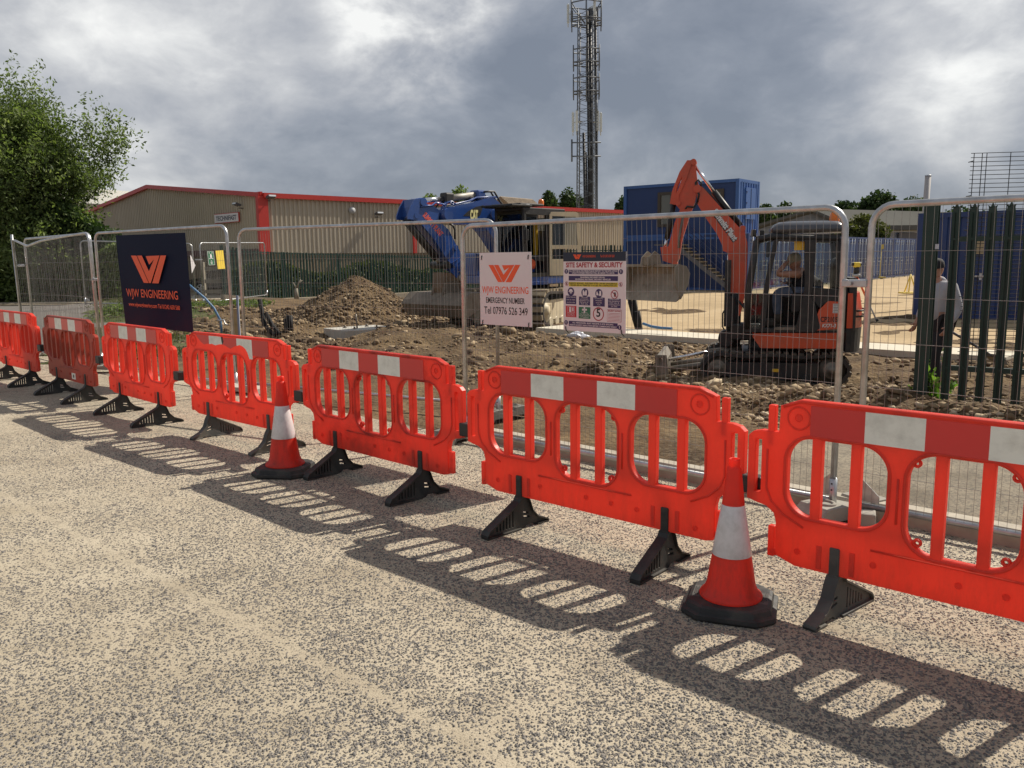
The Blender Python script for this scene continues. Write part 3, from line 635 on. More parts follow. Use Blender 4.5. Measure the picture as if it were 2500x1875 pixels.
# ---------------------------------------------------------------- traffic cones
def cone(x, y, rz, lab):
    t = thing('traffic_cone', lab, 'traffic cone', (x, y, 0), rz, 'traffic cones in front of the barriers')
    mb = MB()
    mb.lathe([(.143, .062), (.146, .070), (.140, .080), (.124, .092), (.112, .125), (.090, .262), (.0885, .270)], 40)
    mb.lathe([(.0520, .508), (.0505, .516), (.0335, .672), (.0315, .680), (.0255, .684), (.0245, .690), (.026, .697), (.0255, .716), (.023, .722), (.0195, .720), (.0195, .60)], 40)
    mb.lathe([(.090, .262), (.0505, .516)], 40)
    mb.build('cone_body', M_cone, t)
    s = MB().lathe([(.0905, .268), (.0912, .270), (.0522, .506), (.0512, .508)], 48); s.build('reflective_sleeve', M_cwhite, t)
    def octo(hw, ch, z): return [(hw, hw - ch, z), (hw - ch, hw, z), (-hw + ch, hw, z), (-hw, hw - ch, z), (-hw, -hw + ch, z), (-hw + ch, -hw, z), (hw - ch, -hw, z), (hw, -hw + ch, z)]
    b = MB(); rings = [octo(.205, .075, 0), octo(.212, .078, .012), octo(.210, .078, .030), octo(.192, .072, .036), octo(.186, .070, .058), octo(.172, .066, .064), octo(.12, .05, .064)]
    vs = [p for r in rings for p in r]; k = len(rings)
    b.add(vs, [(i * 8 + j, i * 8 + (j + 1) % 8, i * 8 + 8 + (j + 1) % 8, i * 8 + 8 + j) for i in range(k - 1) for j in range(8)] + [tuple(range(8 * k - 8, 8 * k))])
    base = b.build('base', M_black, t)
    for sx in (-1, 1):                                                  # moulded maker's panel with raised lettering bars
        p = MB(); p.add([(sx * .150 - .022, -.07, .0645), (sx * .150 + .022, -.07, .0645), (sx * .150 + .022, .07, .0645), (sx * .150 - .022, .07, .0645)], [(0, 1, 2, 3)], 0)
        for j in range(5): p.box((sx * .150 + (-.014 + .007 * j), random.uniform(-.01, .01), .0655), (.0035, random.uniform(.05, .10), .002), 1)
        p.build('moulded_panel', [M_grey_rub, M_black], base)
    return t
cone(1.02, 3.73, R(-20), 'large traffic cone with white sleeve, the nearer of the two')
cone(-1.79, 6.37, R(-8), 'smaller looking traffic cone further along, beside the torn stripe barrier').scale = (1.04, 1.04, 1.06)

# ---------------------------------------------------------------- temporary mesh fence panels
def heras(lab, A, B, lean=0.0, dent=False, rail_z=.10, top=2.03, mirror=False, wires=True, pitch=.043, group='temporary mesh fence panels'):
    A = Vector(A); B = Vector(B); d = (B - A); Lh = Vector((d.x, d.y)).length; rz = math.atan2(d.y, d.x)
    t = thing('mesh_fence_panel', lab, 'fence panel', A, rz, group)
    dz = d.z
    def P(x, z, y=0.0): return (x, y + lean * z, z + dz * x / Lh)
    r = .0205; c = .13
    mb = MB(); a0 = .04; a1 = Lh - .04
    arc = lambda x, s: [P(x + s * c * (1 - math.cos(k)), top - c + c * math.sin(k)) for k in np.linspace(0, PI / 2, 7)]
    if not dent: path = [P(a0, .02)] + arc(a0, 1) + arc(a1, -1)[::-1] + [P(a1, .02)]
    else: path = [P(a0, .02), P(a0, top - .02), P(a0 + .12, top - .03), P(a0 + .70, top - .13), P(a0 + .82, top - .14), P(a0 + 1.5, top - .07), P(Lh * .75, top - .02)] + arc(a1, -1)[::-1] + [P(a1, .02)]
    mb.tube(path, r, 10)
    mb.tube([P(a0, rail_z), P(a1, rail_z)], r * .92, 10)
    if dent: mb.tube([P(a0 - .02, .05), P(a0 - .03, top + .08)], r * 1.15, 10)
    for x in (a0, a1): mb.cyl(P(x, .02), P(x, .24), r * 1.22, 10)
    mb.build('frame', M_galv, t)
    # small triangular gussets and bolt holes at the feet
    for x, s in ((a0, 1), (a1, -1)):
        g = MB(); g.prism([(x + s * .02, .13), (x + s * .13, .13), (x + s * .13, .17), (x + s * .02, .27)], -.002, .002)
        for z in (.17, .21): g.cyl((x, -r * 1.3, z), (x, -r * 1.1, z), .006, 8, 1)
        g.build('gusset', [M_galv, M_clip], t)
    if wires:
        w = MB(); n = int((a1 - a0) / pitch)
        for i in range(1, n):
            x = a0 + (a1 - a0) * i / n; j = random.uniform(-.004, .004); b = random.uniform(-.012, .012)
            zt = top + .018 if not (x < a0 + c or x > a1 - c) else top - .03
            if dent: zt = float(np.interp(x, [a0, a0 + .75, a0 + 1.5, Lh], [top - .03, top - .13, top - .06, top]))
            w.tube([P(x, rail_z + .0, -.012), P(x + j, .9, b - .0), P(x + j * .5, 1.5, b * .6), P(x, zt - .05, -.018), P(x, zt, -.006)], .00125, 4, cap=False, smooth=False)
        for z in (.31, .58, .85, 1.12, 1.39, 1.66):
            dzz = random.uniform(-.01, .01); w.tube([P(a0, z, -.004), P(Lh * .33, z + dzz, .006), P(Lh * .66, z - dzz, -.004), P(a1, z, .0)], .0019, 4, cap=False, smooth=False)
        w.build('mesh', M_wire, t)
    return t
F1L, F12, F23, F3L, F3R, F4L, F45, F5R = (-9.05, 15.40, .0), (-6.33, 12.78, 0), (-3.50, 10.50, 0), (-3.37, 10.39, 0), (-.11, 8.50, 0), (-.45, 7.46, 0.0), (2.09, 5.07, 0), (4.66, 2.70, 0)
heras('mesh fence panel with a dented and sagging top bar', F1L, F12, dent=True, lean=-.015, top=2.10)
heras('mesh fence panel standing close behind the dented one', (-8.95, 15.57, 0), (-6.45, 13.04, 0), lean=-.01, top=2.10)
heras('mesh fence panel carrying the tall navy banner', (-6.28, 12.74, 0), F23, lean=.0, top=2.09)
heras('mesh fence panel in front of the soil heap, without signs', F3L, F3R, rail_z=.13)
heras('mesh fence panel carrying the two white notice boards', F4L, (F45[0] - .028, F45[1] + .026, 0), rail_z=.10, top=1.93)
heras('mesh fence panel in front of the green palisade and hooded person', (F45[0] + .028, F45[1] - .026, 0), F5R, top=1.93)
BZ = T(-10.5, 27.5); bA = at(496, 745, 27.6); bB = at(654, 724, 32.0); bC = at(482, 748, 27.4)
heras('small far mesh fence panel with the green and yellow signs', bA, bB, rail_z=.07, group='temporary mesh fence panels')
e0 = bC + Vector((-3.3, -.8, .12)); heras('far mesh fence panel mostly hidden by the navy banner', e0, bC, rail_z=.07, group='temporary mesh fence panels')

def clamp(P, rz, lab, w=.15):
    t = MB().box((0, 0, 0), (w, .062, .045), bev=.006)
    t.cyl((-.02, -.05, 0), (-.02, .05, 0), .008, 8); t.box((-.02, -.048, 0), (.022, .014, .022))
    o = t.build('fence_clamp', M_galv); o.location = P; o.rotation_euler[2] = rz; return tag(o, lab, 'fence clamp', 'clamps joining the fence panels')
frz = math.atan2(DU[1], DU[0])
clamp(Vector(F45) + Vector((0, 0, 1.47)), frz, 'steel clamp high on the joint beside the orange digger')
clamp(Vector(F45) + Vector((0, 0, .62)), frz, 'steel clamp low on the joint beside the orange digger, seen through the barrier')
clamp(Vector(F12) + Vector((0, 0, 1.40)), frz, 'steel clamp on the joint just before the navy banner', .10)
clamp(Vector((-9.0, 15.46, 1.62)), frz, 'steel clamp on the fence end at the dented panel', .20)
clamp(at(485, 634, 27.4), 0, 'steel clamp between the two far mesh panels', .22)

def fence_block(x, y, rz, lab, m, Lx=.62, z=0.0):
    mb = MB(); h = .115
    prof = [(-Lx / 2, 0), (-Lx / 2, h * .6), (-Lx / 2 + .05, h), (-.10, h), (-.08, h * .72), (.08, h * .72), (.10, h), (Lx / 2 - .05, h), (Lx / 2, h * .6), (Lx / 2, 0), (Lx / 2 - .08, 0), (Lx / 2 - .10, .03), (-Lx / 2 + .10, .03), (-Lx / 2 + .08, 0)]
    bm = MB().prism(prof, -.115, .115); mb.v, mb.f, mb.m, mb.s = bm.v, bm.f, bm.m, bm.s
    for sx in (-1, 1):
        mb.tube([(sx * .17 + .05 * math.cos(a), .06 * math.sin(a), h + .002) for a in np.linspace(0, 2 * PI, 15)[:-1]], .012, 6, closed=True)
    o = mb.build('fence_block', m); o.location = (x, y, z); o.rotation_euler[2] = rz
    return tag(o, lab, 'fence block', 'blocks holding the fence panel feet')
PR = frz + PI / 2
fence_block(F45[0], F45[1], PR - .35, 'pale fence block under the joint beside the orange digger', M_block)
fence_block(-.50, 7.50, PR + .2, 'dark fence block under the notice board panel, between two barriers', M_blockd, .55)
fence_block(F3R[0], F3R[1], PR, 'fence block standing behind the notice board panel on the footway', M_blockd)
fence_block(F23[0] + .06, F23[1] - .05, frz + .25, 'long buff fence block below the torn stripe barrier', M_conc, .66)
fence_block(F12[0], F12[1], frz + .6, 'grey fence block by the navy banner panel', M_block, .55)
fence_block(F1L[0] + .25, F1L[1] - .3, frz + .3, 'grey fence block at the dented panel end', M_block, .5)
fence_block(bA.x, bA.y, .1, 'timber like block under the far mesh panels', M_block, 1.5, T(bA.x, bA.y) - .02)
sb = MB().box((0, 0, .05), (.085, .12, .10), bev=.01).build('kerb_offcut', M_block); sb.location = gp(2118, 1288); sb.rotation_euler[2] = -.4; tag(sb, 'small buff concrete offcut beside the pale fence block', 'stone')

# ---------------------------------------------------------------- signs
LOGO = [[(0, 0), (.16, 0), (.44, 1), (.30, 1)],
        [(.18, 0), (.32, 0), (.48, .57), (.655, .14), (.505, .33), (.43, .02), (.82, 0), (.50, 1), (.455, 1)],
        [(.845, 0), (1, 0), (.72, 1), (.54, 1)]]
def logo(mb, x0, z1, w, h, y, mi):
    for P in LOGO:
        n = len(P); vs = [(x0 + u * w, y, z1 - v * h) for u, v in P]
        if n == 9:                                                      # concave piece: cut into convex bits
            mb.add(vs, [(0, 8, 2, 1)[::-1], (2, 8, 7), (2, 7, 3), (3, 7, 6), (3, 6, 5), (3, 5, 4)], mi)
            mb.f[-6:] = [mb.f[-6], mb.f[-5], mb.f[-4], mb.f[-3], mb.f[-2], mb.f[-1]]
        else: mb.add(vs, [tuple(range(n))], mi)
    return mb
FX4 = Vector((2.54, -2.39, 0)).normalized(); FX2 = Vector((2.78, -2.24, 0)).normalized()
def sign_frame(A, fx, off=-.035):
    M = frame_M(Vector((A[0], A[1], 0)), fx); return M @ Matrix.Translation((0, off, 0))
def sign(name, lab, A, fx, x0, z0, x1, z1, off=-.03, th=.004):
    M = sign_frame(A, fx, off); t = thing(name, lab, 'sign'); t.matrix_world = M @ Matrix.Translation((x0, 0, z0)); return t, x1 - x0, z1 - z0

# emergency number board: u along, v down, both in the board's own 0..1 measure
def b_rect(*pts):
    q = [on_plane(px, py, Vector((F4L[0], F4L[1], 0)), FX4)[:2] for px, py in pts]; return (q[0][0] + q[3][0]) / 2, (q[2][1] + q[3][1]) / 2, (q[1][0] + q[2][0]) / 2, (q[0][1] + q[1][1]) / 2
t, w, h = sign('notice_board', 'white notice board with an emergency telephone number', F4L, FX4, *b_rect((1176.8, 616.4), (1303.6, 615.6), (1303.6, 798.7), (1179, 790)))
MB().box((w / 2, .002, h / 2), (w, .004, h)).build('board', M_signw, t)
pr = MB(); yy = -.0012
U = lambda x: (x - 140) / 650 * w
V_ = lambda y: h - (y - 185) / 918 * h
logo(pr, U(258), V_(341), U(658) - U(258), V_(341) - V_(556), yy, 0); pr.build('logo', M_orange, t)
pr = MB()
pr.text('WJW ENGINEERING', U(463), V_(697), .083, yy, 0, bold=.0006, width=U(755) - U(170)); pr.build('company_lettering', M_orange, t)
pr = MB()
pr.text('EMERGENCY NUMBER', U(461), V_(822), .068, yy, 0, bold=.0008, width=U(705) - U(218)); pr.build('heading_lettering', M_txtblack, t); pr = MB(); pr.text('Tel 07976 526 349', U(468), V_(962), .088, yy, 0, bold=.0006, width=U(743) - U(193)); pr.build('telephone_lettering', M_txtblack, t)
tie = MB()
for x, z in ((.03, .03), (w - .03, .03), (w - .03, h - .03), (.03, h - .03)): tie = MB(); tie.tube([(x - .004, -.004, z - .03), (x, -.006, z), (x + .006, .02, z + .02)], .004, 5); tie.build('cable_tie', M_tie, t)

# safety and security board
t, w, h = sign('notice_board', 'white and navy site safety board with rows of coloured symbols', F4L, FX4, *b_rect((1383, 615), (1536, 615), (1531, 816), (1380, 803.6)))
MB().box((w / 2, .002, h / 2), (w, .004, h)).build('board', M_signw, t)
def sag(x): return (x - 1200) / 775
def U(x): return (x - 1196) / 784 * w
def V_(y): return h - (y - 180) / 985 * h * 1.0
def Vq(x, y): return h - (y - (180 + 0 * sag(x)) - (30 * sag(x)) * max(0, (y - 330)) / 800) / 985 * h
hd = MB().box((w / 2, -.0006, (h + V_(293)) / 2), (w, .0012, h - V_(293))).build('header', M_navy, t)
x = MB(); logo(x, U(1328), V_(208), U(1432) - U(1328), V_(208) - V_(265), -.0024, 0); x.text('WJW ENGINEERING', U(1532), V_(246), .026, -.0024, width=U(1616) - U(1450)); x.text('Tel 01242 650 560', U(1757), V_(246), .026, -.0024, width=U(1845) - U(1672)); x.build('header_lettering', M_orange, hd)
mats = [M_purple, M_txtwhite, M_txtred, M_yellow, M_green, M_firered, M_txtblack]
x = MB(); x.text('SITE SAFETY & SECURITY', U(1585), V_(366), .052, yy, 2, bold=.0016, width=U(1940) - U(1230)); x.build('title_lettering', mats, t)
def bar(z0, z1, l1, l2, mi, ti, x0=1268, x1=1887):
    b = MB(); b.rect(U(x0), V_(z1), U(x1), V_(z0), yy, mi); k = (z1 - z0)
    b.text(l1, U((x0 + x1) / 2), V_(z0 + k * .42), .0155, yy * 2, ti, bold=.0004, width=min(.98, len(l1) / 50) * (U(x1) - U(x0))); b.text(l2, U((x0 + x1) / 2), V_(z0 + k * .86), .0155, yy * 2, ti, bold=.0004, width=min(.96, len(l2) / 50) * (U(x1) - U(x0)))
    b.build('message_bar', mats, t)
bar(398, 453, 'ALL VISITORS & DELIVERIES PLEASE REPORT TO THE SITE OFFICE', 'UNAUTHORISED PERSONS WILL BE ASKED TO LEAVE', 0, 1)
bar(473, 532, 'BANKSMAN REQUIRED FOR ALL', 'REVERSING MATERIAL DELIVERY VEHICLES', 0, 1)
bar(550, 606, 'PARENTS BEWARE - BUILDING SITES CAN BE DANGEROUS.', 'CHILDREN ARE NOT PERMITTED TO ACCESS THIS CONSTRUCTION SITE', 3, 6)
bar(1042, 1108, 'ALL PERSONNEL MUST RECEIVE A SITE SPECIFIC', 'HEALTH & SAFETY INDUCTION BEFORE COMMENCING WORKS', 0, 1)
def excl(cx, cy):
    b = MB().disc(U(cx), V_(cy), .0185, yy, 0); b.rect(U(cx) - .0028, V_(cy) - .003, U(cx) + .0028, V_(cy) + .012, yy * 2, 1); b.disc(U(cx), V_(cy) - .0085, .003, yy * 2, 1, n=10); b.build('symbol', mats, t)
for cx, cy in ((1236, 418), (1922, 420), (1232, 1065), (1910, 1090)): excl(cx, cy)
for cx in (1240, 1920):
    b = MB().disc(U(cx), V_(572), .0165, yy, 2, r0=.0135); b.prism([(U(cx) - .009, V_(572) + .008), (U(cx) - .007, V_(572) + .010), (U(cx) + .010, V_(572) - .008), (U(cx) + .008, V_(572) - .010)], yy * 3, yy * 2.4, 2)
    b.disc(U(cx), V_(572) + .006, .0035, yy, 6, n=10); b.rect(U(cx) - .004, V_(572) - .009, U(cx) + .004, V_(572) + .002, yy * 2, 6); b.build('symbol', mats, t)
def cap(x0, x1, z0, z1, lines, mi, ti=1):
    b = MB().rect(U(x0), V_(z1), U(x1), V_(z0), yy, mi); n = len(lines)
    for i, l in enumerate(lines): b.text(l, U((x0 + x1) / 2), V_(z0 + (z1 - z0) * (i + .75) / (n + .25)), .0150, yy * 2, ti, width=(U(x1) - U(x0)) * min(.88, .07 * len(l)))
    b.build('caption', mats, t)
cap(1228, 1366, 722, 830, ['Safety helmets', 'must be worn', 'on the site'], 0); cap(1402, 1545, 730, 838, ['Personal', 'protective', 'equipment must', 'be worn on', 'this site'], 0)
cap(1583, 1728, 736, 845, ['Protective', 'footwear', 'must be', 'worn'], 0); cap(1768, 1922, 745, 858, ['PEDESTRIANS', 'Use designated', 'walk ways &', 'crossing points', 'on site'], 0)
b = MB().disc(U(1297), V_(673), .033, yy, 0)                            # helmet
b.flat([(U(1297) + .019 * math.cos(a), V_(668) + .019 * math.sin(a)) for a in np.linspace(0, PI, 12)], yy * 2, 1); b.rect(U(1297) - .023, V_(668) - .004, U(1297) + .023, V_(668), yy * 2, 1); b.flat([(U(1297) - .012, V_(680)), (U(1297) + .012, V_(680)), (U(1297) + .009, V_(690)), (U(1297), V_(697)), (U(1297) - .009, V_(690))], yy * 2, 1); b.build('symbol', mats, t)
b = MB().disc(U(1478), V_(680), .034, yy, 0); c = U(1478); z = V_(680)
for s in (-1, 1): b.flat([(c + s * .001, z - .022), (c + s * .020, z - .022), (c + s * .021, z + .012), (c + s * .012, z + .024), (c + s * .006, z + .012), (c + s * .001, z + .004)], yy * 2, 1)
b.build('symbol', mats, t)
b = MB().disc(U(1655), V_(686), .034, yy, 0); c = U(1655); z = V_(686)
b.flat([(c + .002, z - .018), (c + .024, z - .018), (c + .022, z + .020), (c + .006, z + .020), (c + .006, z - .004), (c + .002, z - .008)], yy * 2, 1); b.flat([(c - .024, z - .014), (c - .003, z - .014), (c - .004, z - .004), (c - .010, z + .004), (c - .016, z + .018), (c - .022, z + .012)], yy * 2, 1); b.build('symbol', mats, t)
b = MB().disc(U(1846), V_(694), .034, yy, 2, r0=.0285); c = U(1846); z = V_(694)
b.rect(c - .004, z - .016, c + .013, z + .002, yy, 6)
for k in range(4): b.rect(c - .004 + k * .0045, z + .002, c - .001 + k * .0045, z + .014 + (.003 if k in (1, 2) else 0), yy, 6)
b.flat([(c - .022, z + .018), (c - .018, z + .022), (c + .022, z - .018), (c + .018, z - .022)], yy * 2, 2); b.build('symbol', mats, t)
b = MB().rect(U(1228), V_(994), U(1368), V_(850), yy, 5); b.rect(U(1250), V_(940), U(1345), V_(862), yy * 2, 1); b.rect(U(1254), V_(936), U(1341), V_(866), yy * 3, 5)   # extinguisher panel
b.rect(U(1276), V_(930), U(1306), V_(880), yy * 4, 1); b.disc(U(1291), V_(880), (U(1306) - U(1276)) / 2, yy * 4, 1, n=14); b.rect(U(1318), V_(920), U(1334), V_(872), yy * 4, 1)
for i, l in enumerate(('Fire extinguishers', 'are located at the', 'site office')): b.text(l, U(1298), V_(955 + 14 * i), .010, yy * 2, 1, width=.075)
b.build('symbol', mats, t)
b = MB().rect(U(1398), V_(1005), U(1549), V_(860), yy, 4); c = U(1474); b.rect(c - .024, V_(893) - .007, c + .024, V_(893) + .007, yy * 2, 1); b.rect(c - .007, V_(893) - .024, c + .007, V_(893) + .024, yy * 2, 1)
for i, l in enumerate(('Report to', 'site office for', 'first aid treatment', 'and equipment')): b.text(l, c, V_(935 + 19 * i), .0135, yy * 2, 1, width=.0062 * len(l))
b.build('symbol', mats, t)
b = MB().disc(U(1650), V_(940), .0525, yy, 2, r0=.0445); b.text('5', U(1650), V_(972), .088, yy, 6, bold=.002); b.build('symbol', mats, t)
b = MB().rect(U(1758), V_(1027), U(1931), V_(876), yy, 2); b.rect(U(1762), V_(1023), U(1927), V_(880), yy * 2, 1); b.text('SECURITY NOTICE', U(1845), V_(902), .014, yy * 3, 2, bold=.0006, width=.115)
for i in range(6): b.rect(U(1772), V_(925 + 17 * i), U(1917), V_(921 + 17 * i), yy * 3, 2)
b.build('caption', mats, t)
for x_, z_ in ((.03, .0), (w - .03, .0)): tie = MB(); tie.tube([(x_ - .008, -.004, z_ + .03), (x_, -.006, z_ + .002), (x_ + .012, .012, z_ - .02)], .004, 5); tie.build('cable_tie', M_tie, t)

# navy banner
def banner_mat():
    m = mat('banner_print', (.0075, .013, .036), .6, spec=.10); nt = m.node_tree; N = nt.nodes.new; L = nt.links.new; b = nt.nodes['Principled BSDF']
    tc = N('ShaderNodeTexCoord'); sp = N('ShaderNodeSeparateXYZ'); L(tc.outputs['Object'], sp.inputs[0])
    n = N('ShaderNodeTexNoise'); n.inputs['Scale'].default_value = 5; L(tc.outputs['Object'], n.inputs['Vector'])
    mp = N('ShaderNodeMapRange'); L(sp.outputs[2], mp.inputs[0]); mp.inputs[1].default_value = .56; mp.inputs[2].default_value = -.2; mp.inputs[4].default_value = .8
    mu = N('ShaderNodeMath'); mu.operation = 'MULTIPLY'; L(mp.outputs[0], mu.inputs[0]); L(n.outputs[0], mu.inputs[1])
    mx = N('ShaderNodeMix'); mx.data_type = 'RGBA'; L(mu.outputs[0], mx.inputs['Factor']); mx.inputs['A'].default_value = (.0075, .013, .036, 1); mx.inputs['B'].default_value = (.075, .010, .030, 1); L(mx.outputs['Result'], b.inputs['Base Color']); return m
M_banner = banner_mat()
A2 = (-6.28, 12.74)
def b_uv(px, py):
    u, z, _ = on_plane(px, py, Vector((A2[0], A2[1], 0)), FX2); return u, z
cTL, cTR, cBR, cBL = b_uv(289.6, 575), b_uv(460, 568), b_uv(481.6, 812), b_uv(312, 792)
t = thing('banner', 'tall navy advertising banner with an orange logo', 'banner'); t.matrix_world = sign_frame(A2, FX2, -.045) @ Matrix.Translation((cBL[0], 0, cBL[1]))
def bq(u, v):
    a = Vector(cTL) * (1 - u) + Vector(cTR) * u; b = Vector(cBL) * (1 - u) + Vector(cBR) * u; p = a * (1 - v) + b * v; return p.x - cBL[0], p.y - cBL[1]
mb = MB(); nx, ny = 14, 18
for j in range(ny + 1):
    for i in range(nx + 1):
        x_, z_ = bq(i / nx, j / ny); mb.v.append((x_, .012 * math.sin(9 * i / nx + 1.2 * j / ny) * (j / ny), z_))
mb.f = [(j * (nx + 1) + i, (j + 1) * (nx + 1) + i, (j + 1) * (nx + 1) + i + 1, j * (nx + 1) + i + 1) for j in range(ny) for i in range(nx)]; mb.m = [0] * len(mb.f); mb.s = [True] * len(mb.f)
bsh = mb.build('sheet', M_banner, t)
def bmap(mb):
    mb.v = [(*(lambda q: (q[0], y, q[1]))(bq(x_, 1 - z_)),) for x_, y, z_ in mb.v]; return mb
# print placed in the banner's own 0..1 measure
def bw(px, py):
    x_, z_ = b_uv(px, py); u = (x_ - cTL[0]) / (cTR[0] - cTL[0]); v = .5
    for _ in range(12):
        a = bq(0, v); b = bq(1, v); u = (x_ - cBL[0] - a[0]) / (b[0] - a[0]); tz = bq(u, 0)[1]; bz = bq(u, 1)[1]; v = (z_ - cBL[1] - tz) / (bz - tz)
    return u, v
lu, lv = bw(332, 624); lu2, _ = bw(418, 624); _, lv2 = bw(385, 691)
x = logo(MB(), lu, 1 - lv, lu2 - lu, lv2 - lv, -.028, 0); bmap(x).build('logo', M_orange, t)
u0, v0 = bw(322, 722); u1, v1 = bw(448, 732)
x = MB().text('WJW ENGINEERING', (u0 + u1) / 2, 1 - (v0 + v1) / 2, .125, -.028, 0, bold=.001, width=u1 - u0)
u0, v0 = bw(327, 746); u1, v1 = bw(452, 756)
x.text('www.wjwengineering.com Tel 01242 650 560', (u0 + u1) / 2, 1 - (v0 + v1) / 2, .062, -.028, 0, bold=.0012, width=u1 - u0); bmap(x).build('lettering', M_orange, t)

# small signs on the far mesh panel
fb = (bB - bA); fb.z = 0; fb.normalize(); Mb = frame_M(bA, fb)
def far_sign(lab, corners, m, deco):
    cs = [on_plane(px, py, bA, fb) for px, py in corners]; o = thing('sign', lab, 'sign'); o.matrix_world = frame_M(Vector((0, 0, 0)) + (bA + fb * cs[3][0]), fb) @ Matrix.Translation((0, -.03, cs[3][1] - bA.z))
    q = [(c[0] - cs[3][0], c[1] - cs[3][1]) for c in cs]; MB().prism(q, -.003, .003).build('board', m, o)
    if deco: deco(q, o)
def greendeco(q, o):
    b = MB(); tl, tr, br, bl = [Vector(k) for k in q]
    def P(u, v): return tuple((tl * (1 - u) + tr * u) * (1 - v) + (bl * (1 - u) + br * u) * v)
    def r(u0, v0, u1, v1): b.flat([P(u0, v1), P(u1, v1), P(u1, v0), P(u0, v0)], -.006, 0)
    r(.04, .01, .96, .03); r(.04, .97, .96, .99); r(.03, .01, .07, .99); r(.93, .01, .97, .99)
    for (u, v) in ((.22, .1), (.65, .1), (.22, .5), (.65, .5)): r(u, v, u + .16, v + .06)
    r(.42, .2, .6, .28); r(.36, .28, .66, .44); r(.4, .44, .5, .54); r(.54, .44, .64, .54)
    for v, a in ((.66, .4), (.76, .28), (.86, .36)): r(.5 - (.5 - a) * .8, v, .5 + (.5 - a) * .8, v + .05)
    b.build('symbol', M_txtwhite, o)
far_sign('small green assembly point sign on the far mesh panel', [(503, 613), (519, 613), (523, 647), (507, 648)], M_green, greendeco)
M_yel2 = mat('yellow_board', (.80, .58, .07), .5, var=.05)
far_sign('plain yellow board hanging beside the green assembly sign', [(524, 612), (543, 611), (548, 656), (530, 657)], M_yel2, None)
far_sign('white triangular corner of a sign half hidden by the navy banner', [(462, 622), (466, 628), (475, 648), (466, 668)], M_signw, None)

# ---------------------------------------------------------------- people
M_skin = mat('skin', (.42, .22, .15), .5, var=.08); M_navycloth = mat('navy_vest', (.012, .014, .022), .85, bump=.3, bscale=60)
M_denim = mat('denim', (.085, .11, .16), .85, var=.25, vscale=9, bump=.3, bscale=80); M_khaki = mat('khaki_cap', (.30, .27, .19), .85); M_boot = mat('boot', (.05, .04, .03), .8, var=.3)
M_hood = mat('grey_hoodie', (.40, .40, .43), .9, var=.08, bump=.35, bscale=45); M_darkcl = mat('dark_trousers', (.016, .016, .019), .85, bump=.3, bscale=50); M_hair = mat('dark_hair', (.025, .018, .012), .7)
def skin(name, nodes, edges, material, parent, root=0, sub=2, smooth_it=0):
    """grow one continuous surface round a skeleton: nodes are (x, y, z, radius x, radius y)"""
    me = bpy.data.meshes.new(name); me.from_pydata([n[:3] for n in nodes], edges, []); o = bpy.data.objects.new(name, me); C.objects.link(o)
    md = o.modifiers.new('s', 'SKIN'); md.use_smooth_shade = True
    for i, n in enumerate(nodes):
        sv_ = me.skin_vertices[0].data[i]; sv_.radius = (n[3], n[4] if len(n) > 4 else n[3]); sv_.use_root = (i == root)
    ms = o.modifiers.new('u', 'SUBSURF'); ms.levels = sub; ms.render_levels = sub
    dg = bpy.context.evaluated_depsgraph_get(); m2 = bpy.data.meshes.new_from_object(o.evaluated_get(dg)); o.modifiers.clear(); o.data = m2; m2.materials.clear(); m2.materials.append(material)
    for p in m2.polygons: p.use_smooth = True; p.material_index = 0
    bpy.data.meshes.remove(me); o.parent = parent; return o
def hand_nodes(nodes, edges, wrist, wi, d, side, curl=.5, s=1.0):
    """palm, four unequal fingers and a thumb from the wrist along direction d; side = direction across the knuckles towards the thumb"""
    d = Vector(d).normalized(); side = Vector(side); side = (side - d * side.dot(d)).normalized(); nrm = d.cross(side); w = Vector(wrist)
    def put(p, r): nodes.append((*p, r)); return len(nodes) - 1
    palm = put(w + d * .05 * s, .024 * s); edges.append((wi, palm)); kn = put(w + d * .085 * s, .024 * s); edges.append((palm, kn))
    for k, (off, L_) in enumerate(((.030, .070), (.010, .080), (-.010, .074), (-.028, .058))):
        p = w + d * .095 * s + side * off * s; prev = put(p, .0095 * s); edges.append((kn, prev)); dd = d.copy()
        for j in range(3):
            dd = (dd + nrm * curl * (.5 + .2 * k * .3)).normalized(); p = p + dd * L_ / 3 * s * 1.05; q = put(p, (.009 - .001 * j) * s); edges.append((prev, q)); prev = q
    p = w + d * .04 * s + side * .035 * s; prev = put(p, .011 * s); edges.append((palm, prev))
    for j in range(2): p = p + (d * .75 + side * .6 + nrm * .25 * curl).normalized() * .03 * s; q = put(p, .010 * s); edges.append((prev, q)); prev = q
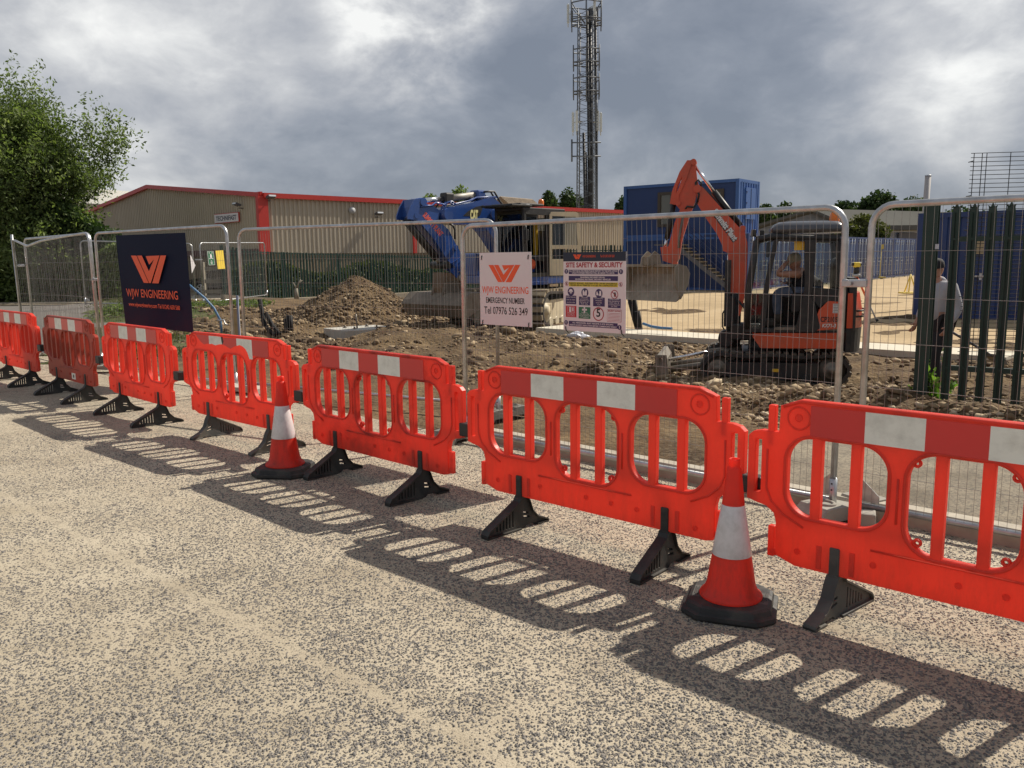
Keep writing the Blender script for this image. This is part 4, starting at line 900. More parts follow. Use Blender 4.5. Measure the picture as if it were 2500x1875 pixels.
def head_mesh(s=1.0):
    """head with brow, nose, mouth, chin and ears, facing +x, centred on the skull"""
    bm = bmesh.new(); bmesh.ops.create_uvsphere(bm, u_segments=28, v_segments=20, radius=1)
    for v in bm.verts:
        x, y, z = v.co; n = Vector((x, y, z)); r = Vector((.098, .078, .118))
        p = Vector((x * r.x, y * r.y, z * r.z))
        if z < 0: p.x += .018 * (-z) * (1 if x > 0 else .1); p.y *= 1 - .30 * (-z); p.x *= 1 - .10 * (-z)
        f = max(0, x)
        nose = math.exp(-((y / .16) ** 2) - (((z + .16) / .16) ** 2)); p.x += .026 * nose * f
        p.x -= .012 * f * sum(math.exp(-(((y - e) / .17) ** 2) - (((z - .06) / .11) ** 2)) for e in (-.38, .38))
        p.x += .007 * f * math.exp(-((z - .24) / .09) ** 2); p.x += .007 * f * math.exp(-((y / .28) ** 2) - (((z + .47) / .07) ** 2)); p.x += .012 * f * math.exp(-((y / .3) ** 2) - (((z + .82) / .14) ** 2))
        p.y += (1 if y > 0 else -1) * .016 * math.exp(-(((x + .02) / .16) ** 2) - (((z + .05) / .22) ** 2)) * (abs(y) > .6)
        v.co = p * s
    return bm

# ---------------------------------------------------------------- orange mini digger
M_or = mat('digger_orange', (.60, .072, .022), .38, var=.10, vscale=2.5, dirt=(.20, .10, .06), damt=.55, dscale=3, bump=.03, coat=.25)
M_dk = mat('digger_black', (.018, .018, .019), .5, var=.2, dirt=(.07, .058, .042), damt=.5, dscale=6)
M_roof = mat('digger_roof', (.060, .062, .072), .28, var=.06, coat=.5)
M_track = mat('rubber_track', (.070, .059, .045), .85, var=.3, dirt=(.115, .088, .058), damt=.9, dscale=7, bump=.4)
M_steel = mat('worn_steel', (.20, .18, .15), .5, .55, var=.25, vscale=4, dirt=(.15, .11, .07), damt=.7, dscale=5, bump=.15)
M_bucket = mat('bucket_steel', (.33, .28, .21), .65, .1, var=.2, vscale=3, dirt=(.17, .125, .08), damt=.8, dscale=4, bump=.2)
M_chrome = mat('piston_rod', (.75, .75, .77), .15, .95)
M_lamp = mat('amber_beacon', (.85, .20, .02), .25)
M_glass = glass('cab_glass', (.66, .71, .72), .045)
M_seat = mat('seat_grey', (.075, .078, .085), .8); M_ylabel = mat('yellow_label', (.75, .45, .03), .5); M_wlabel = mat('white_label', (.7, .7, .68), .5)
dP = Vector((3.97, 12.58, -.22)); dF = Vector((-.966, .259, 0))         # digger's middle on the ground; forward
Dm = frame_M(dP, dF)                                                    # local x forward, y towards the road, z up
dig = thing('mini_digger', 'orange and black mini digger with a cab, operator inside and arm raised', 'mini digger'); dig.matrix_world = Dm
def DL(px, py, y=0.0):
    """photo pixel -> (x, z) on the digger's own side plane at local y"""
    P = dP + Vector((Dm[0][1], Dm[1][1], 0)) * y; u, z, _ = on_plane(px, py, P, dF); return u, z - dP.z
c6 = lambda x, y: (1650 + x / 3.686, 550 + y / 3.686)
ca = lambda x, y: (1580 + x / 4.88, 380 + y / 4.88)
c3 = lambda x, y: (1840 + x / 5.53, 550 + y / 5.53)
def D6(x, y, yy=0.0): return DL(*c6(x, y), yy)
def Da(x, y, yy=0.0): return DL(*ca(x, y), yy)
def D3(x, y, yy=0.0): return DL(*c3(x, y), yy)

def track(mb, x0, x1, z1, yc, wd, t=.045, lugs=44, mi=0, lug=.03, belt=1):
    rr = z1 / 2; pts = []
    for a in np.linspace(-PI / 2, PI / 2, 12): pts.append((x1 - rr + rr * math.cos(a), rr + rr * math.sin(a)))
    for u in np.linspace(0, 1, 10)[1:-1]: pts.append((x1 - rr + (x0 - x1 + 2 * rr) * u, z1 - .03 * math.sin(u * PI * 2) ** 2))
    for a in np.linspace(PI / 2, 3 * PI / 2, 12): pts.append((x0 + rr + rr * math.cos(a), rr + rr * math.sin(a)))
    n = len(pts); cx = (x0 + x1) / 2
    inner = [(x + (cx - x) * .0 + (0 if abs(x - cx) < (x1 - x0) / 2 - rr else (-t if x > cx else t) * .8), z + (t if z < rr * .6 else (-t if z > rr * 1.4 else 0))) for x, z in pts]
    vs = [(x, yc + s * wd / 2, z) for s in (-1, 1) for x, z in pts] + [(x, yc + s * wd / 2, z) for s in (-1, 1) for x, z in inner]
    fs = []
    for i in range(n):
        j = (i + 1) % n; fs += [(i, j, n + j, n + i), (2 * n + i, 3 * n + i, 3 * n + j, 2 * n + j), (i, 2 * n + i, 2 * n + j, j), (n + i, n + j, 3 * n + j, 3 * n + i)]
    mb.add(vs, fs, belt)
    L_ = [math.dist(pts[i], pts[(i + 1) % n]) for i in range(n)]; tot = sum(L_); acc = 0; k = 0
    for i in range(n):
        a, b = Vector(pts[i]), Vector(pts[(i + 1) % n]); d = (b - a).normalized(); ang = math.atan2(d.y, d.x)
        while k * tot / lugs < acc + L_[i]:
            p = a + d * (k * tot / lugs - acc); M = Matrix.Translation((p.x, yc, p.y)) @ Matrix.Rotation(-ang, 4, 'Y'); mb.box((0, 0, -lug * .4), (tot / lugs * .66, wd * .98, lug), mi, M); k += 1
        acc += L_[i]
    return mb
xT0, xT1, zT = -1.02, 1.02, .47
for s in (1, -1):
    tr = track(MB(), xT0, xT1, zT, s * .60, .30).build('track', [M_track, M_dk], dig)
    f = MB(); f.prism([(-.62, .12), (.80, .12), (.86, .24), (.70, .33), (-.60, .33)], s * .60 - .11, s * .60 + .11, 0)
    for x in (-.45, -.1, .25, .55): f.cyl((x, s * .60 - .13, .10), (x, s * .60 + .13, .10), .075, 14)
    f.cyl((.15, s * .60 - .1, .37), (.15, s * .60 + .1, .37), .05, 12)
    f.box((-.02, s * .60 + .112 * s, .22), (.09, .004, .045), 1); f.build('track_frame', [M_dk, M_ylabel], tr)
    for x in (-.79, .80):
        w = MB(); w.lathe([(0, .135), (.06, .135), (.06, .125), (.12, .125), (.13, .12), (.13, .09), (.185, .085), (.185, -.085)], 22, M=Matrix.Translation((x, s * .60, .235)) @ Matrix.Rotation(R(-90 * s), 4, 'X'))
        w.build('wheel', M_steel, tr)
u = MB(); u.box((0, 0, .36), (.9, .95, .20)); u.cyl((0, 0, .42), (0, 0, .60), .36, 26); u.build('undercarriage', M_dk, dig)
# dozer blade
bl = MB(); bx = 1.58
prof = [(bx + .02, .02), (bx + .06, .0), (bx + .03, .16), (bx + .055, .33), (bx + .10, .40), (bx + .05, .40), (bx - .02, .30), (bx - .04, .15), (bx - .02, .02)]
bl.prism(prof, -.74, .74); 
for s in (-1, 1):
    bl.plate([(bx - .10, .0), (bx + .10, .0), (bx + .12, .42), (bx - .05, .42)], [[(bx - .0, .28), (bx + .05, .28), (bx + .06, .37), (bx + .01, .37)]], s * .755 - .012, s * .755 + .012, .002)
    bl.tube([(.55, s * .30, .30), (bx - .02, s * .30, .14)], .05, 8)
bl.tube([(.45, 0, .46), (.95, 0, .40)], .045, 10); bl.tube([(.95, 0, .40), (bx - .02, 0, .26)], .024, 8, 1)
bl.build('dozer_blade', [M_steel, M_chrome], dig)
# house
h = MB()
h.prism([D6(690, 1000, .62), D6(760, 1100, .62), D6(1430, 1105, .62), D6(1482, 965, .62), D6(700, 968, .62)], -.70, .70, 0)
h.build('house_skirt', M_or, dig)
cw = MB()
zc = D6(0, 1090, .2)[1]; zb = D6(0, 890, .2)[1]; zt = D6(0, 600, .2)[1]
rear = lambda k: [(-.96 - k * math.cos(a) * .27, .70 * math.sin(a)) for a in np.linspace(-PI / 2, PI / 2, 15)]
def shell(mb, z0, z1, k0, k1, mi, xin=-.95):
    A = [(xin, -.70), *rear(k0), (xin, .70)]; B = [(xin, -.70), *rear(k1), (xin, .70)]; n = len(A)
    mb.add([(x, y, z0) for x, y in A] + [(x, y, z1) for x, y in B], [(i, i + 1, n + i + 1, n + i) for i in range(n - 1)] + [tuple(range(n))[::-1], tuple(range(n, 2 * n))], mi, False)
shell(cw, zc, zb, .93, 1.0, 1); shell(cw, zb + .002, zb + .27, 1.0, .96, 0); shell(cw, zb + .272, zt, .96, .80, 0)
for dz in (.16, .24): cw.tube([(-1.08, .62, zb + dz), (-1.22, .45, zb + dz), (-1.26, .2, zb + dz), (-1.24, .0, zb + dz)], .014, 6, 1)
cw.build('counterweight', [M_or, M_dk], dig)
# side door of the engine bay with fleet number
eb = MB(); y0 = .69
eb.prism([D6(1235, 950, y0), D6(1478, 930, y0), D6(1478, 690, y0), D6(1370, 680, y0), D6(1290, 760, y0), D6(1250, 850, y0)], .30, .70, 0)
eb.prism([D6(1210, 960, y0), D6(1245, 960, y0), D6(1300, 925, y0), D6(1250, 700, y0), D6(1205, 640, y0)], .30, .705, 1)
eb.build('engine_cover', [M_or, M_dk], dig)
nb = MB(); a = D6(1300, 868, y0); b = D6(1455, 868, y0)
fm = Matrix.Translation((0, .7035, 0)) @ Matrix.Rotation(PI, 4, 'Z')     # lettering faces the road (local +y)
nb.text('CP2105', -(a[0] + b[0]) / 2, a[1], .10, 0, 0, fm, bold=.002, width=abs(a[0] - b[0])); nb.text('KX71-3', -(a[0] + b[0]) / 2, D6(0, 905, y0)[1], .07, 0, 1, fm, bold=.002, width=abs(a[0] - b[0]) * .8, shear=.2)
q0 = D6(1410, 790, y0); q1 = D6(1466, 705, y0); nb.rect(-q0[0], q0[1], -q1[0], q1[1], 0, 1, fm)
for k in range(6): nb.rect(-q0[0] + .006, q0[1] + .012 + k * .022, -q1[0] - .006, q0[1] + .018 + k * .022, -.002, 0, fm)
nb.build('fleet_lettering', [M_txtblack, M_wlabel], dig)
# cab: dark frame, roof, windows
cb = MB(); yb = (-.05, .69)
def post(p, q, w, yy, mi=0):
    (x0, z0), (x1, z1) = p, q; cb.tube([(x0, yy, z0), ((x0 + x1) / 2, yy, (z0 + z1) / 2), (x1, yy, z1)], w, 6, mi, smooth=False)
yN, yF = .66, -.28
for yy in (yN, yF):
    fp = [D6(640, 930, .66), D6(655, 620, .66), D6(690, 400, .66), D6(735, 130, .66)]
    cb.tube([(x, yy, z) for x, z in fp], .042, 8, 0)
    cb.tube([(x, yy, z) for x, z in (D6(735, 130, .66), D6(870, 100, .66), D6(1480, 120, .66))], .05, 8, 0)
    cb.tube([(x, yy, z) for x, z in (D6(1490, 120, .66), D6(1510, 600, .66), D6(1500, 930, .66))], .055, 8, 0)
cb.prism([D6(1160, 130, y0), D6(1250, 130, y0), D6(1235, 480, y0), D6(1220, 960, y0), D6(1070, 960, y0), D6(1130, 720, y0), D6(1160, 560, y0)], .60, .70, 0)
cb.prism([D6(885, 130, y0), D6(925, 130, y0), D6(860, 420, y0), D6(830, 640, y0), D6(795, 960, y0), D6(750, 960, y0), D6(795, 560, y0), D6(840, 330, y0)], .625, .70, 0)
cb.prism([D6(1225, 560, y0), D6(1500, 580, y0), D6(1500, 690, y0), D6(1370, 682, y0), D6(1290, 740, y0), D6(1215, 640, y0)], .60, .70, 0)
cb.prism([D6(870, 80, y0), D6(1478, 80, y0), D6(1478, 150, y0), D6(1250, 150, y0), D6(900, 135, y0)], .60, .695, 0)
cb.prism([D6(1440, 150, y0), D6(1480, 150, y0), D6(1505, 570, y0), D6(1465, 560, y0)], .60, .695, 0)
cb.prism([D6(1225, 545, y0), D6(1235, 150, y0), D6(1262, 150, y0), D6(1240, 530, y0)], .60, .695, 0)
fl = D6(700, 935, y0)[1]; cb.box((-.3, .20, fl - .02), (1.45, .92, .05), 0); cb.box((-1.02, .2, fl + .35), (.10, .94, .75), 0)
cb.box((-.42, .62, fl + .01), (.85, .10, .04), 1); cb.box((-.35, yF, fl + .22), (1.35, .04, .50), 0)
cb.build('cab', [M_dk, M_steel], dig)
rf = MB(); zr = D6(0, 92, .2)[1]; zr2 = D6(0, 3, .2)[1]; xa, xb = .10, -.90
for k, (ins, z) in enumerate(((0, zr), (0, zr + .045), (.05, zr + .085), (.13, zr2), (.3, zr2 + .012))):
    pass
rings = []
for ins, z in ((.0, zr), (.0, zr + .07), (.035, zr + .115), (.10, zr + .150), (.25, zr + .163)):
    hx, hy = (xa - xb) / 2 - ins, .49 - ins; r_ = max(.12 - ins * .3, .03); rings.append([((xa + xb) / 2 + x, .20 + y, z) for x, y in stadium(0, hx, -hy, hy, min(r_, hy * .9), 4)])
n = len(rings[0]); rf.add([p for r_ in rings for p in r_], [(i * n + j, i * n + (j + 1) % n, i * n + n + (j + 1) % n, i * n + n + j) for i in range(4) for j in range(n)] + [tuple(range(4 * n, 5 * n)), tuple(range(n))[::-1]], 0, True)
rf.build('roof', M_roof, dig)
gl = MB()
gl.flat([D6(1240, 545, y0), D6(1465, 565, y0), D6(1440, 150, y0), D6(1262, 150, y0)], .645)
fpz = [D6(645, 920, .66), D6(660, 620, .66), D6(738, 130, .66)]
gl.add([(x, y, z) for y in (yF, yN) for x, z in fpz], [(0, 1, 4, 3), (1, 2, 5, 4)])
gl.flat([D6(655, 925, y0), D6(750, 945, y0), D6(795, 560, y0), D6(885, 135, y0), D6(740, 135, y0), D6(665, 600, y0)], .655)
gl.flat([D6(900, 560, y0), D6(1480, 560, y0), D6(1440, 150, y0), D6(740, 140, y0), D6(690, 560, y0)], yF + .01)
gl.build('window', M_glass, dig)
ex = MB(); ex.rect(-D3(560, 0, .66)[0], D3(0, 345, .66)[1], -D3(697, 0, .66)[0], D3(0, 205, .66)[1], 0, 0, Matrix.Translation((0, .64, 0)) @ Matrix.Rotation(PI, 4, 'Z'))
ex.build('warning_sticker', M_ylabel, dig)
wl = MB()
for dy in (.30, .52):
    wl = MB(); p = D6(720 if dy > .4 else 800, 70, .5); wl.box((p[0] + .03, dy, p[1]), (.07, .11, .10), 0, bev=.015); wl.box((p[0] + .067, dy, p[1]), (.004, .085, .075), 1); wl.tube([(p[0] + .02, dy, p[1] - .03), (p[0] - .06, dy, p[1] - .10)], .012, 6); wl.build('work_lamp', [M_dk, M_wlabel], dig)
wl = MB(); p = D6(830, 220, .6); wl.box((p[0], .60, p[1]), (.05, .10, .22), 0, bev=.02); wl.tube([(p[0], .62, p[1] + .1), (p[0] - .1, .66, p[1] + .14)], .01, 6); wl.build('mirror', [M_dk, M_wlabel], dig)
be = MB(); p = DL(2033, 543, -.1); q = DL(2041, 522, -.1); rB = .075
be.lathe([(.045, zr2 - .01), (.045, p[1]), (.055, p[1])], 16, 1, Matrix.Translation((p[0], .1, 0))); be.lathe([(.07, p[1]), (.07, p[1] + .06), (.06, p[1] + .12), (.03, p[1] + .145), (0, p[1] + .148)], 18, 0, Matrix.Translation((p[0], .1, 0))); be.build('beacon', [M_lamp, M_dk], dig)
se = MB(); se.box((-.60, .22, fl + .36), (.46, .48, .14), bev=.05); se.box((-.84, .22, fl + .70), (.14, .46, .62), bev=.06); se.box((-.60, .46, fl + .20), (.50, .10, .34), 1, bev=.05); se.box((-.55, .513, fl + .21), (.14, .004, .05), 2)
for yy in (.02, .44): se.box((-.36, yy, fl + .36), (.30, .12, .30), 0, bev=.04); se.tube([(-.26, yy, fl + .5), (-.20, yy, fl + .66)], .016, 8); se.lathe([(0, .03), (.025, .02), (.02, -.03)], 10, M=Matrix.Translation((-.20, yy, fl + .68)))
se.build('seat', [M_dk, M_seat, M_ylabel], dig)
# boom, arm, bucket
bo = MB()
bpoly = [Da(640, 360), Da(700, 420), Da(880, 620), Da(1095, 855), Da(1165, 838), Da(1168, 950), Da(1192, 1030), Da(1197, 1130), Da(1180, 1430), DL(1818, 720), DL(1814, 746), DL(1806, 770), DL(1795, 772), DL(1784, 752), DL(1779, 735), Da(965, 1560), Da(965, 1160), Da(905, 1135), Da(900, 1080), Da(830, 930), Da(700, 745), Da(600, 580), Da(590, 420), Da(612, 362)]
bo.prism(bpoly, -.085, .085)
for s in (-1, 1): bo.prism([Da(965, 1075), Da(1120, 1060), Da(1188, 1080), Da(1182, 1230), Da(1000, 1200), Da(965, 1130)], s * .087 - .004, s * .087 + .004); 
for pxy, r_ in (((1000, 1105), .05), ((1135, 870), .045), ((600, 400), .06)): x, z = Da(*pxy); bo.cyl((x, -.11, z), (x, .11, z), r_, 14)
bo.build('boom', M_or, dig)
tb = MB(); p0, p1 = Da(822, 690), Da(1050, 1005); an = math.atan2(p1[1] - p0[1], -(p1[0] - p0[0]))
fm = Matrix.Translation((p0[0], .0885, p0[1])) @ Matrix.Rotation(PI, 4, 'Z') @ Matrix.Rotation(-an, 4, 'Y')
Ls = math.dist(p0, p1) * 1.12; tb.text('Summitt Plant', Ls * .40, -.03, .118, -.004, 1, fm, bold=.006, width=Ls, th=.001); tb.text('Summitt Plant', Ls * .40 + .010, -.042, .118, -.002, 0, fm, bold=.010, width=Ls)
tb.build('boom_lettering', [M_txtblack, M_wlabel], dig)
cy = MB(); a, b, c_ = Da(572, 120), Da(795, 432), Da(1110, 838); cy.tube([(a[0], 0, a[1]), (b[0], 0, b[1])], .024, 10, 1); cy.tube([(b[0], 0, b[1]), (c_[0], 0, c_[1])], .048, 12, 0); cy.build('arm_cylinder', [M_dk, M_chrome], dig)
am = MB()
am.prism([Da(480, 62), Da(548, 58), Da(582, 92), Da(585, 170), Da(600, 300), Da(615, 345), Da(570, 560), Da(500, 745), Da(420, 1000), Da(385, 1230), Da(345, 1292), Da(308, 1262), Da(256, 1090), Da(330, 800), Da(395, 645), Da(345, 590), Da(370, 480)], -.065, .065)
for s in (-1, 1): am.plate([Da(480, 62), Da(548, 60), Da(470, 290), Da(385, 480), Da(375, 590), Da(330, 590), Da(275, 575), Da(300, 430), Da(390, 200)], [[Da(415, 260), Da(420, 275), Da(370, 420), Da(345, 450), Da(365, 360)]], s * .085 - .006, s * .085 + .006, .002)
for pxy, r_ in (((555, 82), .045), ((372, 572), .04), ((335, 1280), .035)): x, z = Da(*pxy); am.cyl((x, -.11, z), (x, .11, z), r_, 14)
am.prism([Da(160, 1090), Da(270, 1080), Da(330, 1240), Da(300, 1290), Da(185, 1250)], -.05, .05)
am.build('arm', M_or, dig)
bc = MB(); a, b, c_ = Da(315, 580), Da(235, 990), Da(205, 1100); bc.tube([(a[0], 0, a[1]), (b[0], 0, b[1])], .042, 12, 0); bc.tube([(b[0], 0, b[1]), (c_[0], 0, c_[1])], .022, 8, 1); bc.build('bucket_cylinder', [M_dk, M_chrome], dig)
ho = MB()
for dy, pts in ((.09, ((600, 560), (620, 470), (590, 400), (580, 330), (610, 295), (650, 330), (640, 370))), (.05, ((640, 370), (720, 440), (800, 520), (880, 625), (1000, 750))), (.10, ((460, 640), (480, 610), (560, 620), (600, 560))), (.07, ((430, 730), (405, 860), (385, 1000), (380, 1100)))):
    ho.tube([(Da(*p)[0], dy, Da(*p)[1]) for p in pts], .016 if dy != .07 else .02, 6, 0 if dy != .07 else 1)
ho.build('hose', [M_dk, M_steel], dig)
# wide grading bucket, turned a little on its tilt so that it shows its end and its back
bk = MB(); bo_ = Da(215, 1290); prof = [(0, 0), (.16, -.03), (.24, -.14), (.20, -.32), (.06, -.52), (-.02, -.56), (.02, -.50), (.14, -.32), (.18, -.15), (.13, -.06), (0, -.04)]
Mb_ = Matrix.Translation((bo_[0] + .22, .14, bo_[1] + .0)) @ Matrix.Rotation(R(52), 4, 'Z') @ Matrix.Rotation(R(176), 4, 'Z')
bk.prism(prof, -.60, .60, 0, Mb_)
for s in (-1, 1): bk.prism([(0, 0), (.16, -.03), (.24, -.14), (.20, -.32), (.06, -.52), (-.06, -.30), (-.07, -.05)], s * .61 - .012, s * .61 + .012, 0, Mb_)
bk.box((.02, 0, .05), (.2, .16, .12), 0, Mb_)
for s in (-1, 1): bk.prism([(-.12, -.02), (.16, -.02), (.12, .14), (.02, .20), (-.10, .10)], s * .08 - .012, s * .08 + .012, 0, Mb_)
bk.build('bucket', M_bucket, dig)
sw = MB(); p = DL(1790, 800); sw.cyl((p[0], 0, .50), (p[0], 0, 1.30), .11, 16); sw.box((p[0] - .18, 0, .72), (.45, .34, .26), bev=.03); sw.box((p[0] + .04, .0, 1.02), (.14, .26, .50), bev=.03)
sw.box((DL(1775, 760)[0], .09, 1.3), (.09, .10, 1.0)); sw.tube([(p[0] + .13, .12, .75), (p[0] + .16, .12, .8), (p[0] + .16, .12, 1.0), (p[0] + .13, .12, 1.05)], .012, 6)
for k in range(4): sw.tube([(p[0] - .05, .1 - .05 * k, 1.2), (p[0] - .22 - .03 * k, .16 - .05 * k, 1.02), (p[0] - .22, .1, .72)], .017, 6)
sw.cyl((p[0] + .10, -.14, .62), (p[0] + .10, .14, .62), .12, 16); sw.build('swing_post', M_dk, dig)
bcy = MB(); a, b = Da(975, 1180), DL(1774, 770); bcy.tube([(a[0], 0, a[1]), (b[0], 0, b[1] - .1)], .024, 8, 1); bcy.build('boom_rod', [M_dk, M_chrome], dig)

# operator: seated, hand raised to the face
op = thing('person', 'seated machine operator in a khaki cap, dark vest and jeans, wiping his face', 'person'); op.matrix_world = Dm
def O3(x, y, yy): u_, z_ = D3(x, y, .3); return (u_, yy, z_)
hx, hz = D3(560, 505, .3); yc = .24
neck = O3(575, 610, yc); chest = O3(600, 700, yc); pel = (-.60, yc, fl + .50)
N_ = [(*pel, .13, .15), (chest[0], yc, chest[2] - .02, .13, .17), (neck[0] - .02, yc, neck[2] - .03, .085, .13), (neck[0], yc, neck[2] + .02, .055, .06), (hx, yc, hz - .05, .06, .06)]; E_ = [(0, 1), (1, 2), (2, 3), (3, 4)]
sh = [(neck[0] - .03, yc + s * .19, neck[2] - .05) for s in (1, -1)]
el = O3(300, 660, yc + .25); wr = O3(425, 520, yc + .12); N_ += [(*sh[0], .062), (*el, .048), (*wr, .030)]; E_ += [(2, 5), (5, 6), (6, 7)]
hand_nodes(N_, E_, wr, 7, Vector((hx + .05, yc + .03, hz + .03)) - Vector(wr), (0, -1, .3), .35)
k = len(N_); el2 = O3(660, 800, yc + .27) ; wr2 = O3(510, 815, yc + .22); N_ += [(*sh[1], .062), (sh[1][0] + .05, yc - .26, sh[1][2] - .26, .045), (-.24, .05, fl + .66, .03)]; E_ += [(2, k), (k, k + 1), (k + 1, k + 2)]
hand_nodes(N_, E_, (-.24, .05, fl + .66), k + 2, (1, 0, -.2), (0, 1, 0), .5)
for s in (1, -1):
    k = len(N_); kn = O3(300 if s > 0 else 330, 900, yc + s * .13); an_ = (kn[0] - .04, yc + s * .12, fl + .13); N_ += [(pel[0] + .05, yc + s * .10, pel[2], .09), (*kn, .068), (*an_, .045), (an_[0] + .03, an_[1], fl + .05, .042), (an_[0] + .17, an_[1], fl + .04, .035)]; E_ += [(0, k), (k, k + 1), (k + 1, k + 2), (k + 2, k + 3), (k + 3, k + 4)]
body = skin('body', N_, E_, M_skin, op)
bm = head_mesh(1.0); hm = Matrix.Translation((hx, yc, hz)) @ Matrix.Rotation(R(40), 4, 'Z') @ Matrix.Rotation(R(14), 4, 'Y'); hd_ = MB().bm(bm, 0, True, hm)
me_ = hd_.mesh('head', M_skin); bmj = bmesh.new(); bmj.from_mesh(body.data); bmj.from_mesh(me_); bmj.to_mesh(body.data); bmj.free(); bpy.data.meshes.remove(me_)
skin('vest', [(pel[0], yc, pel[2] + .02, .15, .17), (chest[0], yc, chest[2] - .02, .15, .19), (neck[0] - .02, yc, neck[2] - .045, .105, .16), (sh[0][0], sh[0][1] - .02, sh[0][2] + .0, .085), (sh[1][0], sh[1][1] + .02, sh[1][2], .085)], [(0, 1), (1, 2), (2, 3), (2, 4)], M_navycloth, op)
N2 = [(*pel, .15, .17)]; E2 = []
for s in (1, -1):
    k = len(N2); kn = O3(300 if s > 0 else 330, 900, yc + s * .13); N2 += [(pel[0] + .06, yc + s * .10, pel[2], .105), (*kn, .085), (kn[0] - .04, yc + s * .12, fl + .16, .062)]; E2 += [(0, k), (k, k + 1), (k + 1, k + 2)]
skin('jeans', N2, E2, M_denim, op)
bt = MB()
for s in (1, -1):
    kn = O3(300 if s > 0 else 330, 900, yc + s * .13); bt.box((kn[0] + .04, yc + s * .12, fl + .06), (.27, .10, .11), bev=.035); bt.cyl((kn[0] - .04, yc + s * .12, fl + .06), (kn[0] - .04, yc + s * .12, fl + .2), .058, 12)
bt.build('boots', M_boot, op)
cp = MB(); cp.lathe([(.108, .025), (.109, .05), (.102, .09), (.075, .128), (.03, .142), (0, .144)], 24, 0, hm @ Matrix.Diagonal((1, .84, 1, 1)).to_4x4()); cp.prism([(.07, .03), (.20, .005), (.205, .012), (.08, .045)], -.062, .062, 0, hm); cp.build('cap', M_khaki, op)

# ---------------------------------------------------------------- big blue excavator
M_bl = mat('excavator_blue', (.018, .068, .275), .28, var=.10, vscale=1.5, dirt=(.03, .05, .12), damt=.4, dscale=2, coat=.5)
M_bldk = mat('excavator_navy_shade', (.012, .030, .105), .35, var=.1, dirt=(.03, .03, .035), damt=.5)
M_cream = mat('excavator_cream', (.62, .54, .38), .5, var=.08, dirt=(.36, .27, .16), damt=.5)
M_pads = mat('track_shoe', (.24, .195, .13), .7, .2, var=.25, vscale=5, dirt=(.42, .34, .22), damt=.8, dscale=6, bump=.3)
M_grey = mat('coupler_grey', (.30, .285, .25), .55, .3, var=.2, dirt=(.17, .13, .09), damt=.6)
eF = Vector((-.682, -.731, 0)).normalized(); eP = Vector((.42, 23.0, T(0, 23) - .02)); Em = frame_M(eP, eF); eY = Vector((Em[0][1], Em[1][1], 0))
exc = thing('excavator', 'big blue tracked excavator with a wide bucket resting by the soil heap', 'excavator'); exc.matrix_world = Em
def EL(px, py, y=0.0):
    u, z, _ = on_plane(px, py, eP + eY * y, eF); return u, z - eP.z
ce = lambda x, y: (970 + x / 5.35, 450 + y / 5.35)
BY = -.30
def Ee(x, y, yy=BY): return EL(*ce(x, y), yy)
for s in (1, -1):
    tr = track(MB(), -1.85, 1.95, .95, s * 1.05, .62, .06, 44, 0, .075).build('track', [M_pads, M_dk], exc); tr.rotation_euler[2] = R(17)
    f = MB(); f.prism([(-1.3, .22), (1.4, .22), (1.5, .5), (1.2, .72), (-1.2, .72)], s * 1.05 - .2, s * 1.05 + .2, 0)
    for x in np.linspace(-1.15, 1.2, 7): f.cyl((x, s * 1.05 - .22, .16), (x, s * 1.05 + .22, .16), .12, 14)
    f.build('track_frame', M_cream, tr)
    for x in (-1.40, 1.48): w = MB(); w.lathe([(0, .26), (.12, .26), (.14, .2), (.30, .2), (.36, .15), (.36, -.15)], 24, M=Matrix.Translation((x, s * 1.05, .475)) @ Matrix.Rotation(R(-90 * s), 4, 'X')); w.build('wheel', M_cream, tr)
b = MB(); b.box((0, 0, .70), (1.6, 1.6, .35)); b.cyl((0, 0, .8), (0, 0, 1.12), .65, 30); b.build('undercarriage', M_dk, exc)
b = MB(); b.box((-.4, 0, 1.22), (3.2, 2.5, .22), 0, bev=.03); b.box((.9, 1.0, 1.15), (.7, .55, .10), 0, bev=.02)
b.box((-1.45, -.1, 1.60), (1.5, 2.3, .58), 1, bev=.08); b.box((-1.45, 1.06, 1.58), (1.45, .06, .5), 2, bev=.01)
for k in range(6): b.box((-1.9 + .15 * k, 1.095, 1.58), (.05, .012, .34), 0)
b.box((.35, -1.0, 1.62), (1.7, .55, .62), 0, bev=.05)
b.build('house', [M_bl, M_bl, M_cream], exc)
b = MB(); b.lathe([(1.2, 1.15), (1.28, 1.2), (1.28, 1.70), (1.15, 1.84), (0, 1.84)], 28, 0, Matrix.Translation((-1.55, 0, 0)) @ Matrix.Diagonal((.62, 1, 1, 1)).to_4x4()); b.build('counterweight', M_bl, exc)
# cab on the left side of the machine
x0, x1, y0_, y1_, z0_, z1_ = -.15, 1.45, .28, 1.22, 1.33, 2.98
b = MB()
for (x, y) in ((x1, y0_), (x1, y1_), (x0, y0_), (x0, y1_)): b.box((x - (.04 if x > 0 else -.04), y, (z0_ + z1_) / 2), (.09, .08, z1_ - z0_), 0, bev=.015)
b.box((.55, y1_, 2.15), (.09, .07, 1.55), 0)
for y in (y0_, y1_): b.box(((x0 + x1) / 2, y, z0_ + .03), (x1 - x0, .08, .10), 0); b.box(((x0 + x1) / 2, y, z1_ - .05), (x1 - x0, .08, .12), 0)
b.box((x1 - .03, .75, z0_ + .20), (.05, .9, .40), 0); b.box((x1 - .03, .75, z0_ + .95), (.03, .9, .03), 0); b.box((x0 + .04, .75, z0_ + .4), (.05, .9, .8), 0); b.box(((x0 + x1) / 2, .75, z0_ - .02), (x1 - x0, .94, .06), 0)
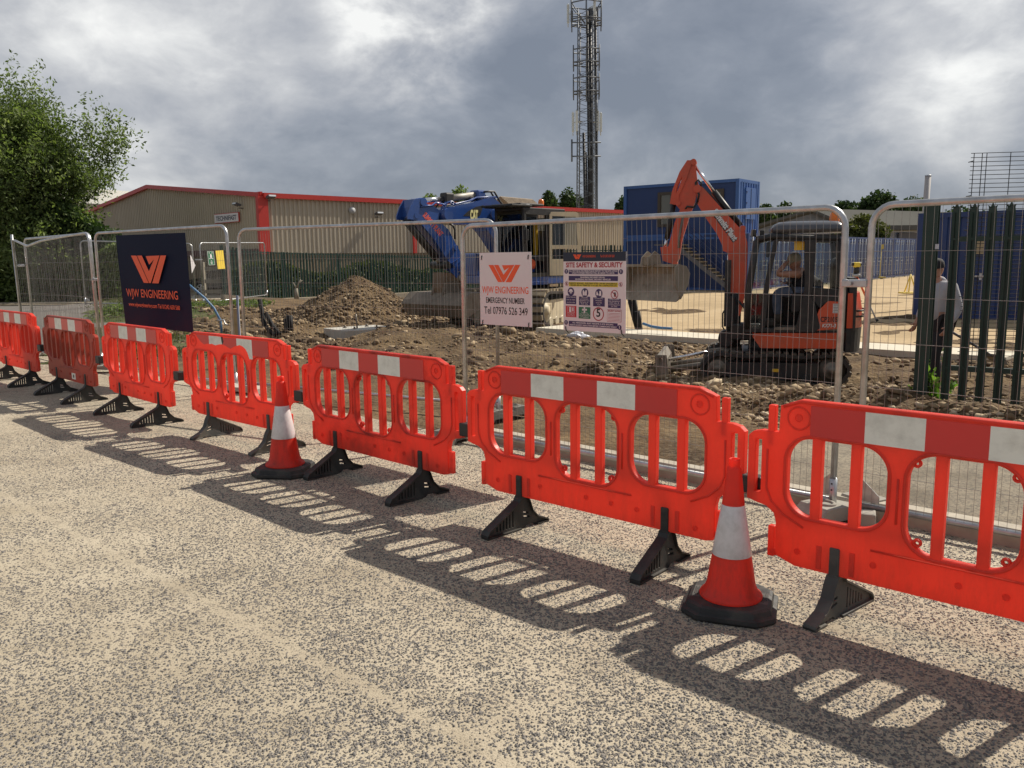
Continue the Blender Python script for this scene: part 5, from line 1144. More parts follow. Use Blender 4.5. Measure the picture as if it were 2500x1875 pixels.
b.box(((x0 + x1) / 2, .75, z1_ + .03), (x1 - x0 + .04, 1.0, .07), 0, bev=.02)
b.tube([(x1 - .02, y1_ + .06, 1.45), (x1 + .03, y1_ + .12, 1.6), (x1 + .03, y1_ + .12, 2.5), (x1 - .02, y1_ + .06, 2.65)], .018, 8)
b.tube([(x1 + .01, .40, 1.75), (x1 + .01, .55, 2.75)], .012, 6)
b.build('cab', M_dk, exc)
b = MB(); b.box((x1 + .10, .75, z1_ + .10), (.75, 1.08, .05), 0, bev=.012); b.box((x1 - .32, .75, z1_ + .135), (.9, 1.0, .06), 1, bev=.02)
for y in np.linspace(.33, 1.17, 7): b.box((x1 + .12, y, z1_ + .07), (.66, .03, .03), 0)
b.box((x1 - .15, 1.26, z1_ + .11), (.12, .004, .06), 2); b.build('roof_guard', [M_dk, M_dk, M_wlabel], exc)
b = MB(); b.lathe([(.075, 0), (.075, .08), (.06, .14), (0, .16)], 16, 0, Matrix.Translation((.45, .95, z1_ + .16))); b.build('beacon', M_lamp, exc)
b = MB(); b.box((x1 - .01, .75, 2.2), (.008, .84, 1.35)); b.box((x0 + .02, .75, 2.3), (.008, .84, 1.1)); b.box((.65, y0_, 2.2), (1.4, .008, 1.4)); b.box((.22, y1_, 2.3), (.6, .008, 1.2)); b.build('window', M_glass, exc)
# door standing open, cream inside
b = MB(); Md = Matrix.Translation((.50, y1_ + .05, z0_)) @ Matrix.Rotation(R(150), 4, 'Z')
b.plate([(0, 0), (.82, 0), (.88, .75), (.80, 1.58), (.72, 1.62), (.05, 1.62), (0, 1.55)], [[(.07, .78), (.78, .78), (.72, 1.50), (.07, 1.52)], [(.07, .42), (.76, .42), (.77, .68), (.07, .68)]], -.03, .03, .004, 0, Md)
b.build('door', M_cream, exc)
b = MB(); b.rect(.07, .78, .78, 1.52, 0, 0, Md); b.build('door_window', M_glass, exc)
b = MB(); b.box((x1 + .22, y1_ + .28, 2.35), (.05, .20, .27), 0, bev=.03); b.tube([(x1, y1_, 2.1), (x1 + .22, y1_ + .28, 2.2)], .014, 6); b.build('mirror', M_dk, exc)
b = MB(); b.box((.35, .75, 1.78), (.55, .5, .16), 0, bev=.05); b.box((.08, .75, 2.15), (.16, .48, .7), 0, bev=.06); b.box((.3, .62, 2.3), (.05, .12, .9), 1); b.build('seat', [M_seat, M_ylabel], exc)
b = MB(); b.box((.78, .86, 1.62), (.25, .22, .26), 0, bev=.08); b.tube([(.8, .95, 1.72), (.95, 1.0, 1.55), (1.0, 1.02, 1.42)], .055, 8); b.build('jacket', mat('orange_coat', (.75, .13, .05), .8), exc)
# boom
b = MB()
b.prism([Ee(545, 345), Ee(600, 300), Ee(650, 296), Ee(920, 240), Ee(1060, 195), Ee(1165, 182), Ee(1232, 230), Ee(1312, 320), Ee(1372, 420), Ee(1420, 600), Ee(1470, 760), Ee(1560, 900), Ee(1300, 900), Ee(1230, 800), Ee(1180, 720), Ee(1100, 610), Ee(1040, 555), Ee(900, 530), Ee(650, 526), Ee(575, 500), Ee(545, 420)], BY - .24, BY + .24)
for px, py, r_ in ((575, 400, .15), (1180, 400, .14)): x, z = Ee(px, py); b.cyl((x, BY - .28, z), (x, BY + .28, z), r_, 20)
x, z = Ee(1050, 130); b.box((x, BY, z + .0), (.30, .30, .20), 0, bev=.04)
b.build('boom', M_bl, exc)
fmE = Matrix.Translation((0, BY + .243, 0)) @ Matrix.Rotation(PI, 4, 'Z')
b = MB(); b.flat([(-Ee(x, y)[0], Ee(x, y)[1]) for x, y in ((770, 420), (840, 355), (940, 300), (1042, 278), (1000, 400), (985, 425))], 0, 0, fmE)
b.build('dark_swoosh', M_dk, exc)
b = MB(); a_, c_ = Ee(865, 430), Ee(967, 430); b.text('CAT', -(a_[0] + c_[0]) / 2, Ee(0 + 915, 462)[1], abs(Ee(915, 345)[1] - Ee(915, 462)[1]) * 1.42, -.004, 0, fmE, bold=.02, width=abs(a_[0] - c_[0])); b.build('maker_lettering', mat('pale_yellow', (.85, .80, .38), .5), exc)
b = MB()
b.prism([Ee(150, 200), Ee(232, 195), Ee(345, 272), Ee(405, 285), Ee(495, 350), Ee(470, 470), Ee(610, 600), Ee(725, 830), Ee(800, 930), Ee(828, 1000), Ee(822, 1085), Ee(782, 1145), Ee(700, 1135), Ee(560, 940), Ee(420, 720), Ee(250, 520), Ee(160, 485), Ee(130, 420), Ee(130, 300)], BY - .18, BY + .18, 0)
for s in (-1, 1): b.prism([Ee(150, 200), Ee(232, 195), Ee(215, 300), Ee(195, 470), Ee(60, 460), Ee(55, 420), Ee(95, 300)], BY + s * .20 - .02, BY + s * .20 + .02, 0)
for px, py, r_ in ((265, 235, .10), (180, 410, .08), (790, 1080, .10), (700, 1080, .07), (690, 830, .07)): x, z = Ee(px, py); b.cyl((x, BY - .23, z), (x, BY + .23, z), r_, 16, 0)
b.prism([Ee(630, 1030), Ee(790, 925), Ee(810, 960), Ee(660, 1075)], BY + .19, BY + .23, 0); b.prism([Ee(665, 1085), Ee(740, 1165), Ee(700, 1225), Ee(615, 1135)], BY + .14, BY + .22, 0)
b.build('stick', M_bl, exc)
b = MB(); p0, p1 = Ee(278, 385), Ee(515, 668); an = math.atan2(p1[1] - p0[1], -(p1[0] - p0[0])); fm2 = Matrix.Translation((p0[0], BY + .184, p0[1])) @ Matrix.Rotation(PI, 4, 'Z') @ Matrix.Rotation(-an, 4, 'Y')
b.text('SUMMITT PLANT', math.dist(p0, p1) / 2, -.06, .2, 0, 0, fm2, bold=.008, width=math.dist(p0, p1), shear=.25); b.build('hire_lettering', mat('coral_print', (.75, .12, .08), .5), exc)
b = MB(); a_, c_, d_ = Ee(110, 470), Ee(505, 960), Ee(540, 1020); b.tube([(a_[0], BY + .0, a_[1]), (c_[0], BY, c_[1])], .095, 14, 0); b.tube([(c_[0], BY, c_[1]), (d_[0], BY, d_[1])], .05, 10, 1); x, z = Ee(560, 1055); b.cyl((x, BY - .3, z), (x, BY + .3, z), .09, 14, 0)
b.build('bucket_cylinder', [M_dk, M_grey], exc)
b = MB(); a_, c_, d_ = Ee(262, 215), Ee(620, 190), Ee(1010, 140); b.tube([(a_[0], BY, a_[1]), (c_[0], BY, c_[1])], .062, 12, 1); b.tube([(c_[0], BY, c_[1]), (d_[0], BY, d_[1])], .085, 14, 0); x, z = Ee(650, 180); b.box((x, BY, z), (.30, .24, .26), 2, bev=.04)
b.build('stick_cylinder', [M_grey, M_chrome, M_dk], exc)
b = MB()
for k, yy in enumerate((BY - .15, BY + .1, BY + .2)):
    b.tube([(Ee(x, y - 6 * k)[0], yy, Ee(x, y - 6 * k)[1]) for x, y in ((530, 400), (540, 320), (590, 250), (640, 240), (690, 275), (900, 225), (960, 190), (1090, 185), (1230, 185))], .022, 6, 0 if k else 1)
    b.tube([(Ee(x + 10 * k, y)[0], yy, Ee(x, y)[1]) for x, y in ((1040, 105), (1110, 98), (1175, 100), (1210, 160), (1250, 230), (1320, 310), (1375, 410), (1440, 560))], .026, 6, 1)
b.tube([(Ee(x, y)[0], BY + .26, Ee(x, y)[1]) for x, y in ((590, 520), (640, 550), (660, 600), (660, 720))], .028, 6, 1); b.tube([(Ee(x, y)[0], BY + .2, Ee(x, y)[1]) for x, y in ((230, 300), (330, 285), (380, 285), (430, 245), (550, 270))], .025, 6, 0)
b.build('hose', [M_bl, M_dk], exc)
for s in (-1, 1):
    b = MB(); a_, c_ = Ee(1190, 420), Ee(1330, 690); b.tube([(a_[0], BY + s * .38, a_[1]), (c_[0], BY + s * .38, c_[1])], .05, 10, 1); d_ = Ee(1500, 1000); b.tube([(c_[0], BY + s * .38, c_[1]), (d_[0], BY + s * .38, d_[1])], .085, 12, 0); b.build('boom_cylinder', [M_dk, M_steel], exc)
# coupler and wide bucket
x, z = Ee(700, 1240); xb, zb_ = Ee(640, 1440); zg = Ee(600, 1640)[1]
b = MB(); b.prism([Ee(540, 1150), Ee(760, 1170), Ee(830, 1260), Ee(820, 1500), Ee(560, 1520), Ee(530, 1350)], BY - .22, BY + .20, 0)
for px, py in ((770, 1220), (775, 1430)): x_, z_ = Ee(px, py); b.cyl((x_, BY - .28, z_), (x_, BY + .28, z_), .10, 16, 1)
b.build('coupler', [mat('coupler_brown', (.16, .11, .07), .6, .2, var=.2), M_grey], exc)
b = MB(); Mb_ = Matrix.Translation((xb - .05, BY, zb_))
top = .25; d_ = zb_ - zg
b.prism([(-.45, .06), (.30, .06), (.52, -.12), (.60, -d_ * .6), (.40, -d_ - .15), (.32, -d_ - .15), (.50, -d_ * .6), (.44, -.14), (.26, .0), (-.45, .0)], -1.10, 1.10, 0, Mb_)
for s in (-1, 1): b.prism([(-.45, .06), (.30, .06), (.52, -.12), (.60, -d_ * .6), (.40, -d_ - .15), (-.25, -d_ * .55)], s * 1.11 - .02, s * 1.11 + .02, 0, Mb_)
for s in (-1, 1): b.prism([(-.25, .0), (.38, .0), (.30, .30), (-.1, .35)], s * .2 - .03, s * .2 + .03, 0, Mb_)
b.build('bucket', mat('dark_bucket', (.19, .155, .115), .65, .1, var=.25, vscale=2, dirt=(.11, .08, .05), damt=.8, dscale=3, bump=.2), exc)

# ---------------------------------------------------------------- buildings
M_clad = mat('cladding_beige', (.47, .41, .315), .6, var=.06, vscale=.4, dirt=(.36, .30, .22), damt=.3, dscale=.6); M_cladsh = M_clad
M_trim = mat('trim_red', (.50, .035, .025), .4, var=.05); M_brick = mat('brick_buff', (.24, .185, .12), .9, var=.15, vscale=3, bump=.3); M_dkband = mat('dark_red_band', (.10, .035, .03), .6); M_rooft = mat('roof_tile', (.25, .20, .15), .9, var=.2, vscale=2)
M_rooff = mat('pale_roof', (.62, .58, .48), .6, var=.06, vscale=.3); M_houseb = mat('house_render', (.30, .20, .12), .9, var=.1); M_greyclad = mat('grey_boards', (.24, .25, .26), .7, var=.06); M_greyroof = mat('grey_roof', (.12, .12, .11), .95, var=.08, vscale=.3, spec=.05)
M_wht = mat('white_boards', (.40, .41, .42), .6)
def corrug(mb, p, q, z0, zt, pitch=.20, depth=.035, mi=0):
    """profiled sheet wall from p to q; zt(u) is the top line"""
    p = Vector(p); q = Vector(q); d = q - p; L_ = d.length; d /= L_; nrm = Vector((d.y, -d.x)); us = []; k = 0
    while k * pitch < L_:
        for f, o in ((0, 0), (.5, 0), (.58, 1), (.92, 1)): us.append(((k + f) * pitch, o * depth))
        k += 1
    us = [(min(u, L_), o) for u, o in us] + [(L_, 0)]; vs = []
    for u, o in us:
        P = p + d * u + nrm * o; vs += [(P.x, P.y, z0(u)), (P.x, P.y, zt(u))]
    return mb.add(vs, [(2 * i, 2 * i + 2, 2 * i + 3, 2 * i + 1) for i in range(len(us) - 1)], mi)
Sd = Vector((.707, .707)).normalized(); Gd = Vector((-Sd.y, Sd.x))
K0 = Vector((-12.22, 42.0)); KL = 36.8; KW = 27.0; RISE = .08; zE = at(640, 478, 42.0).z; zR = at(376, 458, 51.6).z
fac = thing('warehouse', 'long beige ribbed metal warehouse with red roof edges and corner posts', 'warehouse', (K0.x, K0.y, T(K0.x, K0.y)))
loc = lambda mb: setattr(mb, 'v', [(x - K0.x, y - K0.y, z - T(K0.x, K0.y)) for x, y, z in mb.v]) or mb
K1 = K0 + Sd * KL; K2 = K0 + Gd * KW; K3 = K2 + Sd * KL; zg0 = T(K0.x, K0.y) - .3; eave = lambda u: zE + RISE * u / KL; zc = 2.73
b = corrug(MB(), K0, K1, lambda u: zc - .7, eave, .26, .06); loc(b).build('side_wall', M_clad, fac)
def zt_g(u): w_ = abs(u - KW / 2) / (KW / 2); return zR + (zE - zR) * w_
b = corrug(MB(), K2, K0, lambda u: zc - .5, lambda u: zt_g(KW - u) - .02, .26, .05); loc(b).build('gable_wall', M_cladsh, fac)
def wall(mb, p, q, z0, z1, off=0.0, mi=0):
    d = (q - p).normalized(); nn = Vector((d.y, -d.x)) * off; p2, q2 = p + nn, q + nn; mb.add([(p2.x, p2.y, z0), (q2.x, q2.y, z0), (q2.x, q2.y, z1), (p2.x, p2.y, z1)], [(0, 1, 2, 3)], mi); return mb
b = wall(MB(), K0, K1, zg0, zc - .7, -.02); wall(b, K2, K0, zg0, zc - .5, -.02); loc(b).build('brick_base', M_brick, fac)
b = wall(MB(), K2 - Gd * 4, K0 + Gd * .5, zc - .78, zc - .46, .10); loc(b).build('dark_canopy_band', M_dkband, fac)
b = MB(); R0 = K0 + Gd * KW / 2; R1 = K1 + Gd * KW / 2
b.add([(*K0, zE), (*K1, zE + RISE), (*R1, zR + RISE), (*R0, zR), (*K3, zE + RISE), (*K2, zE)], [(0, 1, 2, 3), (3, 2, 4, 5)]); b.add([(*K1, zg0), (*K3, zg0), (*K3, zE + RISE), (*R1, zR + RISE), (*K1, zE + RISE)], [(0, 1, 2, 3, 4)]); loc(b).build('roof', M_rooff, fac)
def beam(mb, p, q, w, h, mi=0):
    p, q = Vector(p), Vector(q); d = (q - p).normalized(); s_ = d.cross(Vector((0, 0, 1))).normalized() * w / 2; u_ = Vector((0, 0, h / 2)); vs = [P + a * s_ + c_ * u_ for P in (p, q) for a in (-1, 1) for c_ in (-1, 1)]
    return mb.add(vs, [(0, 1, 3, 2), (4, 6, 7, 5), (0, 4, 5, 1), (2, 3, 7, 6), (0, 2, 6, 4), (1, 5, 7, 3)], mi)
b = MB(); o_ = -Gd * .10; o2 = -Sd * .12
beam(b, (*(K0 + o_), zE + .02), (*(K1 + o_), zE + RISE + .02), .22, .24); beam(b, (*(K0 + o2), zE + .05), (*(R0 + o2), zR + .05), .20, .22); beam(b, (*(R0 + o2), zR + .05), (*(K2 + o2), zE + .05), .20, .22); loc(b).build('roof_edge', M_trim, fac)
for u_, w_ in ((-.05, .75), (9.4, .34), (19.6, .34), (29.5, .30), (36.5, .3)):
    b = MB(); P = K0 + Sd * u_ - Gd * .06; beam(b, (*(P + Sd * 0), zc - .75), (*P, zE - .1), .0001, .0001); b = MB()
    M_ = Matrix.Translation((P.x, P.y, (zc - .75 + zE) / 2)) @ Matrix.Rotation(math.atan2(Sd.y, Sd.x), 4, 'Z'); b.box((0, 0, 0), (w_ * .72, .16, zE - zc + .7), 0, M_); loc(b).build('corner_post' if u_ < 0 else 'downpipe', M_trim, fac)
P = K0 + Gd * .22 - Sd * .06; b = MB().box((0, 0, 0), (.5, .14, zE - zc + .4), 0, Matrix.Translation((P.x, P.y, (zc + zE) / 2)) @ Matrix.Rotation(math.atan2(Gd.y, Gd.x), 4, 'Z')); loc(b).build('corner_post', M_trim, fac)
M_flood = mat('floodlight_grey', (.10, .10, .11), .4); M_lens = mat('floodlight_lens', (.6, .62, .65), .1)
def flood(px, py, P0, fx, lab):
    u_, z, X = on_plane(px, py, Vector((P0.x, P0.y, 0)), Vector((fx.x, fx.y, 0))); b = MB(); M_ = frame_M(X, Vector((fx.x, fx.y, 0))); b.box((0, -.42, 0), (.42, .30, .10), 0, M_ @ Matrix.Rotation(R(-18), 4, 'X')); b.box((0, -.57, -.0), (.36, .012, .08), 1, M_ @ Matrix.Rotation(R(-18), 4, 'X')); b.tube([(0, 0, -.05), (0, -.3, -.05)], .03, 6, 0, M_)
    return tag(b.build('floodlight', [M_flood, M_lens]), lab, 'floodlight', 'floodlights on the warehouse walls')
flood(596, 506, K0, -Gd, 'small floodlight on the warehouse gable beside the company sign'); flood(652, 488, K0, Sd, 'pale floodlight high beside the red corner post of the warehouse'); flood(915, 528, K0, Sd, 'dark floodlight on the ribbed wall left of the blue boom')
u_, z, X = on_plane(858, 514, Vector((K0.x, K0.y, 0)), Vector((Sd.x, Sd.y, 0))); b = MB().lathe([(0, .14), (.16, .12), (.19, .05), (.2, 0)], 18, 0, frame_M(X, Vector((Sd.x, Sd.y, 0))) @ Matrix.Rotation(R(90), 4, 'X') @ Matrix.Translation((0, 0, .03))); tag(b.build('alarm_box', M_wht), 'round white alarm box on the ribbed warehouse wall', 'alarm box')
fg = Vector((-Gd.x, -Gd.y, 0)); P0 = Vector((K0.x, K0.y, 0)); ua, za, _ = on_plane(531, 546.5, P0, fg); ub, zb2, _ = on_plane(589, 521.5, P0, fg); Ms = frame_M(P0, fg)
sg = thing('company_sign', 'white company sign with a red border on the shaded warehouse gable', 'sign'); sg.matrix_world = Ms @ Matrix.Translation((ua, -.12, za)); ws, hs = ub - ua, .50
MB().box((ws / 2, 0, hs / 2), (ws, .06, hs)).build('frame', M_trim, sg); MB().box((ws / 2, -.035, hs / 2), (ws - .07, .03, hs - .07)).build('board', M_signw, sg)
MB().text('TECHNIFAST', ws / 2, hs * .27, hs * .66, -.056, 0, bold=.008, width=ws * .84).build('lettering', M_navy, sg)

b = MB(); q = [at(250, 462, 84), at(330, 466, 84), at(292, 496, 78), at(230, 500, 78)]; hb = thing('warehouse', 'pale ribbed roof of a further building showing behind the ash tree', 'warehouse', (q[0].x, q[0].y, T(q[0].x, q[0].y)))
q0 = hb.location.copy(); A_, B_ = at(150, 455, 90), at(332, 468, 84); C_, D_ = at(290, 500, 76), at(120, 492, 82)
for k in range(26):
    f0, f1 = k / 26, (k + .8) / 26; vs = [A_ * (1 - f) + B_ * f for f in (f0, f1)] + [D_ * (1 - f) + C_ * f for f in (f1, f0)]; f2 = (k + 1) / 26
    b.add([v - q0 for v in vs], [(0, 1, 2, 3)]); vs = [A_ * (1 - f) + B_ * f + Vector((0, 0, -.12)) for f in (f1, f2)] + [D_ * (1 - f) + C_ * f + Vector((0, 0, -.12)) for f in (f2, f1)]; b.add([v - q0 for v in vs], [(0, 1, 2, 3)])
b.build('roof', M_rooff, hb)
b = MB(); zz = T(0, 84) - .5; b.add([p - q0 for p in (D_, C_, Vector((C_.x, C_.y, zz)), Vector((D_.x, D_.y, zz)))] + [p - q0 for p in (B_, Vector((B_.x, B_.y, zz)))], [(0, 3, 2, 1), (1, 2, 5, 4)]); b.build('wall', M_cladsh, hb)

ho_ = thing('house', 'brown house gable with a tiled roof rising above the warehouse', 'house', (-1.7, 96, T(0, 96)))
b = MB(); g0, g1, g2 = at(1205, 495, 96), at(1221, 479, 96), at(1254, 508, 96); r1 = at(1299, 486, 102); r2 = at(1330, 514, 102); hl = lambda *P: [p - ho_.location for p in P]; gz = lambda p: Vector((p.x, p.y, T(0, 96)))
b.add(hl(g1, r1, r2, g2), [(0, 3, 2, 1)])
for k in range(1, 9):
    f = k / 9; a_, c_ = g1 * (1 - f) + g2 * f, r1 * (1 - f) + r2 * f; beam(b, a_ - ho_.location, c_ - ho_.location, .12, .10)
b.build('roof', M_rooft, ho_)
b = MB(); b.add(hl(g0, g1, g2, gz(g2), gz(g0)), [(0, 4, 3, 2, 1)]); b.add(hl(g2, r2, gz(r2), gz(g2)), [(0, 3, 2, 1)]); b.build('wall', M_houseb, ho_)

gb = thing('storage_building', 'low grey gabled building with boarded end behind the blue containers', 'building', (21, 70, T(21, 70))); gl_ = gb.location.copy()
e0, ap, e1 = at(1836, 553, 70), at(1983, 510, 70), at(2078, 549, 70); back = Vector((17, 9, 0)); gz = lambda p: Vector((p.x, p.y, T(0, 70)))
b = MB(); n = 15
for k in range(n):                                                      # overlapping boards
    z0 = gz(e0).z + (ap.z - gz(e0).z) * k / n; z1 = gz(e0).z + (ap.z - gz(e0).z) * (k + 1) / n
    def xr(z): 
        f = max(0, (z - e0.z) / (ap.z - e0.z)); return e0.x + (ap.x - e0.x) * f, e1.x + (ap.x - e1.x) * f
    a0, b0 = xr(z0); a1, b1 = xr(z1); b.add([Vector((a0, 70 - .06, z0)) - gl_, Vector((b0, 70 - .06, z0)) - gl_, Vector((b1, 70, z1)) - gl_, Vector((a1, 70, z1)) - gl_], [(0, 1, 2, 3)])
b.build('gable_wall', M_greyclad, gb)
b = MB(); ov = Vector((-.3, -.5, 0)); 
for A_, B_ in ((ap, e1), (ap, e0)):
    dn = (B_ - A_) * .08; P4 = [A_ + ov, B_ + dn + ov, B_ + dn + back, A_ + back]; b.add([p - gl_ for p in P4] + [p - gl_ + Vector((0, 0, -.22)) for p in P4], [(0, 1, 2, 3), (7, 6, 5, 4), (0, 4, 5, 1), (1, 5, 6, 2), (2, 6, 7, 3), (3, 7, 4, 0)])
b.build('roof', M_greyroof, gb)
b = MB(); b.add([p - gl_ for p in (e1, e1 + back, gz(e1 + back), gz(e1))], [(0, 3, 2, 1)]); b.build('side_wall', M_greyclad, gb)
lo = thing('lean_to', 'white boarded lean to with a dark doorway beyond the container row', 'outbuilding', at(2190, 680, 66)); ll = lo.location.copy(); p0, p1 = at(2150, 568, 66), at(2250, 566, 66)
b = MB()
for k in range(8): b.box(((p0.x + p1.x) / 2 - ll.x, 0, p0.z - ll.z - .2 - k * .45), (p1.x - p0.x, .1 + .02 * (k % 2), .42))
b.build('wall', M_wht, lo); b = MB().box((at(2212, 575, 65.9).x - ll.x, -.25, at(2212, 588, 66).z - ll.z), (1.4, .3, 1.2)); b.build('doorway', M_flood, lo)
MB().box(((p0.x + p1.x) / 2 - ll.x, .6, p0.z - ll.z + .35), (p1.x - p0.x + 1, 3.0, .35)).build('roof', M_greyroof, lo)

# ---------------------------------------------------------------- shipping containers
M_cb = mat('container_blue', (.015, .040, .145), .45, var=.12, vscale=1.2, dirt=(.05, .06, .09), damt=.4, dscale=1.5)
M_cb2 = mat('container_blue_pale', (.026, .066, .205), .45, var=.12, vscale=1.2, dirt=(.09, .11, .16), damt=.4, dscale=1.5); M_cbd = mat('container_navy', (.014, .030, .10), .45, var=.12)
M_bars = mat('locking_bar', (.45, .48, .52), .4, .6); M_winf = mat('brown_frame', (.055, .045, .035), .6); M_pane = mat('office_window', (.10, .10, .075), .08, spec=.8); M_ply = mat('plywood', (.34, .27, .17), .8)
def container(root, L_, Wd, H, m, mdoor, doors='x0', side_pitch=.28):
    """box container, local x along its length from 0 to L_, y from 0 to Wd"""
    b = MB(); c = .12
    for z in (c / 2, H - c / 2):
        for y in (c / 2, Wd - c / 2): b.box((L_ / 2, y, z), (L_, c, c))
        for x in (c / 2, L_ - c / 2): b.box((x, Wd / 2, z), (c, Wd, c))
    for x in (c / 2, L_ - c / 2):
        for y in (c / 2, Wd - c / 2): b.box((x, y, H / 2), (c + .01, c + .01, H))
    b.build('frame', m, root)
    b = MB(); corrug(b, (c, .05), (L_ - c, .05), lambda u: .1, lambda u: H - .1, side_pitch, .04); corrug(b, (L_ - c, Wd - .05), (c, Wd - .05), lambda u: .1, lambda u: H - .1, side_pitch, .04)
    b.add([(0, 0, H - .03), (L_, 0, H - .03), (L_, Wd, H - .03), (0, Wd, H - .03), (0, 0, .05), (L_, 0, .05), (L_, Wd, .05), (0, Wd, .05)], [(0, 1, 2, 3), (4, 7, 6, 5)])
    xe, xd = (L_ - .05, .04) if doors == 'x0' else (.05, L_ - .04)
    p, q = ((xe, .1), (xe, Wd - .1)) if doors == 'x0' else ((xe, Wd - .1), (xe, .1)); corrug(b, p, q, lambda u: .1, lambda u: H - .1, side_pitch, .04); b.build('wall', m, root)
    sg_ = -1 if doors == 'x0' else 1
    for k in (0, 1):
        y0, y1 = (c, Wd / 2 - .01) if k == 0 else (Wd / 2 + .01, Wd - c); b = MB(); b.box((xd, (y0 + y1) / 2, H / 2), (.05, y1 - y0, H - 2 * c - .04), 0)
        for z in (.42, .85, 1.3, 1.75, 2.2): b.box((xd + sg_ * .03, (y0 + y1) / 2, z * H / 2.6), (.012, (y1 - y0) * .82, .02), 1)
        d = b.build('door', [mdoor, M_bars], root); r = MB()
        for y in (y0 + (y1 - y0) * .28, y0 + (y1 - y0) * .72):
            r.cyl((xd + sg_ * .07, y, .1), (xd + sg_ * .07, y, H - .1), .02, 6)
            for z in (.25, H * .5, H - .3): r.box((xd + sg_ * .06, y, z), (.05, .09, .09))
        r.box((xd + sg_ * .08, (y0 + y1) / 2, H * .42), (.03, (y1 - y0) * .5, .03)); r.build('locking_bar', M_bars, d)
# row of storage containers seen door-on at an angle
ra, rb = Vector((10.9, 38.6)), Vector((30.5, 62.0)); rd = (rb - ra).normalized(); nC = 12; step = (rb - ra).length / nC; rn = Vector((rd.y, -rd.x)); rzc = math.atan2(-rn.y, -rn.x)
cont = None
tints = [M_cb2, M_cb, M_cb2, M_cb2, M_cb, M_cb2, M_cbd, M_cb2, M_cb, M_cb2, M_cb, M_cb2]
ordn = ['first', 'second', 'third', 'fourth', 'fifth', 'sixth', 'seventh', 'eighth', 'ninth', 'tenth', 'eleventh', 'twelfth']
for i in range(nC):
    P = ra + rd * step * i; P2 = P + rd * (step - .06); zb3 = T(P.x, P.y) + .12
    lab = ordn[i] + ' blue storage container along the back row counted from the stacked office'
    t = thing('storage_container', lab, 'container', (P2.x, P2.y, zb3), math.atan2(-rn.y, -rn.x), 'blue storage containers in the back row')
    if cont is None: container(t, 5.9, step - .06, 2.55, M_cb, M_cb2); cont = t
    else:
        for ch in [k for k in bpy.data.objects if k.parent == cont]: copy_tree(ch, t)
    for ch in [k for k in bpy.data.objects if k.parent == t and k.name.startswith('door')]:
        if i: ch.data = ch.data.copy(); ch.data.materials[0] = tints[i]
    b = MB(); b.box((.15, step / 2, -.07), (.5, step * .9, .14)); fb_ = b.build('plinth', M_conc, t)
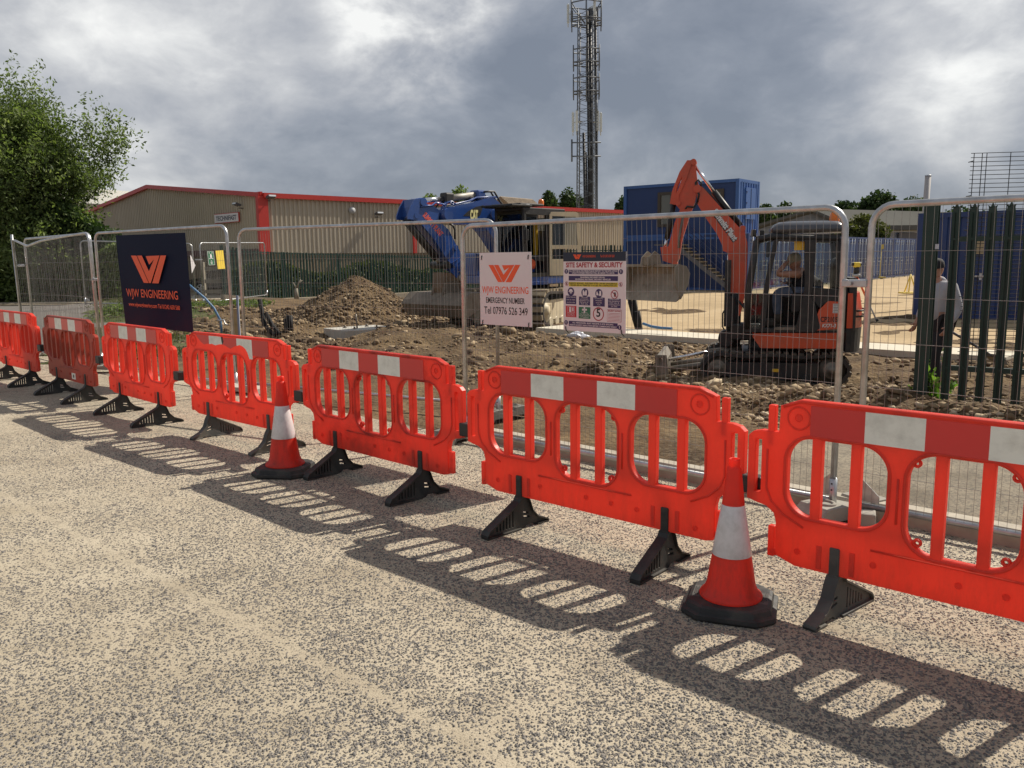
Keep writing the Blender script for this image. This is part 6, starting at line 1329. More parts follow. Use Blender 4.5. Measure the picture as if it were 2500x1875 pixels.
# two-storey site office of stacked containers
co = at(1797, 707, 39.0); oz = T(co.x, co.y) + .02; dl = Vector((-.79, .62)); Lc = 6.06; dl = dl.normalized(); rz_o = math.atan2(-dl.y, -dl.x); oo = Vector((co.x, co.y)) + dl * Lc
Hs = (at(1797, 436, 39.0).z - oz) / 2; Wc = 2.45
def O_(lv): return (oo.x, oo.y, oz + lv * (Hs + .01))
M_ofb = mat('office_blue', (.012, .037, .135), .5, var=.06, vscale=.6); M_ofe = mat('office_end_blue', (.04, .11, .32), .5, var=.08, vscale=.6)
offs = []
for lv, lab in ((0, 'ground floor blue container of the stacked site office, behind the outside stair'), (1, 'upper blue container of the stacked site office, with brown framed windows')):
    t = thing('site_office', lab, 'container', O_(lv), rz_o, 'stacked containers of the site office'); offs.append(t); b = MB(); c = .14
    yN_ = 0.0
    for z in (c / 2, Hs - c / 2):
        for y in (c / 2, Wc - c / 2): b.box((Lc / 2, y, z), (Lc, c, c))
        for x in (c / 2, Lc - c / 2): b.box((x, Wc / 2, z), (c, Wc - .004, c))
    for x in (c / 2, Lc - c / 2):
        for y in (c / 2, Wc - c / 2): b.box((x, y, Hs / 2), (c + .02, c + .02, Hs - .004))
    b.build('frame', M_ofe, t)
    b = MB(); b.add([(c, .05, .1), (Lc - c, .05, .1), (Lc - c, .05, Hs - .1), (c, .05, Hs - .1), (c, Wc - .05, .1), (Lc - c, Wc - .05, .1), (Lc - c, Wc - .05, Hs - .1), (c, Wc - .05, Hs - .1)], [(0, 1, 2, 3), (5, 4, 7, 6)])
    b.add([(.06, .06, Hs - .04), (Lc - .06, .06, Hs - .04), (Lc - .06, Wc - .06, Hs - .04), (.06, Wc - .06, Hs - .04)], [(0, 1, 2, 3)])
    if lv == 0: b.box((Lc / 2, .04, Hs - .2), (Lc - .3, .03, .10))
    b.build('wall', M_ofb, t)
    b = MB(); corrug(b, (Lc - .05, c), (Lc - .05, Wc - c), lambda u: .1, lambda u: Hs - .1, .30, .05); b.build('end_wall', M_ofe, t); b = MB(); corrug(b, (.05, Wc - c), (.05, c), lambda u: .1, lambda u: Hs - .1, .3, .05); b.build('end_wall', M_ofe, t)
    if lv == 1:
        PO = Vector((oo.x, oo.y, 0)); fx = Vector((-dl.x, -dl.y, 0))
        for (a_, c_) in (((1606, 470), (1642, 600)), ((1736, 462), (1765, 560))):
            u0, z1_, _ = on_plane(*a_, PO, fx); u1, z0_, _ = on_plane(*c_, PO, fx); z0_ -= O_(1)[2]; z1_ -= O_(1)[2]; z0_ = max(.5, z0_); z1_ = min(Hs - .35, z1_)
            f = MB().plate([(u0, z0_), (u1, z0_), (u1, z1_), (u0, z1_)], [[(u0 + .16, z0_ + .14), (u1 - .16, z0_ + .14), (u1 - .16, z1_ - .14), (u0 + .16, z1_ - .14)]], -.02, .06, .004).build('window', M_winf, t)
            MB().rect(u0 + .1, z0_ + .1, u1 - .1, z1_ - .1, .035).build('pane', M_pane, f)
        d = MB(); d.box((Lc + .03, 1.30, Hs * .58), (.06, 1.15, 1.45)); d.box((Lc + .065, 1.30, Hs * .58), (.02, .03, 1.4), 1)
        for z in (.9, 1.5, 2.0): d.box((Lc + .07, .78, z), (.03, .1, .05), 1)
        d.build('shutter', [M_ofe, M_cbd], t)
st = thing('outside_stair', 'dark outside stair with pale treads running down the blue site office', 'stair'); PO = Vector((oo.x, oo.y, 0)) + Vector((dl.y, -dl.x, 0)) * 0; fx = Vector((-dl.x, -dl.y, 0)); nf = Vector((fx.y, -fx.x, 0)); PS = PO + nf * .9
uA, zA, XA = on_plane(1668, 598, PS, fx); uB, zB, XB = on_plane(1772, 690, PS, fx); st.matrix_world = frame_M(Vector((PS.x, PS.y, 0)), fx); n = 12; b = MB(); tr_ = MB()
for yy in (-.35, .35): beam(b, (uA - .2, yy, zA - .05), (uB + .3, yy, zB - .25), .05, .24)
for k in range(n):
    f = k / (n - 1); tr_.box((uA + (uB - uA) * f, 0, zA + (zB - zA) * f), (.24, .70, .04))
b.build('stringer', M_flood, st); tr_.build('tread', M_ply, st); b = MB()
for yy in (-.38, .38):
    for h in (.5, 1.0): b.tube([(uA, yy, zA + h), (uB, yy, zB + h)], .022, 6)
    for f in (0, .33, .66, 1): b.tube([(uA + (uB - uA) * f, yy, zA + (zB - zA) * f), (uA + (uB - uA) * f, yy, zA + (zB - zA) * f + 1.0)], .022, 6)
b.build('handrail', M_cbd, st); b = MB()
for yy in (-.35, .35): b.tube([(uA - .3, yy, T(12, 42)), (uA - .3, yy, zA)], .04, 6)
b.box((uA - .7, 0, zA + .02), (1.2, .9, .06)); b.build('landing', M_flood, st)
# large blue container at the right
cz = T(9.9, 20.8) - .02; p0 = Vector((at(2231, 700, 20.8).x, 20.8)); fxr = Vector((.80, -.60)); t = thing('storage_container', 'large dark blue container behind the green palisade, close to the hooded person', 'container', (p0.x, p0.y, cz + .04), math.atan2(fxr.y, fxr.x))
def rcont():
    L_, Wd, H = 6.06, 2.44, 2.58; container(t, L_, Wd, H, M_cb, M_cb)
    b = MB(); b.box((1.35, -.015, 1.75), (.26, .02, .34), 0); b.build('notice', M_ply, t); b = MB()
    for x in (1.45, 3.0): b.box((x, -.02, 1.05), (.34, .05, .05)); b.box((x, -.03, 1.05), (.05, .06, .16))
    b.build('latch', M_bars, t)
rcont()
for k, (x, y, lab) in enumerate(((.2, .2, 'concrete pad under the near corner of the large blue container'), (4.9, .2, 'concrete pad under the far end of the large blue container'))):
    P = p0 + fxr * x + Vector((-fxr.y, fxr.x)) * .3; o = MB().box((0, 0, 0), (1.5, .55, .22), bev=.02).build('pad', M_conc); o.location = (P.x - .3 * (k == 0), P.y, cz - .06); o.rotation_euler[2] = math.atan2(fxr.y, fxr.x); tag(o, lab, 'concrete pad', 'concrete pads under the large blue container')

# ---------------------------------------------------------------- mast
mast = thing('telecom_mast', 'tall slim lattice mast with ring platforms and white antennas', 'mast', (at(1431, 520, 75).x, 75, T(5, 75))); ml = mast.location.copy()
M_mast = mat('mast_steel', (.12, .13, .145), .6, .5, var=.1); M_mcab = mat('mast_cable', (.018, .019, .022), .6); M_ant = mat('antenna_white', (.52, .54, .52), .5)
zm = lambda py: at(1431, py, 75).z - ml.z
HM = zm(25); wB, wT = 1.66, 1.36
def leg(k, z): w_ = (wB + (wT - wB) * z / HM) / 2 * 1.12; a = R(90 * k + 32); return Vector((w_ * math.cos(a) * 1.15, w_ * math.sin(a) * 1.15, z))
for k in range(4): MB().tube([leg(k, 0), leg(k, HM)], .055, 6).build('leg', M_mast, mast)
b = MB(); nz = 44
for k in range(4):
    for i in range(nz):
        z0, z1 = HM * i / nz, HM * (i + 1) / nz; b.tube([leg(k, z0), leg((k + 1) % 4, z1)] if (i + k) % 2 else [leg((k + 1) % 4, z0), leg(k, z1)], .022, 4, cap=False, smooth=False)
        if i % 2 == 0: b.tube([leg(k, z0), leg((k + 1) % 4, z0)], .02, 4, cap=False, smooth=False)
b.build('bracing', M_mast, mast)
b = MB()
for x, y, r_, zt_ in ((.28, -.2, .15, HM), (-.1, .1, .17, HM * .48), (.75, -.3, .08, HM), (-.25, -.3, .12, HM * .55), (.1, .3, .10, HM)): b.tube([(x + .25 * (1 - f), y, zt_ * f) for f in (0, .5, 1)], r_, 6)
b.build('cable_run', M_mcab, mast); b = MB()
for i in range(90): b.tube([(.55, -.6, HM * i / 90), (.95, -.6, HM * i / 90)], .015, 4, cap=False)
for x in (.55, .95): b.tube([(x, -.6, 0), (x, -.6, HM)], .02, 4)
b.build('ladder', M_mast, mast)
for pa, pb, rad in ((7, 57, 1.45), (120, 155, 1.28), (190, 226, 1.28)):
    b = MB(); z1, z0 = zm(pa + 4), zm(pb); ang = [R(60 * k + 25) for k in range(6)]; pts = [(rad * math.cos(a), rad * math.sin(a)) for a in ang]
    for z in ((z0, z1) if pa > 50 else (z0, z0 + .2, z1)): b.tube([(x, y, z) for x, y in pts], .055, 6, closed=True)
    for x, y in pts: b.tube([(x, y, z0 - .5), (x, y, z1 + .35)], .05, 6); b.tube([(x, y, z0), (x * .3, y * .3, z0)], .05, 5)
    if pa < 50:
        for x, y in pts: b.tube([(x, y, z1), (x * .1, y * .1, z0)], .045, 5)
    b.build('platform', M_mast, mast)
for (px, pa, pb, dx, m) in ((1387, 10, 56, 0, M_ant), (1396, 25, 54, 0, M_mast), (1449, -6, 45, -.9, M_ant), (1457, 18, 52, 0, M_mast), (1443, 24, 48, -.3, M_mast), (1399, 274, 322, 0, M_ant), (1407, 272, 322, -.5, M_ant), (1458, 273, 322, -.5, M_ant), (1467, 276, 322, 0, M_ant)):
    x = at(px, pa, 75).x - ml.x; b = MB(); b.box((x, dx, (zm(pa) + zm(pb)) / 2), (.22, .16, zm(pa) - zm(pb)), bev=.04); b.tube([(x, dx + .15, zm(pa) + .1), (x, dx + .15, zm(pb) - .3)], .04, 5); b.tube([(x, dx + .15, (zm(pa) + zm(pb)) / 2), (x * .4, 0, (zm(pa) + zm(pb)) / 2)], .04, 5); b.build('antenna', m, mast)
bk_ = lambda pts, r_: MB().tube(pts, r_, 6).build('bracket', M_mast, mast)
for py in (351, 384): bk_([(at(1393, 0, 75).x - ml.x, -.8, zm(py)), (at(1466, 0, 75).x - ml.x, -.8, zm(py))], .06)
for px, pa, pb in ((1394, 343, 397), (1438, 340, 388), (1455, 247, 280)): bk_([(at(px, 0, 75).x - ml.x, -.8, zm(pa)), (at(px, 0, 75).x - ml.x, -.8, zm(pb))], .075)
for px in (1393, 1430): MB().tube([(at(px, 0, 75).x - ml.x, .3, zm(20)), (at(px, 0, 75).x - ml.x, .3, zm(-30))], .018, 4).build('whip_aerial', M_mast, mast)

# ---------------------------------------------------------------- trees and hedges
M_bark = mat('bark', (.085, .068, .05), .95, var=.3, vscale=10, bump=.5)
M_leafA = attr_mat('ash_leaf', [(0, (.040, .062, .020)), (.45, (.098, .138, .044)), (.8, (.165, .21, .075)), (1, (.24, .28, .11))], .6, .38)
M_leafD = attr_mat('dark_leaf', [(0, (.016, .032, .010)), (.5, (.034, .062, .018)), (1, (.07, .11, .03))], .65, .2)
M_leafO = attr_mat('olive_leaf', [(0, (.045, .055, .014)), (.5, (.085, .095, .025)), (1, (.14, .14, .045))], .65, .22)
M_weed = attr_mat('weed_leaf', [(0, (.07, .15, .02)), (.5, (.13, .24, .035)), (1, (.22, .34, .07))], .55, .35)
def grow(mb, p, d, L_, r, depth, tips, spread=.55, segs=4, up_=.12, kids=(3, 5)):
    p = Vector(p); d = Vector(d).normalized(); pts = [p.copy()]; rs = [r]
    for i in range(segs):
        d = (d + Vector((random.gauss(0, .13), random.gauss(0, .13), random.gauss(up_, .08)))).normalized(); p = p + d * L_ / segs; pts.append(p.copy()); rs.append(r * (1 - .72 * (i + 1) / segs))
        if depth <= 1: tips.append((p.copy(), r))
    mb.tube(pts, rs, 7 if depth > 2 else 4, cap=False)
    if depth > 0:
        for k in range(random.randint(*kids)):
            f = random.uniform(.30, 1.0); i = min(int(f * segs), segs - 1); q = pts[i].lerp(pts[i + 1], f * segs - i); a = random.uniform(0, 2 * PI); o = d.orthogonal().normalized(); o = Matrix.Rotation(a, 3, d) @ o
            grow(mb, q, d + o * random.uniform(spread * .6, spread * 1.6), L_ * random.uniform(.5, .75), r * .5 * (1 - .4 * f), depth - 1, tips, spread, max(3, segs - 1), up_, kids)
    return tips
# tall ash tree on the left
tY = 40.0; tz = T(-27, tY); tb_ = Vector((at(45, 700, tY).x, tY, tz)); tree = thing('ash_tree', 'tall airy ash tree with many thin stems at the photo edge', 'tree', tb_)
b = MB(); tips = []
for k in range(9):
    a = 2 * PI * k / 9 + .3; base = Vector((.9 * math.cos(a), .9 * math.sin(a), 0)) * random.uniform(.3, 1.2); grow(b, base, (math.cos(a) * .40, math.sin(a) * .40, 1), random.uniform(6.4, 8.3), .13, 3, tips, .62, 6, .10, (6, 9))
for k in range(16):
    a = 2 * PI * k / 16; grow(b, (0, 0, random.uniform(.8, 4)), (math.cos(a), math.sin(a), random.uniform(.1, .6)), random.uniform(3.6, 5.0), .09, 2, tips, .6, 5, .03, (6, 9))
b.v = [(x * .53, y * .53, z * .70) for x, y, z in b.v]; b.build('trunk', M_bark, tree)
Pt = np.array([t_[0][:] for t_ in tips]) * np.array([.53, .53, .70]); sel = rng.random(len(Pt)) < np.interp(Pt[:, 2], [3, 6], [.95, .62]); Pt = Pt[sel]
rep = np.repeat(Pt, 15, 0) + rng.normal(0, .19, (len(Pt) * 15, 3)); sh_ = np.repeat(np.clip(rng.normal(.5, .24, len(Pt)), 0, 1), 15)
print('ash leaves', len(rep)); 
if len(rep) > 130000: k_ = rng.choice(len(rep), 130000, False); rep, sh_ = rep[k_], sh_[k_]
leaves(rep, .19, M_leafA, 'crown', tree, sh_, .42)
def crown_tree(name, lab, cat, X, Y, z0, w, h, n, m, lsize, group=None, trunk=.35, blobs=9, low=.25, seed=None):
    t = thing(name, lab, cat, (X, Y, z0), 0, group); b = MB(); b.tube([(0, 0, -.2), (random.uniform(-.1, .1) * w, 0, h * .4), (random.uniform(-.1, .1) * w, 0, h * .8)], [trunk, trunk * .7, trunk * .2], 8); P = []
    for k in range(blobs):
        a = random.uniform(0, 2 * PI); rr = random.uniform(.1, .62); c_ = np.array([math.cos(a) * rr * w / 2, math.sin(a) * rr * w / 2, h * random.uniform(low + .12, .86 - .25 * rr)]); b.tube([(0, 0, max(.1, c_[2] * .5)), tuple(c_)], [trunk * .35, .03], 5, cap=False)
        v = rng.normal(size=(n // blobs, 3)); v /= np.linalg.norm(v, axis=1)[:, None]; rad = rng.random(n // blobs) ** .4; P.append(c_ * np.array([1, 1, 1.08]) + v * rad[:, None] * np.array([w * .27, w * .27, h * .20]) * random.uniform(.75, 1.2))
    b.build('trunk', M_bark, t); P = np.concatenate(P); P += .25 * lsize * rng.normal(size=P.shape); s_ = np.repeat(np.clip(rng.normal(.5, .2, len(P) // 6 + 1), 0, 1), 6)[:len(P)]; leaves(P, lsize, m, 'crown', t, s_, .6); return t
def tree_px(name, lab, px0, px1, ptop, Y, n, m, lsize, group, blobs=9, low=.2):
    a, c_ = at(px0, ptop, Y), at(px1, ptop, Y); z0 = T((a.x + c_.x) / 2, Y); crown_tree(name, lab, 'tree', (a.x + c_.x) / 2, Y, z0, (c_.x - a.x) * 1.25, a.z - z0, int(n * 1.4), m, lsize, group, .4, blobs, low)
gT = 'trees beyond the buildings'
tree_px('tree', 'dark round tree just beside the foot of the mast', 1318, 1372, 468, 88, 6500, M_leafD, .42, gT, 11, .3)
tree_px('tree', 'second dark tree showing through the foot of the mast', 1362, 1428, 464, 92, 6500, M_leafD, .42, gT, 11, .3)
tree_px('tree', 'bright green tree top above the blue excavator boom', 1034, 1086, 465, 80, 5500, M_leafA, .36, gT, 10, .4)
tree_px('tree', 'thin green tree top between the boom cylinder and the house roof', 1095, 1160, 467, 86, 4500, M_leafA, .36, gT, 10, .4)
tree_px('tree', 'dark tree peeping out beside the stacked site office', 1500, 1560, 492, 95, 4000, M_leafD, .42, gT)
tree_px('tree', 'low dark tree right behind the corner of the stacked site office', 1846, 1905, 497, 100, 4500, M_leafD, .45, gT)
tree_px('tree', 'low rounded tree over the ridge of the grey gabled building', 1900, 1962, 493, 105, 4500, M_leafD, .45, gT)
tree_px('tree', 'wide dark tree beyond the pale grey roof, first of three', 2035, 2115, 486, 110, 6500, M_leafD, .5, gT, 12)
tree_px('tree', 'tallest dark tree beyond the pale grey roof, beside the pole', 2095, 2205, 463, 112, 9500, M_leafD, .5, gT, 14)
tree_px('tree', 'dark tree behind the pole and the palisade post', 2185, 2290, 478, 108, 7500, M_leafD, .5, gT, 12)
tree_px('tree', 'dark trees end showing above the large blue container', 2270, 2420, 492, 108, 8000, M_leafD, .5, gT, 12)
tree_px('bush', 'loose grey green bush growing behind the container row', 2048, 2160, 528, 63, 5000, M_leafO, .30, None, 12, .3)
def hedge_box(name, lab, P0, P1, w, h, n, m, ls, zf=None, wave=.35):
    P0, P1 = Vector(P0), Vector(P1); d = P1 - P0; t = thing(name, lab, 'hedge', (P0.x, P0.y, T(P0.x, P0.y))); u = rng.random(n); q = (rng.random(n) - .5); hh = h * (1 - wave + wave * (np.sin(u * d.length * 1.1) * .5 + .5) * rng.uniform(.7, 1, n)); z = hh * rng.random(n) ** .7
    nn = Vector((-d.y, d.x)).normalized(); x = d.x * u + nn.x * q * w * (1 - .4 * z / h); y = d.y * u + nn.y * q * w * (1 - .4 * z / h); zz_ = np.array([T(P0.x + a_, P0.y + c_) for a_, c_ in zip(x[:1], y[:1])])[0] if n == 0 else np.interp(P0.y + y, _TY, _TZ) - T(P0.x, P0.y)
    b = MB()
    for k in range(int(d.length / 1.2)):
        f = (k + .5) / int(d.length / 1.2); zg_ = float(np.interp(P0.y + d.y * f, _TY, _TZ)) - T(P0.x, P0.y); b.tube([(d.x * f, d.y * f, zg_ - .1), (d.x * f + random.gauss(0, .1), d.y * f, zg_ + h * .7)], [.05, .02], 5)
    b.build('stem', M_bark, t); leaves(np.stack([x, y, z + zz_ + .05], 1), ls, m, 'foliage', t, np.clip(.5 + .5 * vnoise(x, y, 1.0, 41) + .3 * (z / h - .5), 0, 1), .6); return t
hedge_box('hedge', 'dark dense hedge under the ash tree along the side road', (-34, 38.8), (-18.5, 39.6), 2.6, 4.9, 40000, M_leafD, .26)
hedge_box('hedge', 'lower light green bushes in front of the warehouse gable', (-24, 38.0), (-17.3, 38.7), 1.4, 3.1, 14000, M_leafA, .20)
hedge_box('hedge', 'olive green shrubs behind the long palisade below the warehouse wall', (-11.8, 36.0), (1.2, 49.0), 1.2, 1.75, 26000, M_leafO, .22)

# ---------------------------------------------------------------- palisade fences
M_pal = mat('palisade_green', (.010, .034, .024), .5, var=.15, dirt=(.03, .035, .03), damt=.4); M_palb = mat('palisade_green_pale', (.012, .048, .036), .5, var=.2, vscale=1.5)
def palisade(lab, A, B, h, pitch, pw, m, zf, post_every=2.75, railz=(.35, .82), group=None, gap=.05):
    A, B = Vector(A), Vector(B); d = B - A; L_ = d.length; d.normalize(); rz = math.atan2(d.y, d.x); t = thing('palisade_fence', lab, 'fence', (A.x, A.y, zf(A.x, A.y)), rz, group); z0f = zf(A.x, A.y)
    zl = lambda u: zf(A.x + d.x * u, A.y + d.y * u) - z0f; b = MB(); n = int(L_ / pitch)
    for i in range(n + 1):
        u = i * pitch; z = zl(u) + gap; dz = random.uniform(-.01, .01); k = h - gap + dz; w = pw / 2
        prof = [(-w, 0), (w, 0), (w, k - .10), (w * .85, k - .06), (w * 1.05, k - .03), (w * .45, k - .045), (0, k), (-w * .45, k - .045), (-w * 1.05, k - .03), (-w * .85, k - .06), (-w, k - .10)]
        V = [(u + x, -.028 + (.012 if abs(x) > w * .6 else 0), z + zz) for x, zz in prof]; b.add(V, [tuple(range(11))])
        b.add([(u - w, -.016, z), (u - w * .3, -.034, z), (u - w * .3, -.034, z + k - .1), (u - w, -.016, z + k - .1), (u + w * .3, -.034, z), (u + w, -.016, z), (u + w, -.016, z + k - .1), (u + w * .3, -.034, z + k - .1)], [(0, 1, 2, 3), (4, 5, 6, 7)])
        for rz_ in railz: b.box((u, -.038, z + h * rz_), (.022, .012, .022))
    b.build('pales', m, t)
    for rz_ in railz: beam(MB(), (0, 0, zl(0) + gap + h * rz_), (L_, 0, zl(L_) + gap + h * rz_), .04, .05).build('rail', m, t)
    u = post_every if h < 2.1 else 0
    while u <= L_ + .1:
        o = MB().box((u, .05, zl(u) + h / 2 - .05), (.10, .10, h + .06)).build('post', m, t); u += post_every
    return t
FXp = Vector((.80, -.55)).normalized(); pA = gp(2268, 993, .14); pA = Vector((pA.x, pA.y)); 
palisade('near dark green palisade standing in gravel behind the mesh fence', (at(2311, 900, 8.33).x, 8.33), (at(2311, 900, 8.33).x + FXp.x * 5.6, 8.33 + FXp.y * 5.6), 2.0, .1535, .078, M_pal, lambda x, y: .13, 9, (.16, .80))
pp = thing('gate_post', 'broad dark green steel post at the end of the near palisade', 'post', (at(2252, 900, 8.5).x, 8.5, 0), math.atan2(FXp.y, FXp.x)); zt_ = at(2272, 497, 8.5).z
b = MB(); b.box((0, 0, zt_ / 2), (.012, .14, zt_)); b.box((0, -.07, zt_ / 2), (.13, .012, zt_)); b.box((0, .07, zt_ / 2), (.13, .012, zt_)); b.build('post_section', M_pal, pp); MB().box((.075, -.09, zt_ * .80), (.03, .03, .05)).build('bolt', M_bars, pp)
palisade('long green palisade in front of the warehouse, beyond the soil heap', (-11.7, 34.2), (1.9, 47.8), 2.22, .155, .098, M_palb, lambda x, y: T(x, y) + .02 - .028 * (y - 34.2), 2.75, (.22, .86))
palisade('short green palisade between the open excavator door and the site office', (2.6, 45), (7.6, 44.2), 2.5, .155, .068, M_palb, lambda x, y: at(1450, 598, 45).z - 2.5, 2.75, (.22, .86))
b = MB(); A_, B_ = Vector((-11.7, 33.9)), Vector((1.9, 47.5)); n = 14
for k in range(n):
    P, Q = A_.lerp(B_, k / n), A_.lerp(B_, (k + 1) / n); beam(b, (P.x, P.y, T(P.x, P.y) + .09), (Q.x, Q.y, T(Q.x, Q.y) + .09), .35, .22)
tag(b.build('concrete_strip', M_pave), 'pale concrete strip along the foot of the long palisade', 'kerb')

# timber post and rail fence, car
tf = thing('timber_fence', 'weathered post and rail timber fence in front of the parked car', 'fence', (0, 0, 0)); M_timb = mat('grey_timber', (.26, .235, .18), .9, var=.2, vscale=3, bump=.4)
for px0, px1, pt, pb in ((610, 625, 646, 732), (496, 503, 640, 722)):
    a_, c_ = at(px0, pt, 36.6), at(px1, pb, 36.6); MB().box(((a_.x + c_.x) / 2, 36.6, (a_.z + c_.z) / 2), (abs(c_.x - a_.x), .2, abs(a_.z - c_.z)), bev=.02).build('post', M_timb, tf)
for pl_, pr_ in ((656, 652), (687, 686), (712, 711)):
    a_, c_ = at(500, pl_, 36.45), at(637, pr_, 36.45); beam(MB(), a_, c_, .05, .16).build('rail', M_timb, tf)
M_car = mat('car_black', (.012, .014, .02), .2, coat=.8); M_cgl = mat('car_glass', (.02, .022, .026), .05, spec=.8); M_red = mat('tail_lamp', (.6, .02, .03), .2); M_tyre = mat('tyre', (.015, .015, .015), .8); M_rim = mat('alloy_rim', (.6, .6, .62), .3, .8)
cx = at(570, 718, 45.5); car = thing('parked_car', 'black estate car parked behind the timber rails', 'car', (cx.x - .2, 45.5, T(cx.x, 45.5) + .05), R(6)); 
side = [(-2.1, .35), (2.15, .35), (2.2, .75), (1.2, .92), (.55, 1.42), (-1.1, 1.50), (-1.9, 1.05), (-2.15, .9)]
b = MB(); b.prism([(-x, z) for x, z in side], -.85, .85); b.build('body', M_car, car)
b = MB()
for s in (-1, 1): b.prism([(1.55, .98), (1.05, 1.40), (-.45, 1.34), (-1.0, .98)], s * .86 - .006, s * .86 + .006)
b.prism([(1.98, 1.05), (1.95, 1.08), (1.2, 1.48), (1.22, 1.44)], -.7, .7); b.build('window', M_cgl, car)
for s in (-1, 1):
    b = MB(); b.box((-1.98 * -1, s * .72, .95), (.25, .22, .20), bev=.03); b.build('tail_lamp', M_red, car)
    for x in (-1.3, 1.35):
        w = MB().cyl((x, s * .70, .33), (x, s * .88, .33), .33, 20).build('wheel', M_tyre, car); r = MB()
        for k in range(5): r.box((.11, 0, 0), (.2, .01, .07), 0, Matrix.Translation((x, s * .885, .33)) @ Matrix.Rotation(R(72 * k), 4, 'Y'))
        r.lathe([(.19, .01), (.23, .01), (.23, -.01)], 18, 0, Matrix.Translation((x, s * .885, .33)) @ Matrix.Rotation(R(-90 * s), 4, 'X')); r.build('rim', M_rim, w)
c2 = copy_tree(car); p = at(452, 718, 51); c2.location = (p.x, 51, T(p.x, 51) + .05); c2.rotation_euler[2] = R(14); tag(c2, 'dark car parked further off, mostly hidden by the navy banner', 'car')

# ---------------------------------------------------------------- earth heap, plinth, beam, pipes, oddments
hp = Vector((at(869, 700, 26.5).x, 26.3)); hz = float(G(hp.x, hp.y)) - .25; heap = thing('soil_heap', 'pointed heap of brown stony soil beside the blue excavator bucket', 'soil heap', (hp.x, hp.y, hz)); hh = at(869, 672, 26.3).z - hz + .12
def heap_z(x, y):
    r = np.sqrt((x / 3.1) ** 2 + (y / 4.2) ** 2) * (1 + .3 * vnoise(x, y, 1.4, 51)); return hh * np.clip(1 - r, 0, 1) ** .95 + .20 * vnoise(x, y, .7, 52) * np.clip(r * 3, 0, 1) * (r < 1) + .17 * vnoise(x, y, .28, 53) * (r < 1) + .07 * vnoise(x, y, .12, 54) * (r < 1) - .1
go = grid_obj('mound', np.arange(-3.6, 3.61, .07), np.arange(-4.8, 4.81, .08), heap_z, M_dirt, lambda x, y: (x / 3.4) ** 2 + (y / 4.6) ** 2 < 1); go.parent = heap
n = 7000; a = rng.uniform(0, 2 * PI, n); r = rng.random(n) ** .55; x = r * np.cos(a) * 3.0; y = r * np.sin(a) * 4.1; s_ = np.minimum(rng.gamma(1.6, .020, n) + .014, .14) * (.55 + .65 * r)
rocks(np.stack([x, y, heap_z(x, y) + s_ * .15], 1), s_, M_rock, 'stones', parent=heap, rnd=np.clip(rng.normal(.38, .22, n), 0, 1))
b = MB(); P = at(878, 822, 20.2); pl_ = thing('concrete_plinth', 'square concrete plinth with bolts, half buried by the soil heap', 'plinth', (P.x, 20.4, T(P.x, 20.2) - .45), R(38)); zt_ = at(862, 807, 19.6).z - (T(P.x, 20.2) - .45)
MB().box((0, 0, zt_ / 2), (1.42, 1.2, zt_), bev=.012).build('block', M_conc, pl_); b = MB()
for x, y in ((-.3, -.25), (.3, -.25), (.3, .25), (-.3, .25)): b = MB(); b.cyl((x, y, zt_), (x, y, zt_ + .06), .025, 8); b.cyl((x, y, zt_), (x, y, zt_ + .02), .05, 6); b.build('bolt', M_steel, pl_)
MB().tube([(-.15, -.1, zt_), (-.17, -.1, zt_ + .35)], .02, 6).build('rod', M_steel, pl_)
b = MB(); A_, B_ = Vector((.58, 19.6)), Vector((7.75, 12.93)); d_ = (B_ - A_).normalized(); nn = Vector((-d_.y, d_.x)); nS = 10
for k in range(nS):
    P, Q = A_.lerp(B_, k / nS), A_.lerp(B_, (k + 1) / nS); zs = [T(p.x, p.y) for p in (P, Q)]; P4 = [P, Q, Q + nn * 1.0, P + nn * 1.0]; zz4 = [zs[0], zs[1], zs[1], zs[0]]
    b.add([(p.x, p.y, .02 + .0 * z) for p, z in zip(P4, zz4)] + [(p.x, p.y, z - .45) for p, z in zip(P4, zz4)], [(0, 1, 2, 3), (0, 4, 5, 1), (2, 6, 7, 3)] + ([(0, 3, 7, 4)] if k == 0 else []) + ([(1, 5, 6, 2)] if k == nS - 1 else []))
M_cpale = mat('pale_concrete', (.60, .55, .44), .9, var=.08, dirt=(.42, .36, .26), damt=.5, bump=.2)
tag(b.build('ground_beam', M_cpale), 'long pale concrete ground beam running behind the digger', 'concrete beam')
M_duct = mat('black_duct', (.012, .012, .013), .7, spec=.2, dirt=(.06, .05, .04), damt=.4)
def pipe(name, lab, cat, pts, r, m, group=None):
    return tag(MB().tube(pts, r, 10).build(name, m), lab, cat, group)
gD = 'black ducts sticking out of the ground'
pipe('black_duct', 'tall black duct leaning on the far mesh panel', 'duct', [at(634, 730, 21), at(641, 770, 21), at(650, 815, 20.5)], .055, M_duct, gD)
pipe('black_duct', 'black duct slanting down to the torn stripe barrier', 'duct', [at(648, 763, 20), at(662, 790, 20), at(682, 817, 19.6)], .055, M_duct, gD)
pipe('black_duct', 'short upright black duct beside the plinth, thinner one', 'duct', [at(696, 778, 20), at(700, 812, 20)], .05, M_duct, gD)
pipe('black_duct', 'short upright black duct beside the plinth, thicker one', 'duct', [at(706, 770, 20), at(709, 812, 20)], .08, M_duct, gD)
pipe('black_duct', 'curved black duct lying low among the slanting ducts', 'duct', [at(640, 780, 20), at(655, 806, 20), at(672, 818, 19.6)], .05, M_duct, gD)
pipe('black_duct', 'pair of bent black ducts below the digger bucket, taller one', 'duct', [at(1534, 720, 19), at(1546, 770, 19), at(1556, 806, 19)], .05, M_duct, gD)
